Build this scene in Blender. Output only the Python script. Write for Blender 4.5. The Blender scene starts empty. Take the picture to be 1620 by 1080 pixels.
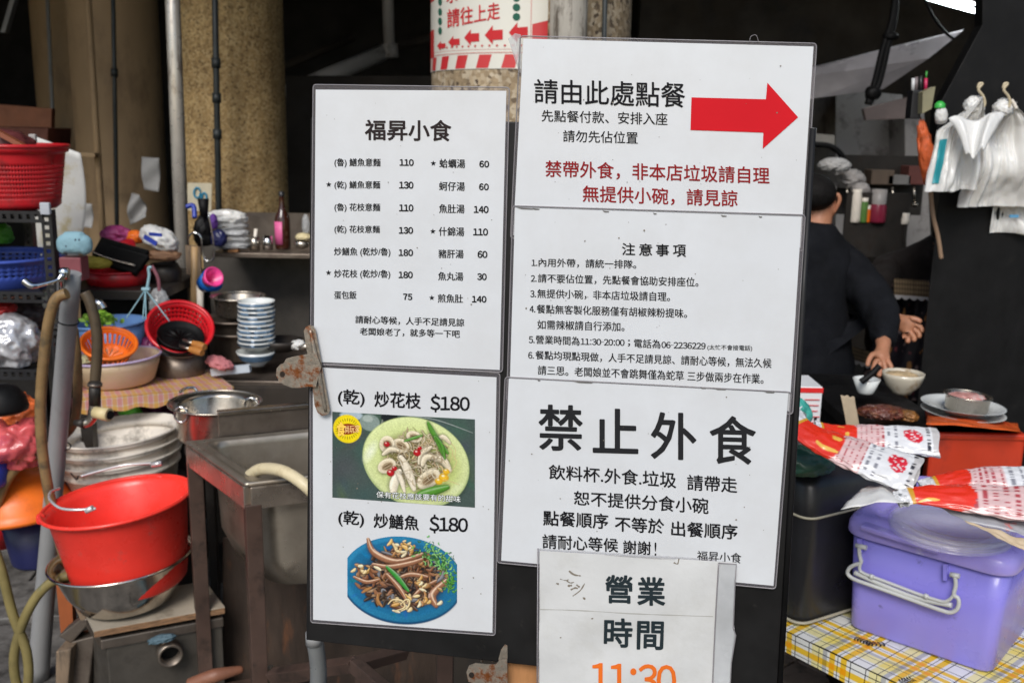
import bpy, bmesh, math, random
from mathutils import Vector, Matrix, noise

# ------------------------------------------------------------------ camera, world, sun, exposure
scene = bpy.context.scene
col = scene.collection
R = math.radians
FPX = 1575.0
CAM_LOC = Vector((0, 0, 1.4))
CAM_ROT = Matrix.Rotation(R(78), 3, 'X') @ Matrix.Rotation(R(1.0), 3, 'Z')
cam_data = bpy.data.cameras.new('camera')
cam = bpy.data.objects.new('camera', cam_data)
col.objects.link(cam)
cam.matrix_world = Matrix.Translation(CAM_LOC) @ CAM_ROT.to_4x4()
cam_data.sensor_width = 36
cam_data.lens = 35
cam_data.clip_start = 0.02
cam_data.clip_end = 400
cam_data.dof.use_dof = True
cam_data.dof.focus_distance = 1.1
cam_data.dof.aperture_fstop = 9.5
scene.camera = cam

SUN_EL, SUN_AZ = 42.0, 12.0        # sun stands behind the camera, a little to the left
world = bpy.data.worlds.new('World')
scene.world = world
world.use_nodes = True
wn = world.node_tree.nodes
sky = wn.new('ShaderNodeTexSky')
sky.sky_type = 'NISHITA'
sky.sun_disc = False
sky.sun_elevation = R(SUN_EL)
sky.sun_rotation = R(180 + SUN_AZ)
sky.air_density = 1.2
sky.dust_density = 1.6
sky.ozone_density = 1.0
world.node_tree.links.new(sky.outputs[0], wn['Background'].inputs[0])
wn['Background'].inputs[1].default_value = 0.115
sun_data = bpy.data.lights.new('sun', 'SUN')
sun_data.energy = 2.1
sun_data.angle = R(24)
sun_data.color = (1.0, 0.98, 0.95)
sun = bpy.data.objects.new('sun', sun_data)
col.objects.link(sun)
_sd = Vector((-math.sin(R(SUN_AZ)) * math.cos(R(SUN_EL)), -math.cos(R(SUN_AZ)) * math.cos(R(SUN_EL)), math.sin(R(SUN_EL))))
sun.rotation_euler = _sd.to_track_quat('Z', 'Y').to_euler()
scene.view_settings.view_transform = 'Standard'
scene.view_settings.look = 'None'
scene.view_settings.gamma = 1
scene.view_settings.use_curve_mapping = False
scene.view_settings.exposure = 0.28
scene.render.engine = 'CYCLES'
scene.cycles.use_denoising = True
scene.cycles.max_bounces = 7
scene.cycles.transparent_max_bounces = 12
scene.cycles.sample_clamp_indirect = 4.0
scene.cycles.caustics_reflective = False
scene.cycles.caustics_refractive = False

random.seed(7)
# ------------------------------------------------------------------ measuring helpers
def ray(px, py):
    return CAM_ROT @ Vector(((px - 810) / FPX, (540 - py) / FPX, -1))
def P(px, py, Y):
    d = ray(px, py)
    return CAM_LOC + d * (Y / d.y)
def G(px, py, z):
    d = ray(px, py)
    return CAM_LOC + d * ((z - 1.4) / d.z)
def mpp(px, py, Y):
    return Y / ray(px, py).y / FPX

# the sign board's plane: yawed, its right side nearer to the camera
YAW = R(8.0)
BO = P(900, 540, 1.08)
BU = Vector((math.cos(YAW), -math.sin(YAW), 0))
BV = Vector((0, 0, 1))
BN = BU.cross(BV).normalized()
if BN.y > 0: BN = -BN
def BP(px, py, off=0.0):
    d = ray(px, py)
    o = BO + BN * off
    return CAM_LOC + d * ((o - CAM_LOC).dot(BN) / d.dot(BN))
class Col:
    def __init__(s, c, r): s.c, s.r = c, r
    def at(s, px, py, off=0.0):
        d = ray(px, py); r = s.r + off
        o = CAM_LOC - s.c
        a = d.x * d.x + d.y * d.y; b = 2 * (o.x * d.x + o.y * d.y); c = o.x * o.x + o.y * o.y - r * r
        q = max(b * b - 4 * a * c, 0)
        return CAM_LOC + d * ((-b - math.sqrt(q)) / (2 * a))

# ------------------------------------------------------------------ tagging
ORIG = {}
def tag(o, label=None, cat=None, group=None, kind=None):
    if label: o['label'] = label
    if cat: o['category'] = cat
    if group: o['group'] = group
    if kind: o['kind'] = kind
    return o
def thing(name, label, cat, loc, group=None):
    o = bpy.data.objects.new(name, None)
    o.empty_display_size = 0.05
    col.objects.link(o)
    o.location = Vector(loc)
    ORIG[o.name] = Vector(loc)
    return tag(o, label, cat, group)

# ------------------------------------------------------------------ materials
MATS = {}
def N(nt, t, **kw):
    n = nt.nodes.new(t)
    for k, v in kw.items(): setattr(n, k, v)
    return n
def mixc(nt, fac, a, b, mode='MIX'):
    m = N(nt, 'ShaderNodeMix', data_type='RGBA', blend_type=mode)
    L = nt.links
    for sock, v in ((m.inputs[0], fac), (m.inputs[6], a), (m.inputs[7], b)):
        if hasattr(v, 'is_linked'): L.new(v, sock)
        elif isinstance(v, (int, float)): sock.default_value = v
        else: sock.default_value = (*v[:3], 1)
    return m.outputs[2]
def ramp(nt, fac, stops, interp='LINEAR'):
    r = N(nt, 'ShaderNodeValToRGB')
    r.color_ramp.interpolation = interp
    while len(r.color_ramp.elements) < len(stops): r.color_ramp.elements.new(0.5)
    for e, (p, c) in zip(r.color_ramp.elements, stops):
        e.position = p
        e.color = (*c, 1) if not isinstance(c, (int, float)) else (c, c, c, 1)
    nt.links.new(fac, r.inputs[0])
    return r.outputs[0]
def noisef(nt, scale, detail=4, rough=0.6, coord=None, stretch=None):
    if coord is None:
        coord = N(nt, 'ShaderNodeTexCoord').outputs['Object']
    if stretch:
        mp = N(nt, 'ShaderNodeMapping'); mp.inputs['Scale'].default_value = stretch
        nt.links.new(coord, mp.inputs[0]); coord = mp.outputs[0]
    n = N(nt, 'ShaderNodeTexNoise')
    n.inputs['Scale'].default_value = scale
    n.inputs['Detail'].default_value = detail
    n.inputs['Roughness'].default_value = rough
    nt.links.new(coord, n.inputs['Vector'])
    return n.outputs[0]
def mat(name, c=(0.5, 0.5, 0.5), rough=0.5, metal=0.0, var=0.18, vscale=9, dirt=None, dscale=14, dlo=0.52, dhi=0.68,
        bump=0.0, bscale=60, alpha=1.0, trans=0.0, coat=0.0, emit=None, attr=None, stretch=None, sss=0.0, spec=0.5, rvar=0.12):
    if name in MATS: return MATS[name]
    m = bpy.data.materials.new(name); m.use_nodes = True
    nt = m.node_tree; b = nt.nodes['Principled BSDF']; L = nt.links
    if attr:
        base = N(nt, 'ShaderNodeAttribute', attribute_name=attr).outputs['Color']
        n1 = noisef(nt, vscale, stretch=stretch)
        base = mixc(nt, 1.0, base, ramp(nt, n1, [(0.3, 1 - var), (0.7, 1.0)]), 'MULTIPLY')
    else:
        n1 = noisef(nt, vscale, stretch=stretch)
        lo = tuple(max(x * (1 - var), 0) for x in c); hi = tuple(min(x * (1 + var), 1) for x in c)
        base = ramp(nt, n1, [(0.3, lo), (0.7, hi)])
    if dirt:
        n2 = noisef(nt, dscale, 8, 0.7, stretch=stretch)
        base = mixc(nt, ramp(nt, n2, [(dlo, 0.0), (dhi, 1.0)]), base, dirt)
    L.new(base, b.inputs['Base Color'])
    b.inputs['Metallic'].default_value = metal
    if rvar:
        n3 = noisef(nt, vscale * 2.3, 5)
        rr = N(nt, 'ShaderNodeMapRange'); rr.inputs['To Min'].default_value = max(rough - rvar, 0.02); rr.inputs['To Max'].default_value = min(rough + rvar, 1)
        rr.inputs['From Min'].default_value = 0.3; rr.inputs['From Max'].default_value = 0.7
        L.new(n3, rr.inputs[0]); L.new(rr.outputs[0], b.inputs['Roughness'])
    else: b.inputs['Roughness'].default_value = rough
    b.inputs['Alpha'].default_value = alpha
    b.inputs['Transmission Weight'].default_value = trans
    b.inputs['Coat Weight'].default_value = coat
    b.inputs['Coat Roughness'].default_value = 0.15
    b.inputs['Specular IOR Level'].default_value = spec
    if sss:
        b.inputs['Subsurface Weight'].default_value = sss
        b.inputs['Subsurface Radius'].default_value = (0.02, 0.015, 0.01)
        b.inputs['Subsurface Scale'].default_value = 0.5
    if emit:
        b.inputs['Emission Color'].default_value = (*emit[0], 1); b.inputs['Emission Strength'].default_value = emit[1]
    if bump:
        n4 = noisef(nt, bscale, 5, 0.6, stretch=stretch)
        bp = N(nt, 'ShaderNodeBump'); bp.inputs['Strength'].default_value = min(bump, 1); bp.inputs['Distance'].default_value = 0.004
        L.new(n4, bp.inputs['Height']); L.new(bp.outputs[0], b.inputs['Normal'])
    MATS[name] = m
    return m
def granite(name, base, dark, light, scale=95, glow=0.0):
    m = bpy.data.materials.new(name); m.use_nodes = True; nt = m.node_tree; b = nt.nodes['Principled BSDF']
    tc = N(nt, 'ShaderNodeTexCoord').outputs['Object']
    v = N(nt, 'ShaderNodeTexVoronoi'); v.inputs['Scale'].default_value = scale; nt.links.new(tc, v.inputs[0])
    sep = N(nt, 'ShaderNodeSeparateColor'); nt.links.new(v.outputs['Color'], sep.inputs[0])
    c = ramp(nt, sep.outputs[0], [(0.0, dark), (0.18, tuple(x * .75 for x in base)), (0.55, base), (0.85, light)])
    big = noisef(nt, 2.6, 5, 0.65)
    c = mixc(nt, 1.0, c, ramp(nt, big, [(0.3, (0.45, 0.42, 0.38)), (0.62, (1, 1, 1))]), 'MULTIPLY')
    sp = noisef(nt, 45, 4, 0.6)
    c = mixc(nt, ramp(nt, sp, [(0.60, 0.0), (0.68, 0.8)]), c, dark)
    st = noisef(nt, 5, 5, 0.6, stretch=(6, 6, 0.5))
    c = mixc(nt, ramp(nt, st, [(0.50, 0.0), (0.8, 0.5)]), c, tuple(x * .5 for x in dark))
    nt.links.new(c, b.inputs['Base Color'])
    b.inputs['Roughness'].default_value = 0.8
    bp = N(nt, 'ShaderNodeBump'); bp.inputs['Strength'].default_value = 0.5; bp.inputs['Distance'].default_value = 0.003
    nt.links.new(sep.outputs[1], bp.inputs['Height']); nt.links.new(bp.outputs[0], b.inputs['Normal'])
    MATS[name] = m
    return m
def plaid(name, ustops, vstops, white, rough=0.35, dirt=(0.25, 0.22, 0.15)):
    m = bpy.data.materials.new(name); m.use_nodes = True; nt = m.node_tree; b = nt.nodes['Principled BSDF']
    a = N(nt, 'ShaderNodeAttribute', attribute_name='uvc')
    s = N(nt, 'ShaderNodeSeparateXYZ'); nt.links.new(a.outputs['Vector'], s.inputs[0])
    outs = []
    for i, st in ((0, ustops), (1, vstops)):
        f = N(nt, 'ShaderNodeMath', operation='FRACT'); nt.links.new(s.outputs[i], f.inputs[0])
        outs.append(ramp(nt, f.outputs[0], st, 'CONSTANT'))
    c = mixc(nt, 1.0, outs[0], outs[1], 'MULTIPLY')
    c = mixc(nt, 1.0, c, white, 'MULTIPLY')
    n2 = noisef(nt, 11, 8, 0.7)
    c = mixc(nt, ramp(nt, n2, [(0.56, 0.0), (0.75, 0.55)]), c, dirt)
    nt.links.new(c, b.inputs['Base Color']); b.inputs['Roughness'].default_value = rough
    n4 = noisef(nt, 14, 4)
    bp = N(nt, 'ShaderNodeBump'); bp.inputs['Strength'].default_value = 0.3; bp.inputs['Distance'].default_value = 0.006
    nt.links.new(n4, bp.inputs['Height']); nt.links.new(bp.outputs[0], b.inputs['Normal'])
    MATS[name] = m
    return m

# ------------------------------------------------------------------ mesh builder
class MB:
    def __init__(s):
        s.v, s.f, s.mi, s.sm, s.c = [], [], [], [], []
        s.cc = (1, 1, 1)
    def add(s, verts, faces, mi=0, smooth=False, cols=None):
        n = len(s.v)
        s.v += [Vector(v) for v in verts]
        s.c += cols if cols else [s.cc] * len(verts)
        s.f += [tuple(i + n for i in f) for f in faces]
        s.mi += [mi] * len(faces); s.sm += [smooth] * len(faces)
        return s
    def box(s, c, size, M=None, mi=0):
        hx, hy, hz = size[0] / 2, size[1] / 2, size[2] / 2
        vs = [Vector((x, y, z)) for z in (-hz, hz) for y in (-hy, hy) for x in (-hx, hx)]
        if M is not None: vs = [M @ v for v in vs]
        c = Vector(c)
        return s.add([v + c for v in vs], [(0, 2, 3, 1), (4, 5, 7, 6), (0, 1, 5, 4), (2, 6, 7, 3), (0, 4, 6, 2), (1, 3, 7, 5)], mi)
    def bar(s, a, b, w, d=None, mi=0, up=None):
        a, b = Vector(a), Vector(b); d = d or w
        z = (b - a).normalized()
        up = Vector(up) if up is not None else (Vector((0, 1, 0)) if abs(z.y) < 0.9 else Vector((0, 0, 1)))
        x = up.cross(z).normalized(); y = z.cross(x)
        vs = [p + x * (i * w / 2) + y * (j * d / 2) for p in (a, b) for i, j in ((-1, -1), (1, -1), (1, 1), (-1, 1))]
        return s.add(vs, [(3, 2, 1, 0), (4, 5, 6, 7), (0, 1, 5, 4), (1, 2, 6, 5), (2, 3, 7, 6), (3, 0, 4, 7)], mi)
    def prism(s, pts, vec, mi=0):
        vec = Vector(vec); n = len(pts); pts = [Vector(p) for p in pts]
        fs = [tuple(range(n - 1, -1, -1)), tuple(range(n, 2 * n))] + [(i, (i + 1) % n, n + (i + 1) % n, n + i) for i in range(n)]
        return s.add(pts + [p + vec for p in pts], fs, mi)
    def tube(s, pts, r, seg=12, mi=0, smooth_path=True, caps=True, closed=False):
        pts = [Vector(p) for p in pts]
        if smooth_path and len(pts) > 2: pts = spline(pts, closed=closed)
        n = len(pts)
        rs = r if isinstance(r, (list, tuple)) else None
        def rad(i):
            if not rs: return r
            t = i / (n - 1) * (len(rs) - 1); k = min(int(t), len(rs) - 2)
            return rs[k] + (rs[k + 1] - rs[k]) * (t - k)
        tang = []
        for i in range(n):
            a = pts[(i - 1) % n] if (closed or i > 0) else pts[i]
            b = pts[(i + 1) % n] if (closed or i < n - 1) else pts[i]
            tang.append((b - a).normalized())
        up = Vector((0, 0, 1)) if abs(tang[0].z) < 0.9 else Vector((1, 0, 0))
        x = up.cross(tang[0]).normalized()
        vs = []
        for i in range(n):
            x = (x - tang[i] * x.dot(tang[i])).normalized(); y = tang[i].cross(x)
            for k in range(seg):
                a = 2 * math.pi * k / seg
                vs.append(pts[i] + (x * math.cos(a) + y * math.sin(a)) * rad(i))
        fs = []
        for i in range(n if closed else n - 1):
            j = (i + 1) % n
            for k in range(seg):
                fs.append((i * seg + k, i * seg + (k + 1) % seg, j * seg + (k + 1) % seg, j * seg + k))
        s.add(vs, fs, mi, True)
        if caps and not closed:
            m = len(s.v) - len(vs)
            s.f += [tuple(m + k for k in range(seg - 1, -1, -1)), tuple(m + (n - 1) * seg + k for k in range(seg))]
            s.mi += [mi, mi]; s.sm += [False, False]
        return s
    def lathe(s, prof, M=None, seg=40, mi=0, holes=None, cap0=False):
        vs = []
        for r, z in prof:
            for k in range(seg):
                a = 2 * math.pi * k / seg
                v = Vector((r * math.cos(a), r * math.sin(a), z))
                vs.append(M @ v if M is not None else v)
        fs = []
        for i in range(len(prof) - 1):
            for k in range(seg):
                if holes and holes(i, k): continue
                fs.append((i * seg + k, i * seg + (k + 1) % seg, (i + 1) * seg + (k + 1) % seg, (i + 1) * seg + k))
        return s.add(vs, fs, mi, True)
    def grid(s, fn, nu, nv, mi=0, smooth=True, cfn=None, wrap=False):
        vs, cs = [], []
        for j in range(nv + 1):
            for i in range(nu + 1):
                u, v = i / nu, j / nv
                vs.append(Vector(fn(u, v))); cs.append(cfn(u, v) if cfn else s.cc)
        fs = [(j * (nu + 1) + i, j * (nu + 1) + i + 1, (j + 1) * (nu + 1) + i + 1, (j + 1) * (nu + 1) + i) for j in range(nv) for i in range(nu)]
        return s.add(vs, fs, mi, smooth, cs)
    def build(s, name, mats, parent=None, origin=None, bevel=0, solid=0, sub=0, color=False, label=None, uvc=False):
        if parent is not None: o0 = ORIG[parent.name]
        else: o0 = Vector(origin) if origin is not None else Vector((0, 0, 0))
        me = bpy.data.meshes.new(name)
        me.from_pydata([v - o0 for v in s.v], [], s.f)
        if not isinstance(mats, (list, tuple)): mats = [mats]
        for m in mats: me.materials.append(m)
        me.polygons.foreach_set('material_index', s.mi)
        me.polygons.foreach_set('use_smooth', s.sm)
        if color or uvc:
            at = me.color_attributes.new('uvc' if uvc else 'pcol', 'FLOAT_COLOR', 'POINT')
            flat = []
            for c in s.c: flat += [c[0], c[1], c[2], 1.0]
            at.data.foreach_set('color', flat)
        me.update()
        o = bpy.data.objects.new(name, me)
        col.objects.link(o)
        if parent is not None:
            o.parent = parent
            ORIG[o.name] = o0
        else:
            o.location = o0
            ORIG[o.name] = o0
        if solid:
            md = o.modifiers.new('solid', 'SOLIDIFY'); md.thickness = solid; md.offset = 0
        if bevel:
            md = o.modifiers.new('bevel', 'BEVEL'); md.width = bevel; md.segments = 2; md.limit_method = 'ANGLE'; md.angle_limit = R(40)
        if sub:
            md = o.modifiers.new('sub', 'SUBSURF'); md.levels = sub; md.render_levels = sub
        if label: o['label'] = label
        return o

def spline(pts, n=8, closed=False):
    out = []; m = len(pts)
    rng = range(m) if closed else range(m - 1)
    for i in rng:
        if closed: p0, p1, p2, p3 = pts[(i - 1) % m], pts[i], pts[(i + 1) % m], pts[(i + 2) % m]
        else: p0, p1, p2, p3 = pts[max(i - 1, 0)], pts[i], pts[i + 1], pts[min(i + 2, m - 1)]
        for k in range(n):
            t = k / n
            out.append(0.5 * ((2 * p1) + (p2 - p0) * t + (2 * p0 - 5 * p1 + 4 * p2 - p3) * t * t + (3 * p1 - p0 - 3 * p2 + p3) * t ** 3))
    if not closed: out.append(pts[-1])
    return out

def struct(name, mb, m, **k):
    return tag(mb.build(name, m, **k), kind='structure')

# text -> triangles, each vertex laid on a surface given by fn(px, py)
TEXTS = {}
def text_mesh(s, bold=0.0):
    if s in TEXTS: return TEXTS[s]
    cu = bpy.data.curves.new('t', 'FONT'); cu.body = s; cu.size = 1; cu.offset = bold; cu.resolution_u = 3
    ob = bpy.data.objects.new('t', cu); col.objects.link(ob)
    me = bpy.data.meshes.new_from_object(ob.evaluated_get(bpy.context.evaluated_depsgraph_get()))
    vs = [v.co.copy() for v in me.vertices]; fs = [tuple(p.vertices) for p in me.polygons]
    bpy.data.objects.remove(ob); bpy.data.curves.remove(cu); bpy.data.meshes.remove(me)
    TEXTS[s] = (vs, fs)
    return vs, fs
def put_text(mb, s, x0, y0a, y0b, x1, y1a, y1b, fn, bold=0.0, c=(0.01, 0.01, 0.012), mi=0):
    """left end spans y0a..y0b, right end y1a..y1b (pixels of the photograph); bold = extra stroke width in px,
    made of shifted prints of the same glyphs"""
    vs, fs = text_mesh(s)
    ax, bx = min(v.x for v in vs), max(v.x for v in vs); ay, by = min(v.y for v in vs), max(v.y for v in vs)
    h = bold / 2
    x0, x1, y0a, y1a, y0b, y1b = x0 + h, x1 - h, y0a + h, y1a + h, y0b - h, y1b - h
    sh = [(0, 0)] if not bold else [(h * math.cos(k * math.pi / 4 + .4), h * math.sin(k * math.pi / 4 + .4)) for k in range(8 if bold > 1.2 else 4 if bold < .7 else 6)]
    mb.cc = c
    for n, (dx, dy) in enumerate(sh):
        out = []
        for v in vs:
            u = (v.x - ax) / (bx - ax); w = (v.y - ay) / (by - ay)
            t = y0a + (y1a - y0a) * u; b = y0b + (y1b - y0b) * u
            p = fn(x0 + (x1 - x0) * u + dx, b + (t - b) * w + dy)
            out.append(p + (CAM_LOC - p).normalized() * (n * .00002))
        mb.add(out, fs, mi)

def put_num(mb, s, x0, y0a, y0b, x1, y1a, y1b, fn, bold=0.0, c=(0.01, 0.01, 0.012)):
    """numerals, set one by one in the same face as the Chinese characters"""
    zv, _ = text_mesh('\uff10'); gh = max(v.y for v in zv) - min(v.y for v in zv); g0 = min(v.y for v in zv)
    wd = [{':': .55, '-': .65, '.': .5}.get(ch, 1.0) for ch in s]; cell = (x1 - x0) / sum(wd); x = x0
    for ch, w in zip(s, wd):
        vs, _ = text_mesh(chr(ord(ch) + 0xFEE0)); u = (x + cell * w / 2 - x0) / (x1 - x0)
        ya, yb = y0a + (y1a - y0a) * u, y0b + (y1b - y0b) * u; k = (yb - ya) / gh
        ax, bx = min(v.x for v in vs), max(v.x for v in vs); ay, by = min(v.y for v in vs), max(v.y for v in vs)
        hw = min((bx - ax) * k, cell * w * 1.06) / 2; xc = x + cell * w / 2
        put_text(mb, chr(ord(ch) + 0xFEE0), xc - hw, yb - (by - g0) * k, yb - (ay - g0) * k, xc + hw, yb - (by - g0) * k, yb - (ay - g0) * k, fn, bold, c)
        x += cell * w

def rrect(corners, r, n=5):
    """rounded quad through four 3d corners"""
    out = []
    for i in range(4):
        p, c, q = corners[i - 1], corners[i], corners[(i + 1) % 4]
        a = (p - c).normalized() * r; b = (q - c).normalized() * r
        for k in range(n + 1):
            t = k / n
            out.append(c + a * (1 - t) ** 2 + b * t ** 2)
    return out

def vessel(name, label, cat, cx, cy, Y, prof, m, tilt=0, fwd=0, thick=2, seg=48, group=None, holes=None, solid=None, parts=True, rimr=None, rimm=None, root=None):
    """round open vessel; prof = [(radius_px, height_px)] from the base centre outwards and up; returns (root, M, px)"""
    k = mpp(cx, cy, Y); o = P(cx, cy, Y)
    M = Matrix.Translation(o) @ Matrix.Rotation(R(-tilt), 4, 'Y') @ Matrix.Rotation(R(fwd), 4, 'X') @ Matrix.Scale(k, 4)
    mb = MB()
    if holes:
        mb.lathe(prof, M, seg, 0, holes)
    else:
        inner = [(max(r - thick, 0.0), h + (thick if i < 2 else 0)) for i, (r, h) in enumerate(prof)][::-1]
        mb.lathe([(0.01, prof[0][1])] + prof + inner + [(0.01, prof[0][1] + thick)], M, seg)
    mats = [m]
    if rimr:
        R0, h0 = prof[-1]
        ring = [M @ Vector((R0 * math.cos(2 * math.pi * i / seg), R0 * math.sin(2 * math.pi * i / seg), h0)) for i in range(seg)]
        if rimm: mats.append(rimm)
        mb.tube(ring, rimr * k, 8, 1 if rimm else 0, smooth_path=False, closed=True)
    if parts:
        root = root or thing(name, label, cat, o, group)
        ob = mb.build('bowl_body' if 'bowl' in name else 'body', mats, root, solid=(solid * k if solid else 0))
        return root, M, k
    ob = mb.build(name, mats, None, origin=o, solid=(solid * k if solid else 0))
    tag(ob, label, cat, group)
    return ob, M, k

def blob(name, label, cat, cx, cy, Y, rx, ry, rz, m, rough=0.25, freq=2.2, seed=0, group=None, sub=5, parent=None, ridge=True, yaw=0, roll=0, flat_top=None):
    """crumpled soft body: radii in pixels (x, depth, height); cx, cy = its centre"""
    k = mpp(cx, cy, Y); c = P(cx, cy, Y)
    bm = bmesh.new(); bmesh.ops.create_icosphere(bm, subdivisions=sub, radius=1)
    off = Vector((seed * 7.3, seed * 3.1, seed * 5.7))
    Rm = Matrix.Rotation(R(-roll), 3, 'Y')
    mb = MB()
    vs = []
    for v in bm.verts:
        p = v.co.copy()
        n = noise.fractal(p * freq + off, 1.0, 2.0, 5)
        if ridge: n = (1 - abs(noise.fractal(p * freq + off, 0.9, 2.1, 4)) * 2.2) * 0.55 + n * .45
        p = p * (1 + rough * n)
        if p.z < -0.75: p.z = -0.75 + (p.z + .75) * .2
        p = Rm @ Vector((p.x * rx * k, p.y * ry * k, p.z * rz * k))
        vs.append(c + p)
    mb.add(vs, [tuple(v.index for v in f.verts) for f in bm.faces], 0, True)
    bm.free()
    if parent is not None: return mb.build(name, m, parent)
    return tag(mb.build(name, m, None, origin=c - Vector((0, 0, rz * k))), label, cat, group)

def hose(name, label, pts, r, m, Y, cat='hose', group=None, parent=None):
    ps = []
    for p in pts:
        y = p[2] if len(p) > 2 else Y
        ps.append(P(p[0], p[1], y))
    mb = MB().tube(ps, r, 14)
    if parent is not None: return mb.build(name, m, parent)
    return tag(mb.build(name, m, None, origin=min(ps, key=lambda v: v.z)), label, cat, group)

def boxthing(name, label, cat, a, b, m, group=None, bevel=0.003, kind=None):
    a, b = Vector(a), Vector(b); c = (a + b) / 2
    mb = MB().box(c, [abs(x) for x in (b - a)])
    return tag(mb.build(name, m, None, origin=(c.x, c.y, min(a.z, b.z)), bevel=bevel), label, cat, group, kind)

# ------------------------------------------------------------------ shared materials
BLACK = (0.008, 0.008, 0.009)
m_paper = mat('paper', (0.665, 0.68, 0.70), 0.38, var=0.035, vscale=5, coat=0.5, bump=0.22, bscale=7, dirt=(.58, .58, .58), dscale=4, dlo=.45, dhi=.8, rvar=0.05)
m_paper_old = mat('old_paper', (0.62, 0.62, 0.61), 0.35, var=0.06, vscale=10, dirt=(0.5, 0.49, 0.45), dscale=7, dlo=0.5, dhi=0.8, coat=0.25, bump=0.5, bscale=11, rvar=0.05)
m_print = mat('print', attr='pcol', rough=0.6, var=0.05, vscale=20, coat=0.0, spec=0.1, rvar=0.04)
m_paint = mat('vertex_paint', attr='pcol', rough=0.45, var=0.25, vscale=14, rvar=0.1)
m_board = mat('board_black', (0.009, 0.0085, 0.0085), 0.55, var=0.4, dirt=(0.03, 0.027, 0.024), dscale=50, dlo=0.62, dhi=0.75, spec=.3)
m_steel = mat('steel', (0.52, 0.47, 0.40), 0.28, 0.95, var=0.3, vscale=5, dirt=(0.16, 0.14, 0.11), dscale=9, dlo=0.5, dhi=0.8, rvar=0.15)
m_steel_old = mat('steel_old', (0.20, 0.165, 0.135), 0.42, 0.75, var=0.35, vscale=6, dirt=(0.07, 0.05, 0.04), dscale=12, dlo=0.45, dhi=0.75, bump=0.1)
m_steel_dark = mat('steel_dark', (0.035, 0.030, 0.026), 0.5, 0.4, var=0.4, vscale=6, dirt=(0.03, 0.02, 0.015), dscale=12, bump=0.15)
m_chrome = mat('chrome', (0.7, 0.7, 0.7), 0.12, 1.0, var=0.1, rvar=0.06)
m_rust_clip = mat('rusty_nickel', (0.36, 0.31, 0.25), 0.40, 0.55, var=0.3, vscale=70, dirt=(0.24, 0.075, 0.02), dscale=70, dlo=0.48, dhi=0.60, bump=0.25, bscale=160)
m_red = mat('red_plastic', (0.90, 0.045, 0.03), 0.32, var=0.10, dirt=(0.55, 0.10, 0.08), dscale=26, dlo=0.60, dhi=0.74, sss=0.1, bump=.06, bscale=18)
m_darkred = mat('dark_red_plastic', (0.50, 0.012, 0.018), 0.35, var=0.15, dirt=(0.2, 0.02, 0.02))
m_white_pl = mat('white_plastic', (0.82, 0.75, 0.65), 0.45, var=0.1, dirt=(0.20, 0.17, 0.13), dscale=13, dlo=0.52, dhi=0.70)
m_grey_pvc = mat('grey_pvc', (0.27, 0.27, 0.27), 0.5, var=0.15, vscale=5, dirt=(0.13, 0.12, 0.11), dscale=18, dlo=0.54, dhi=0.75, stretch=(1, 1, .4))
m_blue = mat('blue_plastic', (0.025, 0.05, 0.34), 0.35, var=0.2)
m_navy = mat('navy_plastic', (0.014, 0.017, 0.08), 0.4, var=0.25)
m_lblue = mat('light_blue_plastic', (0.20, 0.38, 0.75), 0.38, var=0.12)
m_orange = mat('orange_plastic', (0.85, 0.17, 0.015), 0.36, var=0.12, dirt=(0.4, 0.08, 0.02), dscale=8, dlo=0.55, dhi=0.85)
m_black = mat('black_plastic', (0.0045, 0.0043, 0.0045), 0.55, var=0.4, vscale=10, dirt=(0.010, 0.009, 0.008), dscale=20, dlo=.58, dhi=.8, spec=.2)
m_blackmetal = mat('black_metal', (0.012, 0.012, 0.014), 0.4, var=0.3)
m_hose = mat('brown_hose', (0.21, 0.13, 0.055), 0.42, var=0.3, vscale=14, dirt=(0.08, 0.06, 0.035), dscale=30, dlo=0.5, dhi=0.7)
m_wood = mat('worn_wood', (0.20, 0.14, 0.09), 0.7, var=0.35, vscale=5, dirt=(0.05, 0.04, 0.03), dscale=12, bump=0.4, bscale=30, stretch=(6, 6, 1))
m_woodlight = mat('orange_wood', (0.42, 0.20, 0.08), 0.55, var=0.3, vscale=6, bump=0.2, stretch=(8, 8, 1))
m_ply = mat('plywood_top', (0.42, 0.36, 0.28), 0.6, var=0.25, vscale=6, dirt=(0.13, 0.10, 0.07), dscale=9, dlo=0.5, dhi=0.7, bump=0.3)
m_plyedge = mat('plywood_edge', (0.22, 0.12, 0.06), 0.75, var=0.5, vscale=40, stretch=(1, 1, 8))
m_brownsteel = mat('brown_painted_steel', (0.085, 0.052, 0.04), 0.45, 0.25, var=0.25, dirt=(0.035, 0.025, 0.02), dscale=16)
m_porcelain = mat('porcelain', (0.66, 0.68, 0.66), 0.18, var=0.06, coat=0.4)
m_bluechina = mat('blue_glazed_china', (0.10, 0.17, 0.26), 0.2, var=0.3, vscale=60, coat=0.4)
m_clear = mat('clear_film', (0.30, 0.28, 0.30), 0.2, var=0.1, alpha=0.16, rvar=0.08)
m_clearbag = mat('clear_bag', (0.62, 0.63, 0.64), 0.22, var=0.3, alpha=0.42, bump=0.5, bscale=16)
m_whitebag = mat('white_bag', (0.76, 0.75, 0.72), 0.32, var=0.06, sss=0.1, bump=0.25, bscale=30, alpha=0.86)
m_pinkbag = mat('pink_bag', (0.72, 0.09, 0.10), 0.3, var=0.25, alpha=0.85, bump=0.6, bscale=25)
m_pinkfilm = mat('pink_film', (0.80, 0.12, 0.13), 0.18, var=0.35, vscale=20, alpha=0.72, bump=0.5, bscale=14)
m_orangebag = mat('orange_bag', (0.75, 0.16, 0.04), 0.32, var=0.25, alpha=0.9, bump=0.6, bscale=25)
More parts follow.
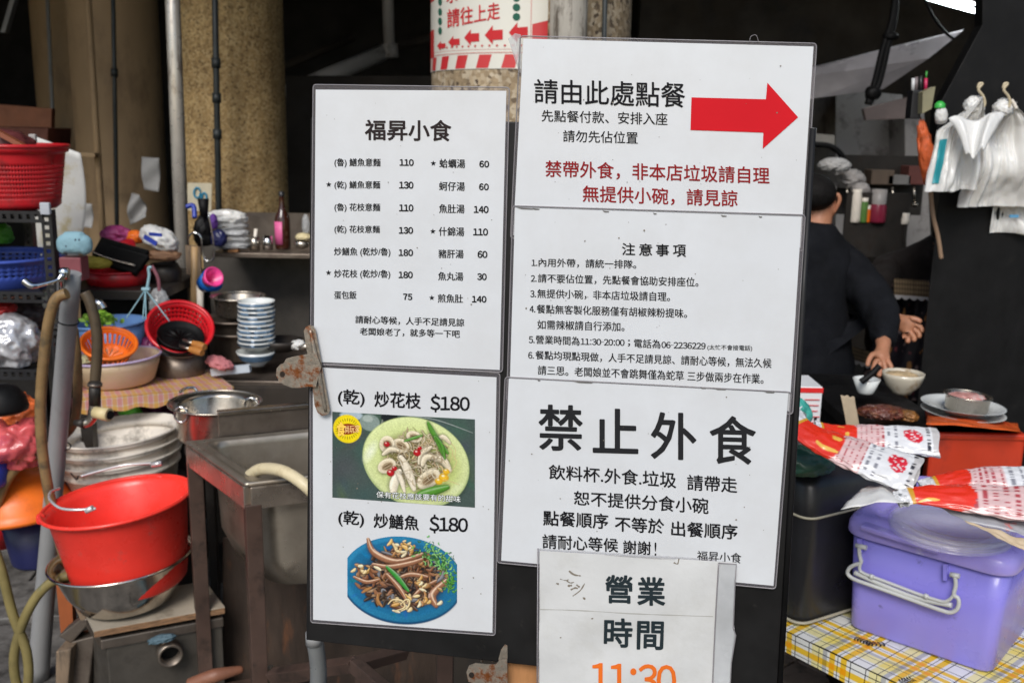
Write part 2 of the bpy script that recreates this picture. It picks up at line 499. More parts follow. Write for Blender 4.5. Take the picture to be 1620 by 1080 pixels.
m_purplebag = mat('purple_bag', (0.22, 0.035, 0.13), 0.35, var=0.3, bump=0.6, bscale=25)
m_maroonbag = mat('maroon_bag', (0.20, 0.07, 0.09), 0.5, var=0.25, bump=0.6, bscale=20)
m_skin = mat('skin', (0.40, 0.18, 0.10), 0.55, var=0.2, vscale=30, sss=0.1, dirt=(.30, .10, .06), dscale=30, dlo=.5, dhi=.8, bump=.2, bscale=90)
m_cloth_black = mat('black_cloth', (0.0055, 0.006, 0.008), 0.9, var=0.3, vscale=12, bump=0.6, bscale=30, spec=.15)
m_cloth_brown = mat('dark_brown_cloth', (0.010, 0.006, 0.005), 0.9, var=0.3, bump=0.4, bscale=30)
m_hair = mat('black_hair', (0.006, 0.005, 0.0045), 0.7, var=0.3, vscale=80, bump=1.0, bscale=200, spec=.2)
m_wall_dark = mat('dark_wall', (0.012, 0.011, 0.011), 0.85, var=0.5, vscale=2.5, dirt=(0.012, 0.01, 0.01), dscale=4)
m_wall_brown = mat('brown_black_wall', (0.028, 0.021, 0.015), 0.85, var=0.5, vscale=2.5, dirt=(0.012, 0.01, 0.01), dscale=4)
m_grey_cab = mat('grey_cabinet', (0.36, 0.335, 0.32), 0.5, var=0.15, vscale=3, dirt=(0.08, 0.07, 0.065), dscale=6)
# ================================================================== SETTING
# ground: one big sheet, with pavers on the left and tiles on the right standing proud of it
m_ground = mat('wet_concrete', (0.085, 0.08, 0.075), 0.55, var=0.4, vscale=3, dirt=(0.03, 0.028, 0.026), dscale=10, bump=0.8, bscale=26)
m_joint = mat('joint_dirt', (0.02, 0.018, 0.016), 0.9, var=0.3)
m_paver = mat('grey_paver', (0.155, 0.145, 0.135), 0.5, var=0.35, vscale=9, dirt=(0.04, 0.037, 0.034), dscale=16, dlo=0.45, dhi=0.68, bump=1.0, bscale=38)
m_tile = mat('tan_tile', (0.21, 0.16, 0.125), 0.5, var=0.2, vscale=7, dirt=(0.07, 0.055, 0.045), dscale=22, bump=0.3)
g = MB().grid(lambda u, v: (-40 + 80 * u, -40 + 80 * v, 0.0), 8, 8)
ground = struct('ground', g, m_joint)
ORIG['ground'] = Vector((0, 0, 0))
rnd = random.Random(3)
def slab(x, y, w, h, t, M=None):
    mb = MB(); mb.box((x, y, t / 2 + 0.001), (w, h, t), M)
    return mb
n_p = 0
Mg = Matrix.Rotation(R(9), 3, 'Z')
for i in range(-9, 3):
    for j in range(-1, 12):
        c = Mg @ Vector((-0.2 + i * 0.40, 0.9 + j * 0.25 , 0))
        if c.x > 0.35 or c.y < 0.7 or c.y > 4.3 or c.x < -3.2: continue
        x = c.x + (0.2 if j % 2 else 0) * math.cos(R(9))
        slab(x, c.y, 0.392, 0.242, 0.022 + rnd.uniform(-.002, .002), Mg).build('paver', m_paver, ground, bevel=0.004)
Mt = Matrix.Rotation(R(38), 3, 'Z')
tile_me = None
for i in range(-11, 12):
    for j in range(-11, 12):
        c = Mt @ Vector((i * 0.115, j * 0.115, 0)) + Vector((1.0, 2.25, 0))
        if c.x < 0.42 or c.x > 1.95 or c.y < 1.45 or c.y > 3.1: continue
        if tile_me is None:
            o = slab(c.x, c.y, 0.109, 0.109, 0.018, Mt).build('floor_tile', m_tile, ground, bevel=0.002); tile_me = o; tc0 = c.copy()
        else:
            o = tile_me.copy(); col.objects.link(o); o.parent = ground; o.location = c - tc0; o.location.z = rnd.uniform(-.0012, .0012)

# arcade shell: rear wall, side walls, roof slab
def wall(name, a, b, m):
    a, b = Vector(a), Vector(b)
    return struct(name, MB().box((a + b) / 2, [abs(x) for x in (b - a)]), m)
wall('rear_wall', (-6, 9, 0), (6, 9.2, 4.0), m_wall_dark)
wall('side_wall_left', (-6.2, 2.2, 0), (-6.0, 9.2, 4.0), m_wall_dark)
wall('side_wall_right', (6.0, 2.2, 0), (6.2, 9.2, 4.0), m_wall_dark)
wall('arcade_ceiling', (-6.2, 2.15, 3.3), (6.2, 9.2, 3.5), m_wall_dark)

# granite columns
gr_near = granite('granite_wash', (0.44, 0.33, 0.20), (0.07, 0.045, 0.03), (0.60, 0.50, 0.36), 90)
gr_mid = granite('granite_yellow', (0.58, 0.38, 0.16), (0.23, 0.14, 0.055), (0.68, 0.49, 0.24), 120)
m_tanpillar = mat('tan_painted_pillar', (0.46, 0.31, 0.17), 0.7, var=0.2, vscale=2, dirt=(0.26, 0.17, 0.095), dscale=5, stretch=(1, 1, .4))
m_pole = mat('galvanised_pole', (0.52, 0.48, 0.42), 0.32, 0.5, var=0.3, vscale=8, dirt=(0.10, 0.06, 0.04), dscale=26, dlo=0.5, dhi=0.7, stretch=(1, 1, .3))
m_pipe_dark = mat('dark_pipe', (0.03, 0.035, 0.035), 0.45, var=0.3)
m_pipe_grey = mat('stained_grey_pipe', (0.36, 0.33, 0.28), 0.6, var=0.2, dirt=(0.10, 0.08, 0.06), dscale=20, dlo=0.48, dhi=0.6, stretch=(2, 2, .5), bump=0.4)
def column(name, label, cx, Y, halfpx, m, z1=3.1, seg=72):
    k = mpp(cx, 300, Y); c = P(cx, 300, Y); r = halfpx * k
    t = thing(name, label, 'column', (c.x, c.y, 0))
    M = Matrix.Translation((c.x, c.y, 0))
    MB().lathe([(r, 0.0), (r, z1)], M, seg).build('shaft', m, t)
    MB().lathe([(r + .02, 0.0), (r + .02, .12), (r, .14)], M, seg).build('plinth', m, t)
    return t, c, r
t_near, c_near, r_near = column('granite_column', 'thick granite-chip column behind the board, wearing the red and white poster', 835, 2.95, 152, gr_near)
t_mid, c_mid, r_mid = column('granite_column', 'yellowish speckled granite column on the left, above the wall shelf with the bottle', 370, 4.6, 84, gr_mid)
t_far, c_far, r_far = column('painted_pillar', 'smooth tan pillar left of the galvanised pole, with a dark pipe down its front', 196, 5.6, 66, m_tanpillar)
t_far2, c_far2, r_far2 = column('painted_pillar', 'dim brown pillar furthest left, in shadow behind the rack', 118, 7.2, 45, m_tanpillar)
def vpipe(name, label, x0, y0, x1, y1, Y, rpx, m, joints=(), cat='pipe', low=None):
    a, b = P(x0, y0, Y), P(x1, y1, Y); d = (a - b).normalized(); k = mpp(x0, y0, Y)
    a2 = a + d * ((3.1 - a.z) / d.z) if d.z > 0.5 else a
    if low is not None: b = b - d * ((b.z - low) / d.z)
    t = thing(name, label, cat, (b.x, b.y, b.z))
    MB().tube([b, a2], rpx * k, 18).build('tube', m, t)
    for j in joints:
        p = P(x0 + (x1 - x0) * (j - y0) / (y1 - y0), j, Y)
        MB().tube([p - d * .02, p + d * .02], (rpx + 2.2) * k, 14).build('pipe_clamp', m, t)
    return t
vpipe('steel_pole', 'shiny galvanised pole standing between the tan pillar and the yellow granite column', 273, 0, 297, 620, 3.6, 11.5, m_pole, cat='pole', low=0)
vpipe('conduit', 'thin dark conduit down the yellow granite column on the left', 340, 0, 346, 330, 4.22, 5, m_pipe_dark, (100, 155, 212), low=0)
vpipe('conduit', 'thin dark conduit down the front of the smooth tan pillar', 179, 0, 186, 420, 5.1, 3.5, m_pipe_dark, (115,), low=0)
vpipe('conduit', 'pale narrow conduit on the left edge of the smooth tan pillar', 139, 0, 160, 330, 5.1, 5.5, m_tanpillar, low=0)
vpipe('conduit', 'pale thin conduit on the left edge of the dim brown pillar', 75, 0, 84, 200, 6.9, 3, m_grey_pvc, low=0)
vpipe('drain_pipe', 'stained grey drain pipe running up beside the red and white poster', 900, 0, 898, 100, 2.60, 30, m_pipe_grey, low=0)
vpipe('conduit', 'thin black conduit up the granite column, right of the stained drain pipe', 957, 0, 955, 100, 2.68, 4, m_pipe_dark, low=0)
vpipe('conduit', 'pale conduit on the right flank of the poster column', 988, 0, 987, 100, 2.9, 5, m_pipe_grey, low=0)

# dim pipework in the dark between the two columns
t = thing('ceiling_pipes', 'dim grey pipe tee with a slanting branch, in the dark between the two granite columns', 'pipe', P(615, 80, 6.4))
MB().tube([P(612, -60, 6.4), P(616, 78, 6.4)], 0.035, 12).build('pipe_run', m_grey_cab, t)
MB().tube([P(616, 70, 6.4), P(618, 92, 6.4)], 0.05, 12).build('pipe_joint', m_grey_cab, t)
MB().tube([P(606, 84, 6.4), P(455, 148, 6.0)], 0.05, 12).build('pipe_branch', m_grey_cab, t)
MB().tube([P(560, 60, 7.4), P(440, 110, 7.0)], 0.03, 12).build('pipe_branch', m_wall_brown, t)
MB().tube([P(628, 72, 6.6), P(690, 60, 6.6)], 0.03, 12).build('pipe_branch', m_wall_brown, t)
# shop front elements behind
def pan(name, label, cat, pts, Y, d, m, group=None, bevel=0.003, kind=None, Ys=None):
    ps = [P(x, y, (Ys[i] if Ys else Y)) for i, (x, y) in enumerate(pts)]
    mb = MB().prism(ps, (0, d, 0))
    c = min(ps, key=lambda v: v.z)
    return tag(mb.build(name, m, None, origin=c, bevel=bevel), label, cat, group, kind)
pan('back_panel', 'brown timber panel board low on the left, behind the white sheet', 'panel', [(-40, 162), (82, 172), (80, 225), (-40, 222)], 6.0, 0.05, mat('orange_brown_panel', (0.40, 0.15, 0.075), 0.6, var=0.2))
pan('brown_crate', 'dull red-brown crate end below the timber panel at the far left', 'crate', [(-20, 200), (76, 203), (74, 245), (-20, 245)], 5.6, 0.3, mat('dull_redbrown', (0.24, 0.08, 0.05), 0.6, var=0.25))
pan('leaning_pipe', 'slanting pale batten at the top left corner', 'batten', [(18, -10), (26, -10), (8, 52), (0, 52)], 6.2, 0.05, m_grey_pvc)
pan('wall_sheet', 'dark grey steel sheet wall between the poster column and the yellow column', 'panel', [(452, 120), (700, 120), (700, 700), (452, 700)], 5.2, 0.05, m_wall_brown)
# paper notes on pillars
def note(name, label, pts, Y, m=m_paper, curl=0.02, cat='paper'):
    a, b, c, d = [P(x, y, Y) for x, y in pts]
    mb = MB().grid(lambda u, v: (a.lerp(b, u)).lerp(d.lerp(c, u), v) + Vector((0, -curl * math.sin(v * 3.1 + u * 1.5) ** 2, 0)), 10, 10)
    return tag(mb.build(name, m, None, origin=d, solid=0.001), label, cat)
m_dimpaper = mat('grey_paper', (0.46, 0.45, 0.44), 0.6, var=0.12, bump=0.3)
note('taped_note', 'small grey note taped on the tan pillar, upper of two', [(224, 248), (254, 250), (253, 303), (228, 300)], 4.95, m_dimpaper)
note('taped_note', 'curled grey note low on the tan pillar, lower of two', [(208, 305), (226, 307), (236, 342), (206, 356)], 4.9, m_dimpaper, 0.05)
note('taped_note', 'grey notice in a dark frame beside the white leaning sheet', [(120, 320), (148, 322), (148, 360), (120, 358)], 4.9, m_dimpaper)
pan('ledge', 'pale ledge strip behind the white leaning sheet', 'ledge', [(100, 240), (150, 242), (150, 249), (100, 247)], 5.0, 0.05, m_tanpillar)

# ---------------------------------------------------------------- stall interior on the right
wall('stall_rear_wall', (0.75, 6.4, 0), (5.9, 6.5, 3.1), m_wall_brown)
pan('extractor_hood', 'dented grey metal extractor hood slanting down towards the big arrow sign', 'hood',
    [(1180, 136), (1290, 106), (1400, 78), (1526, 47), (1470, 92), (1398, 141), (1290, 156), (1180, 172)], 4.4, 0.25,
    mat('hood_metal', (0.55, 0.52, 0.54), 0.36, 0.5, var=0.25, vscale=4, bump=0.6, bscale=5), Ys=[4.6, 4.5, 4.4, 4.3, 4.3, 4.4, 4.5, 4.6])
pan('tall_cabinet', 'grey two-door cabinet deep inside the stall, under the hood', 'cabinet', [(1322, 140), (1428, 150), (1432, 372), (1322, 385)], 4.9, 0.4, m_grey_cab)
pan('tall_cabinet', 'narrow grey cabinet right of the two-door cabinet, beside the hanging bags', 'cabinet', [(1431, 172), (1462, 172), (1474, 400), (1433, 400)], 4.7, 0.4, m_grey_cab)
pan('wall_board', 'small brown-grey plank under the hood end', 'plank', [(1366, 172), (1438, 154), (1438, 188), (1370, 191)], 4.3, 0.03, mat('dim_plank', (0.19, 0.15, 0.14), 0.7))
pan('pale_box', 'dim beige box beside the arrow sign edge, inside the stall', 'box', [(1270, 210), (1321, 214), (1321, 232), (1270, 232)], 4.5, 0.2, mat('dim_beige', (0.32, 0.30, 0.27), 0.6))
hose('kettle_handle', 'curved black handle above the cook\'s head', [(1285, 228), (1315, 232), (1333, 248), (1332, 262)], 0.012, m_black, 4.2, cat='handle')
blob('folded_towel', 'grey folded cloth on the shelf above the cook\'s head', 'towel', 1320, 262, 4.1, 24, 20, 12, m_dimpaper, seed=3, rough=.15)
blob('cloth_heap', 'dim grey cloth heap right of the cook\'s head', 'cloth', 1345, 285, 4.2, 22, 20, 16, m_grey_cab, seed=5, rough=.2)
# black display panel at far right: side of a tall cabinet
t = thing('black_cabinet', 'tall black cabinet side under the hanging plastic bags', 'cabinet', P(1560, 650, 2.75))
a, b = P(1476, 400, 2.75), P(1990, 400, 2.75)
bl = P(1482, 400, 3.1)
MB().prism([(a.x, 2.75, 0), (b.x, 2.75, 0), (b.x + .1, 3.1, 0), (bl.x, 3.1, 0)], (0, 0, P(1476, 292, 2.75).z)).build('cabinet_body', m_black, t, bevel=.004)
a, b = P(1468, 100, 3.05), P(1990, 100, 3.05)
MB().prism([P(x, y, 2.86) for x, y in ((1557, -260), (1554, 40), (1484, 170), (1478, 300), (2050, 300), (2050, -260))], (0, .05, 0)).build('upper_panel', m_black, t, bevel=.002)
# lamp
t = thing('fluorescent_lamp', 'lit twin-tube fluorescent lamp at the top right', 'lamp', P(1500, 8, 4.4))
m_tube = mat('lit_tube', (0.9, 0.95, 1), emit=((0.9, 0.97, 1.0), 30.0), rvar=0)
MB().bar(P(1400, -34, 4.5), P(1556, -2, 4.3), 0.16, 0.05, up=(0, 0, 1)).build('lamp_housing', m_grey_cab, t)
for y0, y1 in ((-17, 21), (-28, 8)):
    MB().tube([P(1404, y0 - 4, 4.5), P(1551, y1 - 1, 4.3)], 0.009, 14).build('fluorescent_tube', m_tube, t)
hose('power_cord', 'thin black cord dropping from the fluorescent lamp', [(1462, -5), (1475, 25), (1492, 48), (1508, 62)], 0.006, m_black, 4.2, cat='cord')
t = thing('hanging_cable', 'thick black cable bundle hanging in front of the hood', 'cable', P(1370, 165, 3.9))
for dx in (0, 7):
    hose('cable_strand', '', [(1417 + dx * .3, -12), (1410 + dx * .5, 35), (1396 + dx, 80), (1384 + dx, 130), (1372 + dx * .4, 165)], 0.012, m_black, 3.9, parent=t)
blob('cable_knot', '', '', 1409, 58, 3.9, 12, 9, 7, m_black, parent=t, sub=3)
blob('cable_knot', '', '', 1381, 148, 3.9, 12, 9, 12, m_black, parent=t, sub=3)
# shelf with jars
t = thing('jar_shelf', 'narrow dark shelf inside the stall carrying the jars', 'shelf', P(1390, 362, 3.9))
MB().bar(P(1335, 355, 3.9), P(1435, 357, 3.9), 0.012, 0.25, up=(0, 0, 1)).build('shelf_board', m_steel_dark, t)
MB().bar(P(1430, 358, 3.9), P(1430, 420, 3.9), 0.012, 0.02).build('bracket', m_steel_dark, t)
def jar(name, label, cx, y0, y1, r, m, mlid, Y=3.9, lid=5, cat='jar'):
    k = mpp(cx, y1, Y); o = P(cx, y1, Y); t = thing(name, label, cat, o); h = (y1 - y0)
    M = Matrix.Translation(o) @ Matrix.Scale(k, 4)
    MB().lathe([(.01, 0), (r * .92, 0), (r, 2), (r, h - 5), (r * .85, h)], M, 24).build('body', m, t)
    MB().lathe([(r * .9, h - 1), (r * .9, h + lid), (.01, h + lid)], M, 24).build('lid', mlid, t)
jar('spice_jar', 'white squeezy jar on the stall shelf, leftmost of the row', 1352, 305, 352, 8, m_white_pl, m_white_pl)
jar('spice_jar', 'green jar on the stall shelf between the white and crimson ones', 1365, 318, 352, 6, mat('green_dim', (0.10, 0.22, 0.05), 0.4), m_white_pl)
jar('spice_jar', 'small orange jar on the stall shelf', 1372, 330, 352, 4, m_orange, m_white_pl)
jar('sauce_tub', 'crimson tub with a clear top on the stall shelf', 1387, 322, 352, 13, mat('crimson_tub', (0.25, 0.02, 0.05), 0.4), m_grey_cab, lid=22, cat='tub')
jar('spice_jar', 'small pale jar at the right end of the stall shelf', 1431, 342, 355, 7, m_white_pl, m_white_pl)
blob('shelf_bag', 'grey bag lying on top of the jars in the stall', 'bag', 1362, 300, 3.95, 14, 14, 10, m_grey_cab, seed=2, sub=4)

# second shelf above the cook's head with dim boxes, tins and hanging ladles
t = thing('upper_shelf', 'dim upper shelf inside the stall above the jars', 'shelf', P(1380, 300, 4.3))
MB().bar(P(1325, 292, 4.3), P(1460, 294, 4.3), 0.014, 0.25, up=(0, 0, 1)).build('shelf_board', m_steel_dark, t)
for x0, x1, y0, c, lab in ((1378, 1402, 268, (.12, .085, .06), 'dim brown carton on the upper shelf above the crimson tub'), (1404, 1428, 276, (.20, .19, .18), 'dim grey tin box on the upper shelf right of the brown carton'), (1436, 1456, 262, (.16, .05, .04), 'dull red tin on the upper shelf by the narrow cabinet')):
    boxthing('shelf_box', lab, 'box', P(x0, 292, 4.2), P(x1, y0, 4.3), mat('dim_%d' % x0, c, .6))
for i, (x, y) in enumerate(((1340, 325), (1412, 330), (1446, 322))):
    t = thing('hanging_ladle', ('leftmost', 'middle', 'rightmost')[i] + ' of three steel ladles hanging from the upper shelf edge', 'ladle', P(x, y, 4.1), 'ladles hanging from the upper shelf')
    MB().tube([P(x, 296, 4.12), P(x + 1, y, 4.12)], .005, 8).build('handle', m_steel, t)
    MB().lathe([(.1, 0), (5, 2), (7, 6)], Matrix.Translation(P(x + 1, y + 6, 4.12)) @ Matrix.Scale(mpp(x, y, 4.12), 4), 16).build('cup', m_steel, t, solid=.002)
# long strip of dark cloth / rope with light tip beside the cabinet
hose('cord', 'dark cord with a pale tip hanging left of the black cabinet', [(1472, 300), (1476, 340), (1484, 375), (1489, 409)], 0.006, mat('tan_cord', (0.25, 0.16, 0.10), 0.7), 2.7, cat='cord')

# ================================================================== POSTER ON THE COLUMN
cyl = Col(Vector((c_near.x, c_near.y, 0)), r_near)
RED = (0.56, 0.035, 0.04); CREAM = (0.70, 0.68, 0.60); GREEN = (0.03, 0.12, 0.08)
t = thing('wrapped_poster', 'red and white wayfinding poster wrapped round the granite column, with a row of arrows', 'poster', cyl.at(760, 120, .002))
zb = cyl.at(790, 109, .002).z
ang0 = math.atan2(cyl.at(685, 60, .002).y - c_near.y, cyl.at(685, 60, .002).x - c_near.x)
a1p = cyl.at(866, 60, .002); ang1 = math.atan2(a1p.y - c_near.y, a1p.x - c_near.x)
if ang0 > 0: ang0 -= 2 * math.pi
ang0 = ang0 - 0.25
rr = r_near + 0.002
def cp(a, z, off=0): return Vector((c_near.x + (rr + off) * math.cos(a), c_near.y + (rr + off) * math.sin(a), z))
MB().grid(lambda u, v: cp(ang0 + (ang1 - ang0) * u, zb + (1.0) * v), 40, 2).build('sheet', mat('poster_paper', CREAM, 0.4, var=0.03, coat=0.2), t)
nst = 13
aa = lambda u: ang0 + (ang1 - ang0) * u
m_redprint = mat('red_print', RED, 0.4, var=0.05, coat=0.2)
for i in range(0, nst, 2):   # slanted stripes of the border
    u0, u1 = i / nst, (i + 1) / nst
    MB().grid(lambda u, v: cp(aa(u0 + (u1 - u0) * u) - .036 * (1 - v), zb + 0.002 + 0.034 * v, .0006), 4, 1).build('border_stripe', m_redprint, t)
for i in range(0, 5, 2):
    z0 = zb + .036 + i * .075
    MB().grid(lambda u, v: cp(ang1 - .14 * u, z0 + .075 * v + .01 * (1 - u), .0006), 3, 1).build('border_stripe', m_redprint, t)
    MB().grid(lambda u, v: cp(ang0 + .30 * u, z0 + .075 * v, .0006), 3, 1).build('border_stripe', m_redprint, t)
mb = MB(); mb.cc = RED
fn = lambda x, y: cyl.at(x, y, .0034)
for zz, hh in ((zb + .040, .0012), (zb + .0485, .0006)):
    mb.grid(lambda u, v: cp(ang0 + .30 + (ang1 - .15 - ang0 - .30) * u, zz + hh * v, .0012), 30, 1)
mb.grid(lambda u, v: cp(ang1 - .15 - .004 * u, zb + .04 + .8 * v, .0012), 1, 1)
put_text(mb, '請往上走', 707, 15, 45, 791, 3, 30, fn, .8, RED)
put_text(mb, '水', 706, -16, 6, 724, -18, 4, fn, .8, RED)
for (x, y, s) in ((698, 73, 9), (718, 67, 12), (746, 60, 16), (781, 56, 19), (820, 52, 20)):
    w, h = s * .75, s * .55
    pts = [(x - w, y), (x - w * .1, y - h * 1.5), (x - w * .1, y - h * .75), (x + w, y - h * .85), (x + w, y + h * .65), (x - w * .1, y + h * .75), (x - w * .1, y + h * 1.4)]
    mb.add([fn(*p) for p in pts], [tuple(range(len(pts) - 1, -1, -1))])
for i in range(14):
    u = (i + .5) / 14; a = ang0 + .42 + (ang1 - .2 - ang0 - .42) * u
    c0 = cp(a, zb + .058 - 0 * u, .0014); tx = Vector((-math.sin(a), math.cos(a), 0))
    mb.add([c0 + (tx * math.cos(k * math.pi / 5 + math.pi/2) + BV * math.sin(k * math.pi / 5 + math.pi/2)) * (.0042 if k % 2 == 0 else .002) for k in range(10)], [tuple(range(10))])
mb.cc = GREEN
for x, y, rx_, ry_ in ((696, 3, 3, 6), (696, 19, 3, 6), (696, 34, 3, 6), (696, 49, 3, 6), (817, -3, 6, 6), (817, 12, 6, 6), (817, 27, 6, 6)):
    mb.add([fn(x + rx_ * math.cos(k * math.pi / 8), y + ry_ * math.sin(k * math.pi / 8)) for k in range(16)], [tuple(range(16))])
mb.build('printing', m_print, t, color=True)

# ================================================================== SIGN BOARD
t = thing('sign_board', 'black upright board in the middle that carries all the white paper signs', 'board', BP(860, 1095, 0))
bc = [BP(491, 186), BP(1290, 203), BP(1236, 1098), BP(484, 1012)]
MB().prism(bc, BN * -0.009).build('panel', m_board, t, bevel=.0015)
mb = MB(); mb.tube([BP(1286, 203, .001), BP(1233, 1098, .001)], .0035, 8)
mb.build('edge_trim', m_board, t)
for (x, xx, m) in ((828, 828, m_woodlight), (1180, 1180, m_woodlight)):
    a = BP(x, 1000, -.03); b = Vector((a.x, a.y, 0.0)); a.z = 1.30
    MB().bar(b, a, .045, .03).build('leg', m, t, bevel=.002)
a = BP(812, 1068, -.03); b = BP(1190, 1110, -.03)
MB().bar(a, b, .03, .022).build('cross_rail', m_woodlight, t)

def cutout(outer, holes, off, thick, fnorm=BN):
    """flat plate with holes, cut in the board's plane and extruded"""
    cu = bpy.data.curves.new('c', 'CURVE'); cu.dimensions = '2D'; cu.fill_mode = 'BOTH'; cu.extrude = thick / 2
    o0 = BP(640, 560, off)
    for poly in [outer] + holes:
        sp = cu.splines.new('POLY'); sp.points.add(len(poly) - 1)
        for i, (x, y) in enumerate(poly):
            d = BP(x, y, off) - o0
            sp.points[i].co = (d.dot(BU), d.dot(BV), 0, 1)
        sp.use_cyclic_u = True
    ob = bpy.data.objects.new('c', cu); col.objects.link(ob)
    me = bpy.data.meshes.new_from_object(ob.evaluated_get(bpy.context.evaluated_depsgraph_get()))
    out = [o0 + BU * v.co.x + BV * v.co.y + BN * v.co.z for v in me.vertices]; fs = [tuple(p.vertices) for p in me.polygons]
    bpy.data.objects.remove(ob); bpy.data.curves.remove(cu); bpy.data.meshes.remove(me)
    return out, fs

def signsheet(name, label, paper, film, off, mp=m_paper, r=.004):
    """laminated sheet: paper (4 px corners TL TR BR BL) inside a clear film that sticks out round it"""
    t = thing(name, label, 'sign', BP(*film[3], off))
    pc = [BP(x, y, off) for x, y in paper]
    n = 14
    def wav(u, v):
        p = pc[0].lerp(pc[1], u).lerp(pc[3].lerp(pc[2], u), v)
        return p + BN * (.0006 * math.sin(u * 5 + v * 3 + off * 900) * math.sin(v * 4.2 + off * 300)) * 0
    MB().grid(wav, n, n, smooth=False).build('paper', mp, t, solid=.0004)
    inner = rrect([BP(x, y, off - .0002) for x, y in paper], .0005)
    outer = rrect([BP(x, y, off - .0002) for x, y in film], r)
    nn = len(inner)
    mb = MB(); mb.add(inner + outer, [(i, (i + 1) % nn, nn + (i + 1) % nn, nn + i) for i in range(nn)])
    mb.build('film_margin', m_clear, t, solid=.0005)
    MB().tube(outer, .0007, 6, smooth_path=False, closed=True).build('film_edge', m_clearedge, t)
    return t
m_clearedge = mat('film_edge', (0.30, 0.28, 0.29), 0.25, alpha=0.7, rvar=0)
INK = (0.012, 0.012, 0.014)
def star(mb, x, y, off, s=4.6):
    mb.cc = INK
    pts = [BP(x + (s if k % 2 == 0 else s * .42) * math.sin(k * math.pi / 5), y - (s if k % 2 == 0 else s * .42) * math.cos(k * math.pi / 5), off) for k in range(10)]
    mb.add(pts, [tuple(range(9, -1, -1))])

# --- menu sheet (upper left)
off = .002; fo = off + .0007
t = signsheet('menu_sign', 'laminated menu sheet of dishes and prices in two columns, upper left on the board', [(499.5, 142), (801, 144), (790.6, 585), (496.5, 572)], [(495.5, 134), (806, 138.5), (795, 588.5), (491, 576)], off)
f = lambda x, y: BP(x, y, fo)
mb = MB()
put_text(mb, '福昇小食', 577, 189, 222, 714, 190, 224, f, 1.5, (0.03, 0.022, 0.022))
rows = [
 ('(魯) 鱔魚意麵', 529, 250, 265, 602, 250.5, 265.5, '110', 632, 251.5, 262.5, 654.5, '蛤蠣湯', 695, 251, 265.5, 736, '60', 758, 254, 265, 774),
 ('(乾) 鱔魚意麵', 529, 286, 300, 601.5, 286, 300.5, '130', 631.5, 287, 298.5, 654, '蚵仔湯', 694.5, 287, 301.5, 735.5, '60', 757.5, 290, 301, 773.5),
 ('(魯) 花枝意麵', 529, 321, 335.5, 601.5, 321.5, 336, '110', 631.5, 323, 334.5, 654, '魚肚湯', 694.5, 322.5, 337, 735, '140', 749.5, 325.5, 337, 773),
 ('(乾) 花枝意麵', 529, 356, 370, 601, 356.5, 370.5, '130', 631, 358.8, 369.8, 653.5, '什錦湯', 694, 358.5, 373, 734.5, '110', 748.5, 361, 372.5, 772),
 ('炒鱔魚 (乾炒/魯)', 528.5, 391, 406, 617.7, 391.5, 406.5, '180', 630.5, 394, 405, 653.5, '豬肝湯', 693.5, 394, 408, 733.5, '60', 755.5, 396.5, 408, 771),
 ('炒花枝 (乾炒/魯)', 528.5, 426, 441, 617.5, 426.5, 441.5, '180', 630.5, 429, 440, 653, '魚丸湯', 693, 429.5, 443.5, 733, '30', 755, 432, 443, 770),
 ('蛋包飯', 528.5, 460, 473, 564, 460, 473, '75', 637.5, 464, 474.5, 652.5, '煎魚肚', 692.5, 464.5, 478.5, 732.5, '140', 746.5, 467.5, 478.5, 769.7)]
for (a, x0, ya, yb, x1, yc, yd, pr, px0, pya, pyb, px1, b, bx0, bya, byb, bx1, q, qx0, qya, qyb, qx1) in rows:
    put_text(mb, a, x0, ya, yb, x1, yc, yd, f, .4, INK)
    put_num(mb, pr, px0, pya, pyb, px1, pya + .3, pyb + .3, f, 1.0, INK)
    put_text(mb, b, bx0, bya, byb, bx1, bya + .7, byb + .7, f, .55, INK)
    put_num(mb, q, qx0, qya, qyb, qx1, qya + .3, qyb + .3, f, 1.0, INK)
for x, y in ((685.5, 258.5), (520, 292), (684.8, 366), (519.6, 431.5), (683, 471)): star(mb, x, y, fo)
put_text(mb, '請耐心等候，人手不足請見諒', 562, 498.5, 511.5, 734.5, 503.5, 516.8, f, .55, INK)
put_text(mb, '老闆娘老了，就多等一下吧', 569, 517.5, 530, 727.5, 521.5, 534.8, f, .55, INK)
mb.build('lettering', m_print, t, color=True)

# --- photo sheet (lower left)
off = .0012; fo = off + .0007
t = signsheet('dish_photo_sign', 'laminated sheet with two dish photographs at the lower left of the board', [(495, 580.5), (785.5, 596.5), (779, 1000), (495.5, 979.5)], [(490.5, 574), (791, 590), (783.5, 1004.5), (491.5, 984)], off)
mb = MB(); f = lambda x, y: BP(x, y, fo)
put_text(mb, '(乾)', 534.5, 614.5, 642, 577, 617, 644, f, 1.0)
put_text(mb, '炒花枝', 592, 618.5, 643.5, 666, 621.5, 647, f, 1.1)
put_num(mb, '$180', 681, 626, 648.5, 743, 627.5, 650, f, 1.3)
mb.build('lettering', m_print, t, color=True); mb = MB()
put_text(mb, '(乾)', 535, 806, 832, 576, 808.5, 834.5, f, 1.0)
put_text(mb, '炒鱔魚', 591, 811, 834.5, 663, 815, 839, f, 1.1)
put_num(mb, '$180', 679.6, 816.5, 839.5, 740, 819, 841.5, f, 1.3)
mb.build('lettering', m_print, t, color=True)
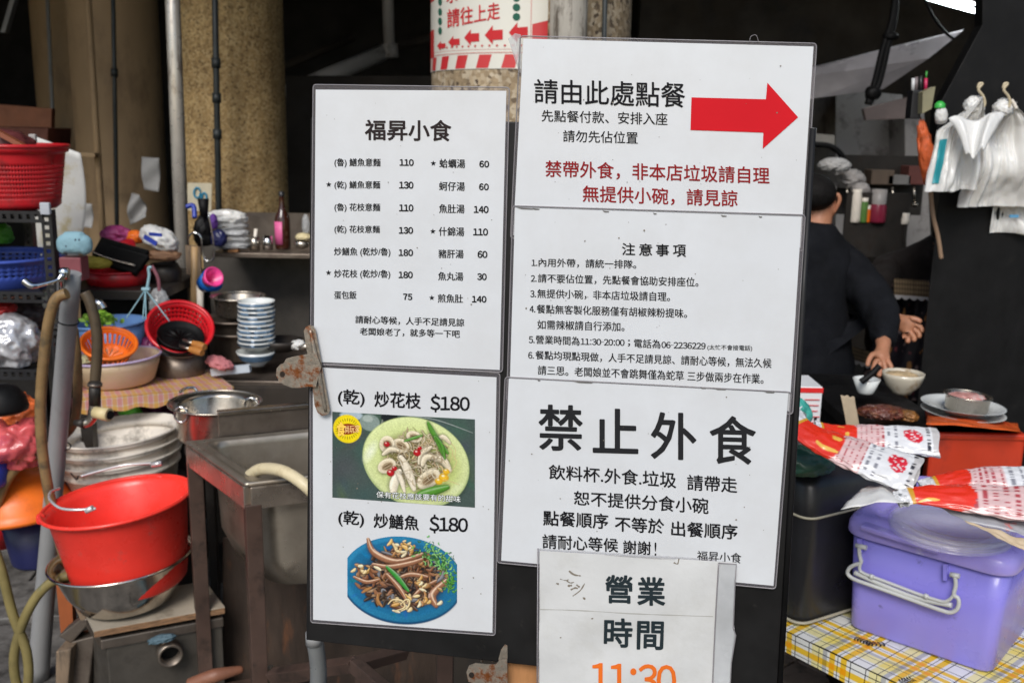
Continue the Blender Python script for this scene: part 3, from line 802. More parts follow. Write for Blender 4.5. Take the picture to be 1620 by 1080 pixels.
# printed photographs: a fine sheet of ink dots (one colour per mesh vertex), painted with soft brush strokes
import numpy as np
class Canvas:
    S = 2.0
    def __init__(s, x0, y0, x1, y1, c):
        s.x0, s.y0 = x0, y0
        s.w, s.h = int((x1 - x0) * s.S) + 1, int((y1 - y0) * s.S) + 1
        s.a = np.zeros((s.h, s.w, 3)) + np.array(c); s.m = np.zeros((s.h, s.w))
        s.X, s.Y = np.meshgrid(x0 + np.arange(s.w) / s.S, y0 + np.arange(s.h) / s.S)
    def box(s, xa, ya, xb, yb):
        i0, i1 = max(int((xa - s.x0) * s.S), 0), min(int((xb - s.x0) * s.S) + 2, s.w)
        j0, j1 = max(int((ya - s.y0) * s.S), 0), min(int((yb - s.y0) * s.S) + 2, s.h)
        return (slice(j0, max(j1, j0)), slice(i0, max(i1, i0)))
    def put(s, sl, al, c):
        al = np.clip(al, 0, 1)[..., None]; s.a[sl] = s.a[sl] * (1 - al) + c * al
        s.m[sl] = np.maximum(s.m[sl], al[..., 0])
    def ell(s, x, y, rx, ry, c, rot=0, edge=None, soft=.06, al=1.0, lx=0, ly=0):
        R_ = max(rx, ry) * 1.2; sl = s.box(x - R_, y - R_, x + R_, y + R_)
        X, Y = s.X[sl] - x, s.Y[sl] - y
        if X.size == 0: return
        u = (X * math.cos(rot) + Y * math.sin(rot)) / rx; v = (-X * math.sin(rot) + Y * math.cos(rot)) / ry
        d = np.sqrt(u * u + v * v)
        c0, c1 = np.array(c), np.array(edge if edge is not None else c)
        g = np.clip(d, 0, 1)[..., None] ** 2
        colr = (c0 * (1 - g) + c1 * g) * (1 + lx * u + ly * v)[..., None]
        s.put(sl, (1 - d) / soft * al if al == 1 else np.clip((1 - d) / soft, 0, 1) * al, colr)
    def stroke(s, pts, w, c, hl=.5, sh=.45, taper=True, shadow=True):
        v = [Vector((x, y, 0)) for x, y in pts]
        v = spline(v, 5) if len(v) > 2 else [v[0].lerp(v[1], i / 4) for i in range(5)]
        xs, ys = [p.x for p in v], [p.y for p in v]
        sl = s.box(min(xs) - w - 3, min(ys) - w - 3, max(xs) + w + 3, max(ys) + w + 4)
        X, Y = s.X[sl], s.Y[sl]
        if X.size == 0: return
        best = np.full(X.shape, 9.0); sd = np.zeros(X.shape); n = len(v)
        for i in range(n - 1):
            p, q = v[i], v[i + 1]; dx, dy = q.x - p.x, q.y - p.y; L2 = dx * dx + dy * dy + 1e-9
            t_ = np.clip(((X - p.x) * dx + (Y - p.y) * dy) / L2, 0, 1)
            ex, ey = X - p.x - dx * t_, Y - p.y - dy * t_
            T = (i + t_) / (n - 1); ww = w / 2 * ((.4 + .6 * np.sin(np.pi * (T * .9 + .05))) if taper else 1)
            d = np.sqrt(ex * ex + ey * ey) / ww
            k_ = d < best; best = np.where(k_, d, best); sd = np.where(k_, (ey + .4 * ex) / ww, sd)
        if shadow: s.put(sl, np.clip(1.9 - best, 0, 1) * .55 * (best > .7), np.array(c) * .12)
        tone = 1 - sh * np.clip(best, 0, 1) ** 2 - sh * .5 * np.clip(sd, -1, 1)
        colr = np.array(c) * np.clip(tone, .1, 2)[..., None] + hl * .5 * np.exp(-((sd + .4) / .22) ** 2)[..., None] * np.array((1, .95, .85)) * (best < 1)[..., None]
        s.put(sl, (1 - best) * w * .9, colr)
    def blur(s, n=1):
        for _ in range(n):
            for ax in (0, 1): s.a = (np.roll(s.a, 1, ax) + 2 * s.a + np.roll(s.a, -1, ax)) / 4
    def mesh(s, fn, name, parent, label, masked=False, post=None):
        q = np.random.RandomState(5).normal(0, 1, s.a.shape[:2])
        for _ in range(3):
            for ax in (0, 1): q = (np.roll(q, 1, ax) + 2 * q + np.roll(q, -1, ax)) / 4
        q = q / q.std(); s.a = s.a * (1 + .05 * q)[..., None]
        s.a = np.clip(s.a * (1 + np.random.RandomState(2).normal(0, .035, s.a.shape[:2]))[..., None], 0.004, .88)
        vs = [fn(s.X[j, i], s.Y[j, i]) for j in range(s.h) for i in range(s.w)]
        cs = [tuple(q) for q in s.a.reshape(-1, 3).tolist()]
        fs = [(j * s.w + i, (j + 1) * s.w + i, (j + 1) * s.w + i + 1, j * s.w + i + 1) for j in range(s.h - 1) for i in range(s.w - 1) if not masked or s.m[j, i] > .5]
        mb = MB(); mb.add(vs, fs, 0, False, cs)
        return mb.build(name, m_print, parent, color=True, label=label)
rn = random.Random(12)
def food(cv, cx, cy, rx, ry, n, pal, wmin, wmax, th0=None, hl=.35):
    for i in range(n):
        a = rn.uniform(0, 6.28); q = math.sqrt(rn.random())
        x, y = cx + rx * q * math.cos(a), cy + ry * q * math.sin(a)
        th = rn.uniform(0, 3.14) if th0 is None else rn.gauss(th0, .7); l = rn.uniform(6, 22); b = rn.uniform(-7, 7)
        cv.stroke([(x - l * math.cos(th) / 2, y - l * math.sin(th) / 2), (x + b * math.sin(th), y - b * math.cos(th)), (x + l * math.cos(th) / 2, y + l * math.sin(th) / 2)], rn.uniform(wmin, wmax), pal[i % len(pal)], hl * rn.random())
sk = lambda x: 12 * (x - 526) / 225
def f1(x, y):
    u = (x - 526) / 225; v = (y - 651) / 136
    return BP(x, 651 + 12 * u + v * (135.4 + 4.1 * u), fo)
cv = Canvas(525.8, 651, 751.4, 787, (0.060, 0.088, 0.078))
class Sk:   # un-skewed drawing: takes photograph pixels
    def ell(s, x, y, *a, **k_): cv.ell(x, y - sk(x), *a, **k_)
    def stroke(s, pts, *a, **k_): cv.stroke([(x, y - sk(x)) for x, y in pts], *a, **k_)
d = Sk()
for i in range(40):
    x, y = rn.uniform(528, 748), rn.uniform(655, 795)
    d.ell(x, y, rn.uniform(12, 45), rn.uniform(8, 26), tuple(v * rn.uniform(.6, 1.5) for v in (0.062, 0.092, 0.080)), rn.uniform(0, 3), soft=.9, al=.5)
d.ell(556, 657, 20, 8, (0.38, 0.46, 0.50), soft=.2); d.ell(585, 668, 17, 14, (0.22, 0.28, 0.25), .1, soft=.12); d.ell(582, 662, 10, 6, (0.36, 0.42, 0.38), soft=.3)
d.ell(616, 660, 15, 9, (0.014, 0.018, 0.02), soft=.2); d.stroke([(605, 664), (604, 678)], 5, (0.16, 0.18, 0.15), .1)
d.stroke([(640, 657), (690, 664), (748, 684)], 2.5, (0.22, 0.27, 0.25), .3)
d.ell(661, 737, 86, 70, (0.02, 0.035, 0.02), .22, soft=.12, al=.8)
d.ell(658, 730, 86, 70, (0.33, 0.40, 0.15), .22, edge=(0.42, 0.50, 0.22), soft=.02)
d.ell(658, 728.5, 84.5, 68, (0.50, 0.57, 0.20), .22, edge=(0.64, 0.70, 0.34), soft=.03, lx=-.06, ly=-.10)
d.ell(668, 732, 66, 53, (0.36, 0.42, 0.12), .22, edge=(0.50, 0.56, 0.20), soft=.25, lx=.06, ly=.08)
d.ell(586, 714, 10, 24, (0.86, 0.90, 0.72), .5, soft=1, al=.8); d.ell(722, 770, 16, 8, (0.7, 0.76, 0.45), -.7, soft=1, al=.6)
d.ell(652, 725, 54, 44, (0.14, 0.11, 0.04), .3, soft=.4, al=.9)
pal = [(0.58, 0.44, 0.26), (0.66, 0.55, 0.36), (0.42, 0.30, 0.17), (0.72, 0.62, 0.44), (0.26, 0.16, 0.08), (0.60, 0.46, 0.22), (0.30, 0.26, 0.10), (0.50, 0.47, 0.26)]
class SkC:
    def stroke(s, pts, *a, **k_): d.stroke(pts, *a, **k_)
food(SkC(), 655, 724, 50, 42, 260, pal, 1.0, 3.6)
def squid(x, y, rx, ry, rot):
    d.ell(x, y + 2, rx + 3, ry + 3, (0.06, 0.04, 0.02), rot, soft=.4, al=.7)
    d.ell(x, y, rx, ry, (0.62, 0.50, 0.32), rot, edge=(0.82, 0.73, 0.55), soft=.1, ly=-.15)
    d.ell(x + 1, y + .5, rx * .66, ry * .55, (0.16, 0.10, 0.05), rot, edge=(0.38, 0.27, 0.15), soft=.2)
    for q in (-.25, .2): d.stroke([(x - rx * .5 * math.cos(rot), y - rx * .5 * math.sin(rot) + q * ry), (x, y + q * ry), (x + rx * .5 * math.cos(rot), y + rx * .5 * math.sin(rot) + q * ry)], 1.6, (0.5, 0.38, 0.22))
squid(634, 704, 14, 11, .4); squid(655, 690, 13, 9, .2); squid(612, 702, 12, 14, .3)
for pts, w in (([(606, 718), (618, 710), (630, 712)], 9), ([(680, 722), (700, 726), (712, 742)], 12), ([(663, 732), (668, 716), (682, 706)], 9), ([(690, 700), (700, 690), (712, 700)], 8), ([(668, 735), (674, 722), (690, 722)], 10)):
    d.stroke(pts, w, (0.72, 0.62, 0.44), .4)
squid(612, 736, 16, 11, -.5); squid(678, 756, 22, 13, -.65)
for pts, w in (([(634, 722), (646, 745), (655, 772)], 14), ([(622, 778), (624, 762), (632, 744)], 15), ([(626, 742), (634, 756), (640, 776)], 8)):
    d.stroke(pts, w, (0.80, 0.71, 0.55), .5, .35)
food(SkC(), 660, 728, 42, 36, 55, pal[:4], .8, 2.0)
for pts, w in (([(677, 668), (686, 685), (708, 715)], 9), ([(703, 722), (694, 700), (688, 690)], 8), ([(640, 697), (655, 692), (668, 688)], 5), ([(660, 782), (680, 776), (708, 768)], 15), ([(690, 690), (700, 705), (704, 725)], 5)):
    d.stroke(pts, w, (0.09, 0.27, 0.03), .35)
for x, y, r in ((612, 702, 5.5), (660, 715, 7), (618, 747, 7), (664, 708, 4), (624, 740, 5)):
    d.ell(x, y, r, r * .9, (0.50, 0.015, 0.02), edge=(0.20, 0.005, 0.01), soft=.2); d.ell(x - 1.5, y - 2, r * .35, r * .28, (0.9, 0.55, 0.5), soft=.7)
for x, y, r in ((702, 753, 9), (694, 759, 7), (706, 744, 6)):
    d.ell(x, y, r, r * .8, (0.80, 0.48, 0.03), edge=(0.52, 0.26, 0.01), soft=.2); d.ell(x - 1, y - 2.5, r * .4, r * .25, (0.95, 0.85, 0.5), soft=.7)
for pts in (([(714, 715), (722, 730), (708, 752)]), ([(700, 756), (715, 760), (727, 764)]), ([(700, 700), (716, 712), (712, 730)]), ([(706, 694), (720, 708), (718, 728)])): d.stroke(pts, 1.5, (0.62, 0.47, 0.22), .2, shadow=False)
d.ell(549.6, 678, 23, 23, (0.88, 0.72, 0.01), edge=(0.80, 0.60, 0.01), soft=.05)
for k in range(28):
    a = k * math.pi / 14
    d.stroke([(549.6 + 14 * math.cos(a), 678 + 12 * math.sin(a)), (549.6 + 19 * math.cos(a), 678 + 17 * math.sin(a))], 1.7, (0.20, 0.14, 0.01), 0, 0, shadow=False)
d.ell(549.6, 678.5, 17, 9.5, (0.26, 0.04, 0.01), -.12, soft=.15)
cv.blur(1)
o_ph = cv.mesh(f1, 'dish_photograph', t, 'printed photograph of stir-fried squid on a pale green plate')
mb = MB(); tb = fo + .0003
put_text(mb, '食', 532.5, 667, 690, 547, 667, 690, lambda x, y: BP(x, y, tb), 1.3, (0.95, 0.62, 0.10))
put_text(mb, '尚玩家', 546, 672.5, 685, 569, 671.5, 684, lambda x, y: BP(x, y, tb), .3, (0.95, 0.60, 0.25))
put_text(mb, '保有花枝應該要有的甜味', 595, 775.8, 787.2, 729, 783.2, 795, lambda x, y: BP(x, y, tb), 1.4, (0.03, 0.04, 0.03))
put_text(mb, '保有花枝應該要有的甜味', 595.5, 776.4, 786.6, 728.5, 783.8, 794.4, lambda x, y: BP(x, y, tb + .0003), .0, (0.88, 0.90, 0.88))
mb.build('caption', m_print, t, color=True)
# second photograph
cv = Canvas(549.5, 845, 723, 988, (0.66, 0.68, 0.70)); d = cv
d.ell(642, 934, 92, 54, (0.46, 0.62, 0.68), .1, edge=(0.60, 0.68, 0.70), soft=.25)
d.ell(636, 917.5, 98, 70, (0.008, 0.06, 0.14), .12, soft=.02)
d.ell(636, 915.5, 97, 68.5, (0.03, 0.24, 0.42), .12, edge=(0.02, 0.17, 0.32), soft=.03, lx=-.2, ly=-.1)
d.ell(636, 914.5, 89, 61, (0.012, 0.10, 0.22), .12, edge=(0.015, 0.15, 0.30), soft=.06)
for i in range(60):
    a = rn.uniform(0, 6.28); q = rn.uniform(.55, .97)
    d.ell(636 + 88 * q * math.cos(a), 915 + 60 * q * math.sin(a), rn.uniform(3, 14), rn.uniform(2, 6), tuple(v * rn.uniform(.5, 1.7) for v in (0.014, 0.14, 0.28)), a, soft=.9, al=.5)
d.ell(637, 917, 74, 52, (0.02, 0.014, 0.012), .1, soft=.35, al=.95)
pal = [(0.24, 0.09, 0.04), (0.09, 0.04, 0.02), (0.42, 0.20, 0.07), (0.30, 0.13, 0.06), (0.05, 0.03, 0.02), (0.03, 0.02, 0.02), (0.40, 0.25, 0.14), (0.15, 0.06, 0.03), (0.20, 0.20, 0.22)]
food(d, 637, 916, 68, 46, 300, pal, 2.0, 7.0, .25)
for pts, w in (([(582, 852), (592, 874), (628, 888), (668, 876)], 11), ([(590, 892), (616, 896), (650, 890), (668, 884)], 9), ([(612, 908), (632, 930), (644, 950)], 8), ([(690, 958), (684, 940), (706, 918)], 13), ([(560, 912), (580, 920), (600, 916)], 7), ([(630, 914), (650, 908), (676, 912)], 8), ([(652, 945), (668, 930), (690, 918)], 7)):
    d.stroke(pts, w, (0.34, 0.15, 0.08), .5); d.stroke([(x, y - w * .18) for x, y in pts], w * .28, (0.72, 0.50, 0.34), .3, shadow=False)
for i in range(66):
    cx_, cy_ = ((632, 866), (576, 896), (668, 950), (634, 955), (672, 922), (646, 868))[i % 6]
    x, y = cx_ + rn.gauss(0, 10), cy_ + rn.gauss(0, 6)
    cc = [(0.74, 0.46, 0.14), (0.80, 0.60, 0.30), (0.60, 0.32, 0.08), (0.82, 0.70, 0.45), (0.45, 0.22, 0.08)][i % 5]
    th = rn.uniform(0, 3.14); l = rn.uniform(2, 6)
    d.stroke([(x - l * math.cos(th), y - l * math.sin(th)), (x + 2 * math.sin(th), y), (x + l * math.cos(th), y + l * math.sin(th))], rn.uniform(3, 6.5), cc, .45)
for a0 in (0, 1): d.stroke([(614 + 20 * a0, 955), (622 + 20 * a0, 948), (636 + 12 * a0, 950), (640 + 5 * a0, 960), (624 + 10 * a0, 966)], 3.2, (0.80, 0.62, 0.32), .4)
d.stroke([(612, 896), (628, 912), (646, 934)], 8, (0.04, 0.28, 0.04), .5)
for i in range(200):
    u = rn.random()
    x, y = (668 + 44 * u + rn.gauss(0, 8), 866 + 32 * u + rn.gauss(0, 8)) if i % 4 else (714 + rn.gauss(0, 5), 922 + rn.gauss(0, 8))
    th = rn.uniform(0, 6.28); cc = [(0.07, 0.32, 0.04), (0.14, 0.48, 0.10), (0.03, 0.15, 0.02), (0.26, 0.58, 0.18)][i % 4]
    l = rn.uniform(.4, 1.1)
    d.stroke([(x, y), (x + 4 * l * math.cos(th), y + 4 * l * math.sin(th)), (x + 7 * l * math.cos(th + .5), y + 7 * l * math.sin(th + .5))], rn.uniform(1.2, 3.2), cc, .3)
cv.blur(1)
cv.mesh(lambda x, y: BP(x, y, fo), 'dish_photograph', t, 'printed photograph of fried eel on a dark blue plate', masked=True)

# --- arrow sign (top right)
off = .002; fo = off + .0007; f = lambda x, y: BP(x, y, fo)
t = signsheet('arrow_sign', 'laminated sign with a big red arrow pointing right, topmost on the right of the board', [(828, 61.5), (1287, 74), (1266.5, 392), (812, 372)], [(823, 57), (1292, 69), (1271.5, 397), (807.5, 377)], off)
mb = MB()
put_text(mb, '請由此處點餐', 845, 125, 163.5, 1084, 131, 171, f, .9)
put_text(mb, '先點餐付款、安排入座', 856.7, 173.5, 192.5, 1056, 178.5, 198.5, f, .4)
put_text(mb, '請勿先佔位置', 890.7, 205.5, 224.5, 1009, 208.5, 228, f, .4)
DR = (0.27, 0.012, 0.015)
put_text(mb, '禁帶外食，非本店垃圾請自理', 862.7, 253.5, 280.5, 1217.5, 264.5, 292, f, .7, DR)
put_text(mb, '無提供小碗，請見諒', 921.7, 293, 320, 1167, 301, 328, f, .7, DR)
mb.build('lettering', m_print, t, color=True)
mb = MB(); mb.cc = (0.62, 0.012, 0.02)
ar = [(1094, 154.3), (1211.7, 157.3), (1214, 131), (1262.7, 185.7), (1206.7, 235.7), (1207.7, 210), (1092.3, 206)]
mb.add([f(*p) for p in ar], [tuple(range(6, -1, -1))])
mb.build('arrow', m_print, t, color=True)
hose('torn_film', '', [(1186, 66), (1188, 58), (1196, 56), (1200, 66)], .0003, m_clearedge, 1.05, parent=t)

# --- rules sign
off = .0036; fo = off + .0007; f = lambda x, y: BP(x, y, fo)
t = signsheet('rules_sign', 'laminated sheet of six numbered house rules, middle sign on the right of the board', [(815, 328.5), (1268, 343), (1249, 650), (806, 630)], [(811, 325.5), (1274, 340), (1254, 655), (801.5, 634)], off)
mb = MB()
for i_, (ch, x0) in enumerate(zip('注意事項', (984, 1011, 1037.7, 1064.5))): put_text(mb, ch, x0, 384 + i_ * .9, 403.5 + i_ * .9, x0 + 21, 384.5 + i_ * .9, 404 + i_ * .9, f, .7)
# spaced title: drawn again wide
L = [('1.', '內用外帶，請統一排隊。', 841, 852, 1006.7, 408, 422, 411, 425.5),
     ('2.', '請不要佔位置，先點餐會協助安排座位。', 840, 851, 1105, 432.7, 447, 438.5, 454),
     ('3.', '無提供小碗，非本店垃圾請自理。', 839, 850, 1060, 456.7, 471.5, 461.5, 477),
     ('4.', '餐點無客製化服務僅有胡椒辣粉提味。', 838, 849, 1087, 481, 495.5, 488, 503),
     ('', '如需辣椒請自行添加。', 0, 850, 988, 505.5, 520.5, 509, 524),
     ('6.', '餐點均現點現做，人手不足請見諒、請耐心等候，無法久候', 835.7, 847, 1220.7, 554, 568.5, 566.5, 582.5),
     ('', '請三思。老闆娘並不會跳舞僅為蛇草 三步做兩步在作業。', 0, 850.7, 1208, 577.5, 592.5, 591, 607)]
for num, s, nx, x0, x1, ya, yb, yc, yd in L:
    if num: put_num(mb, num, nx, ya + 2, yb - 1.5, nx + 9.5, ya + 2.3, yb - 1.2, f, .6)
    put_text(mb, s, x0, ya, yb, x1, yc, yd, f, .45)
put_num(mb, '5.', 836.7, 531, 542.5, 846.5, 531.3, 542.8, f, .6)
put_text(mb, '營業時間為', 847.5, 529.5, 543.5, 917, 532.3, 546.5, f, .45)
put_num(mb, '11:30-20:00', 918.5, 534.5, 545, 988, 536.5, 547, f, .6)
put_text(mb, '；', 993, 537, 548, 997, 537, 548, f, .45)
put_text(mb, '電話為', 1003, 535.3, 549.5, 1045, 537, 551.3, f, .45)
put_num(mb, '06-2236229', 1046.5, 539.8, 550.3, 1116.5, 541.8, 552.3, f, .6)
put_text(mb, '(太忙不會接電話)', 1119, 544.8, 554, 1190, 546, 556, f, .2)
mb.build('lettering', m_print, t, color=True)

# --- no outside food sign
off = .0052; fo = off + .0007; f = lambda x, y: BP(x, y, fo)
t = signsheet('outside_food_sign', 'laminated sign headed by four very large black characters, below the numbered rules sheet', [(805, 598.5), (1247, 621.7), (1223.7, 925.8), (793, 886)], [(799, 596), (1252, 620), (1227, 931), (786.5, 889.5)], off)
mb = MB()
for ch, x0, x1, a, b in (('禁', 851.7, 922, 639, 712), ('止', 937.5, 1010, 645, 716), ('外', 1029.5, 1102, 651, 726), ('食', 1122.5, 1196, 656.5, 733)):
    put_text(mb, ch, x0, a, b, x1, a + 2, b + 2, f, 2.6, (0.02, 0.02, 0.022))
put_text(mb, '飲料杯.外食.垃圾', 868, 734, 757.5, 1070, 746.5, 772, f, .8)
put_text(mb, '請帶走', 1087, 750, 775, 1166.5, 754.3, 779.5, f, .8)
put_text(mb, '恕不提供分食小碗', 908, 775.5, 798.5, 1121, 787.5, 813, f, .8)
put_text(mb, '點餐順序', 859, 806.5, 830.7, 962.5, 812, 836.7, f, 1.0)
put_text(mb, '不等於', 972.7, 816, 840, 1051, 820, 844.5, f, 1.0)
put_text(mb, '出餐順序', 1061.7, 823, 847.3, 1167, 829, 853.5, f, 1.0)
put_text(mb, '請耐心等候', 858, 844, 867, 978, 851, 873.5, f, .8)
put_text(mb, '謝謝', 985.7, 853.5, 875, 1030, 856, 877.5, f, .8)
put_text(mb, '!', 1035.5, 857, 878.5, 1038.5, 857, 878.5, f, .45)
put_text(mb, '福昇小食', 1102.7, 870, 886.3, 1173, 874, 891, f, .45)
mb.build('lettering', m_print, t, color=True)
# narrow clear sleeve strips on the left of the rules sign
# --- opening hours sign
off = .0085; fo = off + .0007; f = lambda x, y: BP(x, y, fo)
t = thing('opening_hours_sign', 'wrinkled stained opening-hours sheet with orange numerals, hanging from the bottom of the board', 'sign', BP(990, 1180, off))
def hp(u, v):
    x0, x1 = 854 - 3 * v, 1164 - 14 * v
    if v > .30: x1 -= 0
    e = 0
    if 0.28 < v < 0.40: e = 3 * (1 - abs(v - .34) / .06)
    x = x0 + (x1 - x0 + e) * u
    y = 870.5 + 18.5 * u + (1190 - 870) * v
    w = .0011 * math.sin(u * 9 + v * 7) * math.sin(v * 11 + 1) + .0011 * math.exp(-((u - .80 + .2 * v) / .06) ** 2) * v + .0008 * noise.noise(Vector((u * 5, v * 6, 1)))
    return BP(x, y, off + w)
MB().grid(hp, 50, 50).build('paper', m_paper_old, t)
def onpaper(x, y, lift=.0008):
    v = (y - 870.5 - 18.5 * (x - 854) / 310) / 320; x0, x1 = 854 - 3 * v, 1164 - 14 * v; u = (x - x0) / (x1 - x0)
    return hp(u, v) + BN * lift
mb = MB()
for ch, x0, x1, a, b in (('營', 957.4, 1001, 908, 953), ('業', 1008, 1052.6, 911, 956.5), ('時', 955, 1000, 976, 1022.5), ('間', 1007, 1049.5, 980.5, 1026)):
    put_text(mb, ch, x0, a, b, x1, a + 1, b + 1, onpaper, 2.2, (0.02, 0.03, 0.035))
put_num(mb, '11:30', 935, 1046, 1095, 1069, 1050.5, 1100, onpaper, 1.6, (0.78, 0.16, 0.02))
put_text(mb, '|', 998, 1112, 1125, 1002, 1112, 1125, onpaper, 1.6, (0.78, 0.16, 0.02))
put_num(mb, '20:00', 935, 1132, 1172, 1069, 1136, 1176, onpaper, 1.6, (0.78, 0.16, 0.02))
mb.build('lettering', m_print, t, color=True)
mb = MB(); mb.cc = (0.22, 0.19, 0.15)   # grime and cracks where the film has broken
def markline(pts, w):
    v = spline([Vector((x, y, 0)) for x, y in pts], 5); n = len(v)
    vs = []
    for i, p in enumerate(v):
        d = (v[min(i + 1, n - 1)] - v[max(i - 1, 0)]).normalized(); q = Vector((-d.y, d.x, 0)) * w * rnd.uniform(.2, .8)
        vs += [onpaper(p.x + q.x, p.y + q.y, .0004), onpaper(p.x - q.x, p.y - q.y, .0004)]
    mb.add(vs, [(2 * i, 2 * i + 1, 2 * i + 3, 2 * i + 2) for i in range(n - 1)])
for pts, w in (([(900, 902), (908, 908), (919, 910)], 2.2), ([(886, 915), (894, 917), (900, 916)], 1.2), ([(896, 917), (902, 921), (908, 920)], 1.5), ([(880, 922), (884, 923)], 2.5), ([(925, 922), (918, 933), (906, 942)], 1.8), ([(903, 932), (910, 929), (914, 930)], 2.2), ([(922, 944), (926, 947)], 2.5), ([(912, 924), (917, 928)], 3.0), ([(898, 926), (905, 925)], 2.6), ([(1066, 889), (1072, 891), (1074, 883)], 2.2), ([(935, 978), (938, 977)], 1.8), ([(886, 1008), (888, 1007)], 1.5)):
    markline(pts, w)
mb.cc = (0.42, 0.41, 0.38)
markline([(854, 963), (900, 964), (950, 966.5), (1010, 970), (1128, 974)], 1.2)  # fold across the sheet, its shade painted on as a grey line
mb.build('grime_and_crease', m_print, t, color=True)
fs_ = [(1136, 890), (1165, 892), (1163, 920), (1160, 993), (1164, 1004), (1157, 1047), (1150, 1190), (1122, 1190), (1130, 1000)]
MB().prism([BP(x, y, off + .0014) for x, y in fs_], BN * .0005).build('folded_film_strip', m_clearbag, t)
MB().tube([BP(1137, 890, off + .002), BP(1131, 1000, off + .002), BP(1123, 1190, off + .002)], .0008, 6).build('film_crease', m_clearedge, t)
MB().tube([BP(1137, 890, off + .002), BP(1165, 892, off + .002), BP(1163, 920, off + .002), BP(1160, 993, off + .002), BP(1164, 1004, off + .002), BP(1157, 1047, off + .002), BP(1150, 1190, off + .002)], .0007, 6, smooth_path=False).build('film_crease', m_clearedge, t)
MB().tube([BP(851, 867, off), BP(849, 1190, off)], .0008, 6).build('film_crease', m_clearedge, t)
fm = [(850, 866.5), (1134, 884), (1134, 890), (855, 871), (853, 1190), (848.5, 1190)]
MB().prism([BP(x, y, off - .0005) for x, y in fm], BN * .0005).build('film_margin', m_clear, t)

# loose film flaps
MB().prism([BP(804, 62, -.006), BP(815, 53, -.004), BP(824, 55, .001), BP(826, 118, .001), BP(820, 112, -.003)], BN * .0006).build('film_flap', m_clearbag, bpy.data.objects['arrow_sign'])
MB().prism([BP(1283, 202, .001), BP(1292, 203, -.002), BP(1288, 240, -.002), BP(1283, 262, .001)], BN * .0006).build('film_flap', m_clearbag, bpy.data.objects['arrow_sign'])
MB().prism([BP(1268, 342, .001), BP(1275, 341, .0), BP(1272, 400, 0), BP(1262, 520, 0), BP(1257, 615, 0), BP(1252, 615, .001)], BN * .0006).build('film_flap', m_clear, bpy.data.objects['rules_sign'])
# specks of grime on the sheets
for own, o2, (xa, ya, xb, yb), n_ in (('menu_sign', .0030, (505, 150, 785, 565), 22), ('dish_photo_sign', .0022, (502, 600, 775, 975), 24), ('arrow_sign', .0030, (832, 75, 1262, 320), 26), ('rules_sign', .0046, (820, 350, 1240, 600), 26), ('outside_food_sign', .0062, (805, 625, 1225, 860), 26)):
    mb = MB(); mb.cc = (.22, .19, .15)
    for i in range(n_):
        x, y, s_ = rnd.uniform(xa, xb), rnd.uniform(ya, yb), rnd.choice((.5, .6, .7, .9, 1.3))
        mb.add([BP(x + s_ * math.cos(a) * rnd.uniform(.6, 1.4), y + s_ * math.sin(a) * rnd.uniform(.6, 1.4), o2) for a in (0, -1.2, -2.5, -3.7, -5)], [(0, 1, 2, 3, 4)])
    tag(mb.build('specks', m_print, bpy.data.objects[own], color=True), kind='stuff')
# worn glue marks along the two sheet joints
for own, o2, L in (('rules_sign', .0045, ((816, 329, 30), (842, 330, 12), (953, 334, 11), (1033, 337.5, 6), (1140, 341, 10), (1200, 342.5, 6))), ('outside_food_sign', .0062, ((850, 601, 5), (905, 603.5, 34), (1108, 613, 9), (1128, 614.5, 22), (1208, 619.5, 18)))):
    mb = MB(); mb.cc = (0.16, 0.15, 0.14)
    for x, y, w in L:
        mb.add([BP(x, y - 1.2, o2), BP(x + w * .4, y - .2, o2), BP(x + w, y + w * .04, o2), BP(x + w * .9, y + 1.4 + w * .04, o2), BP(x + w * .3, y + 1.8, o2)], [(0, 4, 3, 2, 1)])
    tag(mb.build('glue_marks', m_print, bpy.data.objects[own], color=True), kind='stuff')
# ---------------------------------------------------------------- rusty clips
def clip(label, bar, wing, hole, off):
    t = thing('bulldog_clip', label, 'clip', BP(*hole, off))
    v, fcs = cutout(bar, [], off + .0035, .0022)
    MB().add(v, fcs).build('jaw', m_rust_clip, t, bevel=.0006)
    hp_ = [(hole[0] + 4.5 * math.cos(k * math.pi / 6), hole[1] + 5 * math.sin(k * math.pi / 6)) for k in range(12)]
    v, fcs = cutout(wing, [hp_], off + .009, .0012)
    MB().add(v, fcs).build('wing', m_rust_clip, t, bevel=.0004)
    v, fcs = cutout([(x + (hole[0] - x) * .05, y + (hole[1] - y) * .05) for x, y in wing], [hp_], off - .022, .0012)
    MB().add(v, fcs).build('wing', m_rust_clip, t, bevel=.0004)
    return t
bar1 = [(481, 523), (484, 517), (490, 514), (496, 516), (499, 522), (506, 560), (514, 605), (522, 650), (519, 655), (510, 657), (503, 652), (498, 640), (495, 612), (490, 575), (484, 545)]
wing1 = [(500, 612), (488, 611), (474, 613), (462, 613), (449, 608), (441, 602), (437, 593), (438, 582), (444, 576), (449, 574), (453, 567), (463, 564), (485, 560), (500, 558), (508, 580)]
t = clip('rusty nickel bulldog clip gripping the left edge of the board between the two menu sheets', bar1, wing1, (447, 592), .004)
MB().tube([BP(491, 522, .0095), BP(501, 575, .011), BP(515, 650, .0095)], [.0018, .003, .0018], 8).build('spring_rib', m_rust_clip, t)
bar2 = [(789, 1040), (793, 1026), (799, 1018), (803, 1020), (803, 1080), (800, 1110), (792, 1110), (788, 1080)]
wing2 = [(738, 1062), (742, 1052), (752, 1048), (770, 1050), (784, 1050), (790, 1044), (802, 1042), (803, 1082), (785, 1080), (757, 1082), (741, 1077)]
t = clip('rusty clip at the bottom edge of the board, left of the opening-hours sheet', bar2, wing2, (746, 1067), -.004)
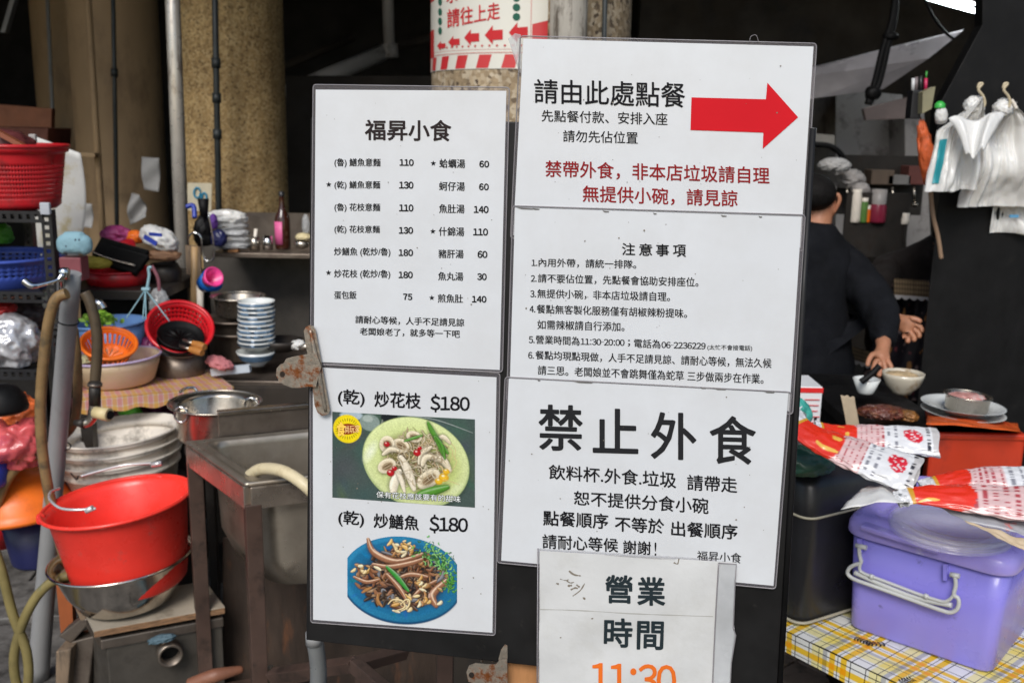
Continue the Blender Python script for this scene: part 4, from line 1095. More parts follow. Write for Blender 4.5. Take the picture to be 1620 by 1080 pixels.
MB().tube([BP(762, 1046, -.02), BP(764, 1036, -.02), BP(778, 1036, -.02), BP(780, 1046, -.02)], .0016, 8).build('spring_rib', m_rust_clip, t)
# ================================================================== LEFT: RACK
def slotted_post(mb, a, b, w, pitch=.020):
    """steel angle with real slots: two strips and rungs between them, plus a side flange"""
    a, b = Vector(a), Vector(b); d = (b - a).normalized(); L = (b - a).length
    side = d.cross(Vector((0, 1, 0)))
    side = (side if side.length > .1 else Vector((1, 0, 0))).normalized() * w / 2
    q = side * .72
    mb.bar(a - q, b - q, w * .28, .002); mb.bar(a + q, b + q, w * .28, .002)
    n = int(L / pitch)
    for i in range(n):
        p = a + d * (pitch * (i + .5) )
        mb.bar(p - d * pitch * .26, p + d * pitch * .26, w * .5, .0018)
    mb.bar(a - side + Vector((0, .012, 0)), b - side + Vector((0, .012, 0)), .002, .024)
t = thing('slotted_rack', 'black slotted-angle storage rack at the left edge, holding the red and blue baskets', 'rack', (P(40, 600, 2.55).x, 2.55, 0))
def gz(x, y, Y): 
    p = P(x, y, Y); return p
pa = gz(73, 325, 2.5); pb = Vector((pa.x + .0, pa.y, 0.0))
for (x, Y) in ((72, 2.5), (41, 2.85)):
    top = P(x, 332, Y); bot = Vector((top.x + .002, Y, 0))
    mb = MB(); slotted_post(mb, bot, top, .026 if Y < 2.6 else .024)
    tag(mb.build('rack_post', m_blackmetal, t), kind='stuff')
MB().box(P(72, 330, 2.495), (.024, .012, .03)).build('post_cap', mat('grey_cap', (0.42, 0.44, 0.48), 0.4), t, bevel=.002)
shelves = []
for y, dep in ((343, .36), (470, .36), (592, .36)):
    c = P(72, y, 2.5); r2 = P(41, y, 2.85)
    mb = MB(); mb.prism([(c.x - .9, 2.5, c.z), (c.x, 2.5, c.z), (r2.x, 2.85, c.z), (r2.x - .9, 2.85, c.z)], (0, 0, .006)); mb.build('shelf', m_blackmetal, t)
    mb = MB(); a = Vector((c.x, 2.494, c.z)); slotted_post(mb, a + Vector((-.9, 0, 0)), a, .028)
    tag(mb.build('front_rail', m_blackmetal, t), kind='stuff')
    shelves.append(c.z)
# red basket on the top shelf (real perforations)
k = mpp(40, 340, 2.68)
prof = [(1, 0), (55, 0), (62, 6)] + [(62 + 11 * i / 22, 10 + 76 * i / 22) for i in range(23)] + [(78, 88), (79, 96)]
vessel('red_colander_basket', 'large red plastic colander basket on the top shelf of the black rack', 'basket', 30, 328, 2.66, prof, m_darkred, seg=200, solid=1.2,
       holes=lambda i, k_: 4 <= i <= 20 and (k_ % 2 == 0) and (i % 2 == 1), rimr=2.6)
blob('bundle', 'dark red crumpled bundle sitting in the red basket', 'bundle', 12, 236, 2.7, 40, 40, 28, mat('dull_maroon', (0.10, 0.02, 0.02), 0.6), seed=11, sub=4)
MB_ = MB().bar(P(-10, 205, 2.62), P(52, 240, 2.6), .012, .02)
tag(MB_.build('wood_stick', mat('red_brown_wood', (0.25, 0.07, 0.03), 0.5), None, origin=P(52, 240, 2.6)), 'red-brown stick poking out of the red basket', 'stick')
# blue basket on the middle shelf
prof = [(1, 0), (66, 0), (74, 6), (84, 22)] + [(86 + 8 * i / 6, 28 + 20 * i / 6) for i in range(7)] + [(97, 52)]
vessel('blue_colander_basket', 'wide blue plastic colander basket on the middle shelf of the black rack', 'basket', 2, 456, 2.68, prof, mat('blue_basket', (0.05, 0.09, 0.40), 0.38, var=.15), seg=110, solid=1.8,
       holes=lambda i, k_: 4 <= i <= 9 and (k_ % 2 == 0) and (i % 2 == 0), rimr=2)
vessel('steel_tray', 'shallow steel bowl under the blue basket on the rack', 'bowl', 4, 466, 2.68, [(1, 0), (66, 0), (84, 10)], m_steel, parts=False)
blob('lettuce', 'green leaves behind the blue basket on the rack', 'leaves', 4, 372, 2.8, 14, 14, 16, mat('leaf_green', (0.06, 0.26, 0.02), 0.5, var=.4), seed=4, sub=4, rough=.4)
# silver bag, dark black lump, orange and pink bags
blob('foil_bag', 'crumpled silvery plastic bag on the lowest shelf of the rack', 'bag', 14, 543, 2.55, 46, 40, 44, m_clearbag if False else mat('silver_bag', (0.50, 0.50, 0.52), 0.2, .3, var=.5, vscale=20, bump=.5, bscale=14), seed=21, rough=.28, freq=1.3)
blob('black_bag', 'dark crumpled bags above the silvery bag on the rack', 'bag', 22, 500, 2.7, 48, 30, 26, mat('dim_bag', (0.05, 0.035, 0.035), .4, bump=.6), seed=22)
blob('red_bag', 'red crumpled bag under the blue basket on the rack', 'bag', 4, 488, 2.56, 20, 20, 10, mat('bag_red', (.35, .01, .01), .4), seed=23, sub=4)
vessel('black_bowl', 'round black bowl upside down below the rack, over the orange bag', 'bowl', 6, 648, 2.2, [(36, 0), (37, 6), (33, 22), (22, 36), (8, 42), (.5, 43)], m_black, parts=False, thick=1)
vessel('bamboo_basket', 'pale bamboo tray under the black bowl', 'tray', 6, 652, 2.22, [(1, 0), (28, 0), (36, 5)], mat('bamboo', (.38, .24, .12), .6), parts=False)
blob('orange_bag', 'translucent orange plastic bag under the black bowl at the left edge', 'bag', 28, 660, 2.35, 34, 26, 36, m_orangebag, seed=31, rough=.3)
blob('pink_bag', 'crumpled pink plastic bag above the blue basin at the left edge', 'bag', 22, 708, 2.2, 42, 30, 44, m_pinkfilm, seed=33, rough=.5, freq=1.1, ridge=False)
# white curved sheet leaning behind the rack
a, b, c, d = [P(x, y, 2.98) for x, y in ((44, 214), (122, 243), (112, 520), (40, 520))]
def ws(u, v):
    p = a.lerp(b, u).lerp(d.lerp(c, u), v)
    return p + Vector((-.03 * math.sin(v * 3.1) * (1 - u) * 0 + (.012 * math.sin(v * 6)) * u, .05 * math.sin(v * 2.6 + .5), 0))
o = MB().grid(ws, 16, 24).build('printed_sheet', mat('dirty_white_sheet', (0.55, 0.54, 0.51), 0.5, var=.08, dirt=(.42, .36, .22), dscale=9, dlo=.5, dhi=.62, bump=.3), None, origin=d, solid=.002)
tag(o, 'curled off-white sheet leaning behind the black rack', 'sheet')
o = MB().box(P(52, 219, 2.94), (.02, .012, .024)).build('clip_peg', m_grey_cab, None, origin=P(52, 219, 2.94), bevel=.002)
tag(o, 'small grey peg holding the corner of the curled sheet', 'peg')

# ================================================================== LEFT REAR: things beyond
# low dark counter carrying the red basins
t = thing('dark_counter', 'dark cluttered counter behind the grey standing pipe, carrying the red basin', 'counter', (P(190, 470, 3.1).x, 3.1, 0))
zc = P(190, 455, 3.0).z
xa, xb = P(100, 450, 3.0).x, P(262, 450, 3.0).x
MB().box(((xa + xb) / 2, 3.2, zc - .015), (xb - xa, .5, .03)).build('top', m_steel_dark, t, bevel=.003)
MB().box(((xa + xb) / 2, 3.42, zc / 2 - .02), (xb - xa, .04, zc - .04)).build('back_panel', m_black, t)
for x in (xa + .02, xb - .02):
    for y in (2.97, 3.4): MB().bar((x, y, 0), (x, y, zc - .03), .03).build('leg', m_steel_dark, t)
vessel('red_basin', 'shallow red plastic basin on the dark counter, holding the black trays', 'basin', 188, 450, 3.08, [(1, 0), (40, 0), (46, 4), (52, 24)], m_darkred, rimr=1.6)
vessel('red_colander', 'red colander tilted inside the red basin, behind the black trays', 'colander', 196, 428, 3.12, [(1, 0), (24, 2), (36, 14), (42, 30)], m_darkred, tilt=28, fwd=25, parts=False)
t = thing('black_tray', 'stack of black trays tipped into the red basin', 'tray', P(185, 420, 3.0))
for i in range(2):
    ps = [P(x, y + 9 * i, 3.02 - .02 * i) for x, y in ((160, 374), (236, 395), (214, 424), (144, 402))]
    MB().prism(ps, (0, .012, -.012)).build('tray_plate', m_black, t, bevel=.003)
o = MB().tube([P(x, y, 2.99) for x, y in ((144, 397), (170, 408), (214, 420))], .0025, 8).build('wire', m_steel, None, origin=P(170, 408, 2.99)); tag(o, 'pale wire along the edge of the black trays', 'wire')
blob('yellow_cloth', 'mustard yellow cloth under the black trays', 'cloth', 150, 416, 3.0, 26, 16, 10, mat('mustard', (.42, .33, .04), .7), seed=41, sub=4)
blob('pink_net_bag', 'magenta net bag behind the black trays', 'bag', 184, 372, 3.2, 22, 18, 14, mat('magenta', (.42, .06, .20), .5, bump=.6), seed=42, sub=4, rough=.35)
blob('orange_pouch', 'small orange pouch behind the black trays', 'pouch', 213, 376, 3.2, 13, 12, 11, m_orange, seed=43, sub=4)
blob('printed_bag', 'white plastic bag with blue print beside the galvanised pole', 'bag', 252, 378, 3.1, 28, 18, 17, m_whitebag, seed=44, sub=4, rough=.35, roll=-25)
o = MB().bar(P(228, 374, 3.0), P(248, 386, 2.98), .014, .004).bar(P(236, 370, 3.0), P(256, 372, 2.98), .010, .004).build('blue_print', m_blue, None, origin=P(238, 380, 3)); o.parent = bpy.data.objects['printed_bag']; o.location = P(238, 380, 3) - bpy.data.objects['printed_bag'].location
blob('cardboard', 'brown paper bundle under the white and blue bag', 'bundle', 258, 404, 3.1, 26, 16, 10, mat('kraft', (.28, .15, .08), .7), seed=45, sub=4)
vessel('dark_pot', 'dim dark pot beside the galvanised pole', 'pot', 262, 452, 3.15, [(1, 0), (24, 0), (26, 24), (20, 36)], m_steel_dark, parts=False)
# sponge & maroon block on the pvc pipe's rear
t = thing('sponge_head', 'pale blue rounded sponge with stitched marks, above the grey standing pipe', 'sponge', P(118, 404, 2.5))
k = mpp(118, 386, 2.5)
mb = MB(); c = P(118, 386, 2.5)
def sp(u, v):
    a = u * 2 * math.pi; b = (v - .5) * math.pi
    x = math.copysign(abs(math.cos(a)) ** .7, math.cos(a)) * math.cos(b) ** .7
    y = math.sin(a) * math.cos(b)
    z = math.copysign(abs(math.sin(b)) ** .75, math.sin(b))
    return c + Vector((x * 28 * k, y * 14 * k, z * 18 * k + (2 * k if abs(x) < .5 else -1 * k)))
mb.grid(sp, 36, 20)
mb.build('sponge', mat('sponge_blue', (.22, .38, .44), .8, var=.15, bump=.8, bscale=90), t)
m_stitch = mat('stitch', (.03, .05, .08), .7)
for x, y, w in ((119, 378, 2.2), (125, 378, 2.2), (104, 388, 1.5)): MB().tube([P(x, y, 2.462), P(x + .4, y + 3, 2.462)], w * k * .6, 8).build('stitch', m_stitch, t)
o = MB().box(P(118, 424, 2.52), (.055, .05, .06)).build('maroon_box', mat('maroon_box', (.20, .05, .06), .6), None, origin=P(118, 440, 2.52), bevel=.003); tag(o, 'small maroon block below the pale blue sponge', 'block')

# ---------------------------------------------------------------- table with checked cloth
zt = 0.70
m_plaidA = plaid('orange_check', [(0, (1, .75, .35)), (.42, (1, .97, .92)), (.5, (.95, .60, .60)), (.92, (1, 1, 1))], [(0, (1, .8, .45)), (.45, (1, 1, 1)), (.55, (.96, .75, .75)), (.93, (1, 1, 1))], (.62, .56, .52), dirt=(.32, .22, .17))
A0, A1, A2, A3 = G(128, 634, zt), G(368, 612, zt), G(330, 584, zt), G(110, 585, zt)
t = thing('checked_table', 'table under a greasy orange and pink checked cloth, left of the steel pot', 'table', (A0.x, A0.y, 0))
mb = MB()
def tb(u, v):
    p = A0.lerp(A1, u).lerp(A3.lerp(A2, u), v); return p + Vector((0, 0, .002 * noise.noise(p * 8)))
mb.grid(tb, 40, 20, cfn=lambda u, v: (u * 15, v * 5, 0))
mb.grid(lambda u, v: A0.lerp(A1, u) + Vector((0, -.004, -.034 * v + .001 - .004 * math.sin(u * 30) * v)), 40, 3, cfn=lambda u, v: (u * 15, -v * .8, 0))
mb.grid(lambda u, v: A1.lerp(A2, u) + Vector((.003, -.0, -.034 * v + .001)), 10, 3, cfn=lambda u, v: (u * 6, -v * .8, 0))
mb.build('cloth', m_plaidA, t, uvc=True)
MB().prism([p + Vector((0, .004, -.006)) for p in (A0, A1, A2, A3)], (0, 0, -.018)).build('table_top', m_ply, t)
for p in (A0, A1, A2, A3): MB().bar((p.x * .98 - .02, p.y + .03, 0), (p.x * .98 - .02, p.y + .03, zt - .024), .03).build('leg', m_steel_dark, t)
def on(px, py, z):   # Y of the point of height z seen at a pixel
    return G(px, py, z).y
yb = on(188, 606, zt)
vessel('cream_basin', 'cream translucent basin with lilac rim at the front of the checked table', 'basin', 188, 606, yb, [(1, 0), (48, 0), (55, 5), (64, 30), (68, 44)], mat('cream_translucent', (.55, .42, .27), .35, var=.15, dirt=(.62, .42, .35), dscale=8, dlo=.5, dhi=.7, trans=.1), rimr=2, rimm=mat('lilac_rim', (.45, .36, .52), .4), tilt=3)
blob('chopped_cabbage', 'pale chopped cabbage in the cream basin', 'vegetables', 133, 569, yb, 14, 14, 6, mat('cabbage', (.62, .60, .36), .6, var=.3), seed=51, sub=4, rough=.5)
yc = on(178, 596, zt) + .12
vessel('light_blue_bucket', 'light blue plastic tub of greens behind the orange colander', 'tub', 178, 590, yc, [(1, 0), (44, 0), (50, 40), (57, 82)], m_lblue, rimr=2.2, tilt=2)
mb = MB()
rl = random.Random(5)
for i in range(240):   # leafy greens: many small curled leaves
    x, y = rl.gauss(160, 13), rl.gauss(504, 6)
    if y > 520 or y < 488 + abs(x - 155) * .5: continue
    c = P(x, y, yc - .03 + rl.uniform(-.04, .04)); s_ = rl.uniform(.006, .013); M3 = Matrix.Rotation(rl.uniform(0, 6), 3, Vector((rl.uniform(-1, 1), rl.uniform(-1, 1), rl.uniform(-1, 1))).normalized())
    mb.add([c + M3 @ Vector(q) * s_ for q in ((0, -1, 0), (.6, -.3, .25), (.5, .5, .1), (0, 1, -.1), (-.5, .5, .15), (-.6, -.3, 0), (0, 0, -.2))], [(0, 1, 6), (1, 2, 6), (2, 3, 6), (3, 4, 6), (4, 5, 6), (5, 0, 6)], 0, True)
o = mb.build('leafy_greens', mat('greens', (.34, .60, .07), .5, var=.5, vscale=40), None, origin=P(160, 520, yc)); tag(o, 'bright green leafy vegetables heaped in the light blue tub', 'vegetables', kind='stuff')
vessel('orange_colander', 'small orange slotted colander tipped on the cream basin', 'colander', 172, 566, yb + .0, [(1, 0), (24, 0), (30, 5)] + [(30 + 9 * i / 4, 6 + 20 * i / 4) for i in range(5)] + [(41, 29)], m_orange, tilt=-14, fwd=22, seg=60, solid=2,
       holes=lambda i, k_: (3 <= i <= 5 and k_ % 2 == 0) or (i == 0 and k_ % 4 == 0), rimr=1.8)
vessel('red_colander', 'red perforated colander tipped up with a black frying pan inside', 'colander', 282, 538, 2.80, [(1, 0), (22, 0), (34, 8)] + [(36 + 9 * i / 6, 12 + 20 * i / 6) for i in range(7)] + [(49, 36)], mat('bright_red_plastic', (.62, .012, .02), .33, var=.1), tilt=-24, fwd=38, seg=84, solid=1.5,
       holes=lambda i, k_: 3 <= i <= 8 and (k_ % 2 == 0) and (i % 2 == 1), rimr=2.4)
def pan_tool(label, cx, cy, Y, r, tilt, fwd, h0, h1):
    root, M, k = vessel('frying_pan', label, 'pan', cx, cy, Y, [(1, 0), (r * .8, 0), (r * .95, 4), (r, 9)], m_black, tilt=tilt, fwd=fwd)
    a, b = P(h0[0], h0[1], Y - .05), P(h1[0], h1[1], Y - .09)
    MB().tube([a, a.lerp(b, .5)], .004, 8).build('tang', m_steel, root)
    MB().tube([a.lerp(b, .45), a.lerp(b, .75), b], [.008, .011, .009], 12).build('handle', mat('oiled_wood', (.42, .17, .04), .45, var=.3), root)
pan_tool('black frying pan with a wooden handle, lying in the tipped red colander, upper of two', 285, 536, 2.74, 36, -18, 22, (290, 538), (324, 549))
pan_tool('second black frying pan with a wooden handle, under the upper one in the red colander', 280, 546, 2.73, 32, -18, 22, (285, 547), (320, 558))
ys = on(288, 590, zt)
vessel('steel_pot', 'steel pot under the tipped red colander on the checked table', 'pot', 286, 592, ys, [(1, 0), (36, 0), (38, 4), (38, 36)], m_steel_old, rimr=1.6)
blob('clear_bag', 'clear crumpled bag beside the cream basin on the checked table', 'bag', 252, 575, 2.78, 20, 16, 18, m_clearbag, seed=52, sub=4)
blob('purple_net', 'purple net bag tucked behind the cream basin', 'bag', 236, 548, 2.85, 14, 14, 16, m_purplebag, seed=53, sub=4)
# hanging blue peg hanger
t = thing('string_hanger', 'light blue plastic hook with cords spreading down to the tub', 'hanger', P(232, 515, 2.6))
m_cordb = mat('pale_blue_cord', (.25, .42, .48), .5)
MB().tube([P(240, 423, 2.6), P(235, 424, 2.6), P(236, 436, 2.6), P(233, 455, 2.6)], .004, 10).build('hook', m_cordb, t)
MB().box(P(231, 457, 2.6), (.022, .012, .008)).build('ring', m_cordb, t, bevel=.002)
for x, y in ((200, 503), (231, 505), (226, 505), (268, 508)): MB().tube([P(230, 458, 2.6), P(x, y, 2.55)], .0016, 6).build('string', m_cordb, t)
blob('clear_bag', 'clear bag with white and blue wrappers hanging by the galvanised pole', 'bag', 252, 482, 2.95, 14, 10, 24, m_clearbag, seed=54, sub=4, rough=.35)
hose('bag_strap', 'thin pinkish strap looped above the hanging clear bag', [(240, 420), (250, 440), (252, 460)], .005, m_maroonbag, 2.7, cat='strap')
# black crate behind the tub
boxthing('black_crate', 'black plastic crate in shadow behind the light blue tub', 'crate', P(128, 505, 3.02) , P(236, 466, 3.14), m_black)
# below the table: bags, green bottle
blob('maroon_sack', 'large dull maroon cloth sack under the checked table', 'sack', 168, 665, 2.78, 66, 40, 50, m_maroonbag, seed=61, rough=.18, freq=1.6)
blob('purple_bag', 'dark purple plastic bag under the right end of the checked table', 'bag', 250, 658, 2.85, 38, 36, 46, m_purplebag, seed=62)
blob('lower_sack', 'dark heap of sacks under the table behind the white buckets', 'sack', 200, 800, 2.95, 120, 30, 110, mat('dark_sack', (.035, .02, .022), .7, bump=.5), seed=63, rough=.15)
t = thing('green_bottle', 'bright green squeezed tube standing in front of the maroon sack', 'bottle', P(222, 680, 2.6))
MB().tube([P(190, 637, 2.6), P(200, 642, 2.6), P(212, 660, 2.6), P(224, 682, 2.6)], [.020, .030, .026, .034], 20).build('body', mat('lime_plastic', (.12, .55, .05), .4, var=.12, bump=.3), t)
hose('sack_tie', '', [(184, 634), (190, 640)], .012, MATS['lime_plastic'], 2.6, parent=t)

# ================================================================== wall shelf, back counter
t = thing('wall_shelf', 'narrow steel wall shelf carrying the brown bottle and cups', 'shelf', P(345, 402, 3.5))
a, b = P(338, 402, 3.4), P(600, 400, 3.4)
MB().box(((a.x + b.x) / 2, 3.5, a.z), (b.x - a.x, .24, .016)).build('shelf_board', m_steel_old, t, bevel=.002)
MB().box(((a.x + b.x) / 2, 3.63, P(400, 368, 3.63).z), (b.x - a.x, .01, P(400, 336, 3.63).z - P(400, 400, 3.63).z)).build('splash_plate', m_steel_old, t)
zz = a.z
MB().box((b.x - .25 - .0, 3.66, zz - .40), (b.x - a.x + .3, .02, .80)).build('back_plate', mat('dim_steel_wall', (.075, .066, .056), .55, .2, var=.25, dirt=(.05, .045, .04), dscale=5), t)
def standing(name, label, cat, cx, Y, y_base, prof, m, mats=None, seg=32, **kw):
    return vessel(name, label, cat, cx, y_base, Y, prof, m, **kw)
# bottle
t = thing('beer_bottle', 'tall brown glass bottle with a pink label on the wall shelf', 'bottle', P(448, 394, 3.45))
k = mpp(448, 394, 3.45); M = Matrix.Translation(P(448, 394, 3.45)) @ Matrix.Scale(k, 4)
MB().lathe([(.5, 1), (11.5, 0), (12, 3), (12, 45), (10.5, 52), (6.5, 60), (4.2, 68), (3.6, 80), (3.8, 84)], M, 32).build('glass', mat('brown_glass', (.045, .012, .006), .08, var=.1, coat=.5, rvar=.03), t)
MB().lathe([(4.4, 83), (4.6, 90), (.3, 91)], M, 20).build('cap', m_blackmetal, t)
mb = MB(); mb.grid(lambda u, v: M @ Vector((12.3 * math.cos(3.5 + 1.4 * u), 12.3 * math.sin(3.5 + 1.4 * u), 8 + 36 * v)), 12, 2); mb.build('label', mat('pink_label', (.72, .13, .32), .5, var=.08), t, solid=.0004)
vessel('steel_cup', 'small steel cup with a handle on the wall shelf, left of the bottle', 'cup', 424, 395, 3.42, [(1, 0), (8, 0), (8, 22)], m_chrome)
vessel('steel_cup', 'dull steel cup holding a white stick on the wall shelf', 'cup', 403, 396, 3.42, [(1, 0), (8, 0), (8.5, 22)], m_steel)
hose('white_stick', 'white stick standing in the dull steel cup', [(402, 392), (405, 362)], .006, m_white_pl, 3.42, cat='stick')
vessel('glass_dish', 'clear footed dish heaped with pale food at the right end of the shelf', 'dish', 478, 394, 3.42, [(1, 0), (8, 2), (14, 12)], m_steel)
blob('pale_food', 'pale yellow food heaped in the footed dish', 'food', 480, 375, 3.42, 12, 10, 6, mat('pale_food', (.65, .55, .32), .6), seed=71, sub=4)
blob('clear_wrap', 'cone of clear film over the footed dish', 'film', 484, 356, 3.42, 6, 6, 16, m_clearbag, seed=72, sub=4, rough=.2)
for i, (y, w) in enumerate(((388, 26), (378, 27), (368, 26), (357, 24))):
    blob('bag_bundle', ['bottom', 'second', 'third', 'topmost'][i] + ' folded bundle of clear plastic bags on the wall shelf', 'bag bundle', 370 - i, y, 3.42, w, 18, 7, m_clearbag if i % 2 else mat('grey_plastic_pack', (.42, .42, .42), .25, var=.2, bump=.6, bscale=30), seed=75 + i, sub=4, rough=.22)
blob('crumpled_bag', 'crumpled white bag lying on top of the clear bag bundles', 'bag', 358, 344, 3.42, 30, 18, 11, m_whitebag, seed=80, sub=4, rough=.4)
boxthing('small_black_box', 'small black box at the left end of the wall shelf', 'box', P(352, 398, 3.40), P(362, 382, 3.46), m_black)
o = MB().bar(P(362, 397, 3.39), P(378, 396, 3.39), .008, .03).build('wood_scrap', m_woodlight, None, origin=P(370, 396, 3.39)); tag(o, 'small scrap of wood on the front of the wall shelf', 'scrap')
# notice with blue squiggle, clip board
t = thing('cardboard_note', 'cream card with blue looped marks taped to the yellow granite column', 'card', P(316, 332, 4.2))
a, b, c, d = [P(x, y, 4.2) for x, y in ((297, 289), (335, 290), (334, 334), (295, 333))]
MB().prism([a, b, c, d], (0, .004, 0)).build('card', mat('cream_card', (.60, .53, .38), .6), t)
mb = MB(); mb.tube([P(312 + 5 * math.cos(a_), 305 + 8 * math.sin(a_), 4.195) for a_ in [i * .5 for i in range(13)]], .004, 6)
mb.build('blue_loop', mat('blue_marker', (.02, .25, .42), .5), t)
mb = MB(); mb.tube([P(318, 318, 4.195), P(321, 306, 4.195), P(326, 308, 4.195), P(327, 322, 4.195)], .004, 6); mb.build('blue_loop', MATS['blue_marker'], t)
# utensil cluster at the left end of the shelf
t = thing('utensil_holder', 'dark basket of knives and utensils hanging at the left end of the wall shelf', 'holder', P(320, 392, 3.3))
blob('holder_bag', '', '', 322, 368, 3.3, 14, 14, 26, m_black, seed=81, parent=t, sub=4)
MB().lathe([(5, 0), (8, 30)], Matrix.Translation(P(323, 345, 3.3)) @ Matrix.Scale(mpp(323, 345, 3.3), 4), 16).build('cup_holder', m_black, t, solid=.003)
blob('purple_cloth', '', '', 338, 352, 3.3, 6, 8, 13, mat('violet_cloth', (.10, .03, .22), .7), seed=82, parent=t, sub=4)
blob('dark_cloth', '', '', 346, 378, 3.3, 12, 10, 14, m_navy, seed=83, parent=t, sub=4)
MB().tube([P(295, 327, 3.3), P(306, 326, 3.3), P(308, 345, 3.28)], .008, 8).build('blue_handle', m_blue, t)
hose('wire_hook', '', [(298, 388), (299, 374), (308, 368), (318, 376), (320, 400), (326, 412), (338, 408), (337, 380), (330, 340)], .003, m_chrome, 3.25, parent=t)
# wooden hooks / sticks
for i, (x0, y0, x1, y1, m) in enumerate(((308, 390, 305, 522, mat('blond_wood', (.42, .27, .13), .5)), (316, 450, 318, 520, m_white_pl))):
    o = MB().tube([P(x0, y0, 3.2), P(x1, y1, 3.2)], .011, 12).build('hanging_stick', m, None, origin=P(x1, y1, 3.2)); tag(o, ['blond wooden handle hanging beside the galvanised pole', 'white plastic rod hanging beside the blond wooden handle'][i], 'handle')
o = MB().box(P(308, 440, 3.3), (.05, .01, .22)).build('wooden_board', m_wood, None, origin=P(308, 480, 3.3)); tag(o, 'narrow brown board behind the hanging wooden handle', 'board')
# pink and blue cups
vessel('blue_scoop', 'blue plastic dipper hanging mouth-out under the shelf end', 'scoop', 322, 450, 3.15, [(1, 0), (13, 0), (19, 24)], mat('dipper_blue', (.01, .10, .40), .35), tilt=-62, fwd=30)
vessel('pink_scoop', 'pink plastic dipper nested inside the blue dipper', 'scoop', 329, 444, 3.10, [(1, 0), (10, 0), (15, 20)], mat('dipper_pink', (.80, .06, .28), .35), tilt=-58, fwd=38, rimr=1.5)
# steel prep table (dark) with pots and bowls
zt2 = .80
B0, B1 = P(372, 606, 2.75), P(620, 600, 2.75)
t = thing('prep_table', 'greasy dark steel prep table carrying the stock pots and rice bowls', 'table', (B0.x, 2.9, 0))
z2 = B0.z
MB().box(((B0.x + B1.x) / 2 - .06, 3.05, z2), (B1.x - B0.x + .12, .62, .02)).build('table_top', m_steel_old, t, bevel=.003)
MB().box(((B0.x + B1.x) / 2 - .06, 2.745, z2 - .012), (B1.x - B0.x + .12, .012, .04)).build('front_lip', m_steel_old, t)
for x in (B0.x + .02, B1.x - .05): MB().bar((x, 2.78, 0), (x, 2.78, z2 - .012), .03).build('leg', m_steel, t)
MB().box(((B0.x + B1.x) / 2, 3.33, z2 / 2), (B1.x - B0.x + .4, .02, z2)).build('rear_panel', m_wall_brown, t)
def base_y(r): return r * .24
st = [(0, 57, 46, 'lowest'), (46 - 10, 55, 32, 'middle'), (70, 50, 45, 'topmost')]
vessel('stock_pot', 'lowest steel stock pot of the stack behind the rice bowls', 'pot', 379, 566, 3.0, [(1, 0), (40, 0), (44, 4), (45, 40), (52, 45)], m_steel_old, rimr=2.2)
vessel('stock_pot', 'middle steel pot of the stack behind the rice bowls', 'pot', 376, 528, 3.0, [(1, 0), (38, 0), (42, 4), (43, 22), (51, 26)], m_steel_old, rimr=1.8)
vessel('stock_pot', 'topmost steel pot of the stack behind the rice bowls', 'pot', 378, 500, 3.0, [(1, 0), (32, 0), (35, 4), (38, 30), (42, 32)], m_steel, rimr=1.4)
o, M, k = vessel('china_bowl', 'large white and blue china bowl at the bottom of the bowl stack', 'bowl', 406, 578, 2.82, [(1, 0), (13, 0), (15, 3), (25, 12), (31, 24)], m_porcelain)
MB().lathe([(24.4, 10.5), (29.2, 19.5), (29.6, 20.4), (24.8, 11.4)], M, 40).build('blue_band', m_bluechina, o)
ORD = ['lowest', 'second', 'third', 'fourth', 'fifth', 'sixth', 'seventh', 'eighth', 'ninth', 'topmost']
for i in range(10):
    r_, M, k = vessel('rice_bowl', ORD[i] + ' small pale china bowl in the stack on the prep table', 'bowl', 406 + math.sin(i * 2.1) * .6, 553 - i * 7.0, 2.82, [(1, 0), (14, 0), (16, 3), (25, 6), (28, 11), (29, 15)], m_porcelain, group='stacked rice bowls', seg=36, thick=1.2)
    MB().lathe([(28.1, 9.2), (29.2, 13.0), (29.3, 13.4), (28.2, 9.0)], M, 36).build('blue_rim_line', m_bluechina, r_)
t_, M, k = vessel('wok', 'small dark wok lying behind the rice bowls', 'wok', 445, 556, 2.85, [(1, 0), (18, 2), (28, 10), (34, 20)], m_steel_dark)
MB().tube([P(474, 552, 2.8), P(492, 545, 2.8)], .01, 10).build('handle', m_steel, t_)
blob('white_cloth', 'white wrung cloth beside the small wok', 'cloth', 472, 546, 2.82, 12, 8, 8, m_whitebag, seed=85, sub=4)
blob('pink_cloth', 'pink rag hanging over the left corner of the prep table', 'rag', 348, 575, 2.7, 20, 14, 10, mat('pink_rag', (.50, .17, .18), .8, bump=.5), seed=86, sub=4, rough=.35, roll=-20)
o = MB().bar(P(335, 588, 2.72), P(396, 582, 2.72), .02, .02).build('towel_edge', mat('blue_white_cloth', (.5, .55, .6), .7), None, origin=P(365, 585, 2.72)); tag(o, 'folded pale blue cloth under the bowls', 'cloth')

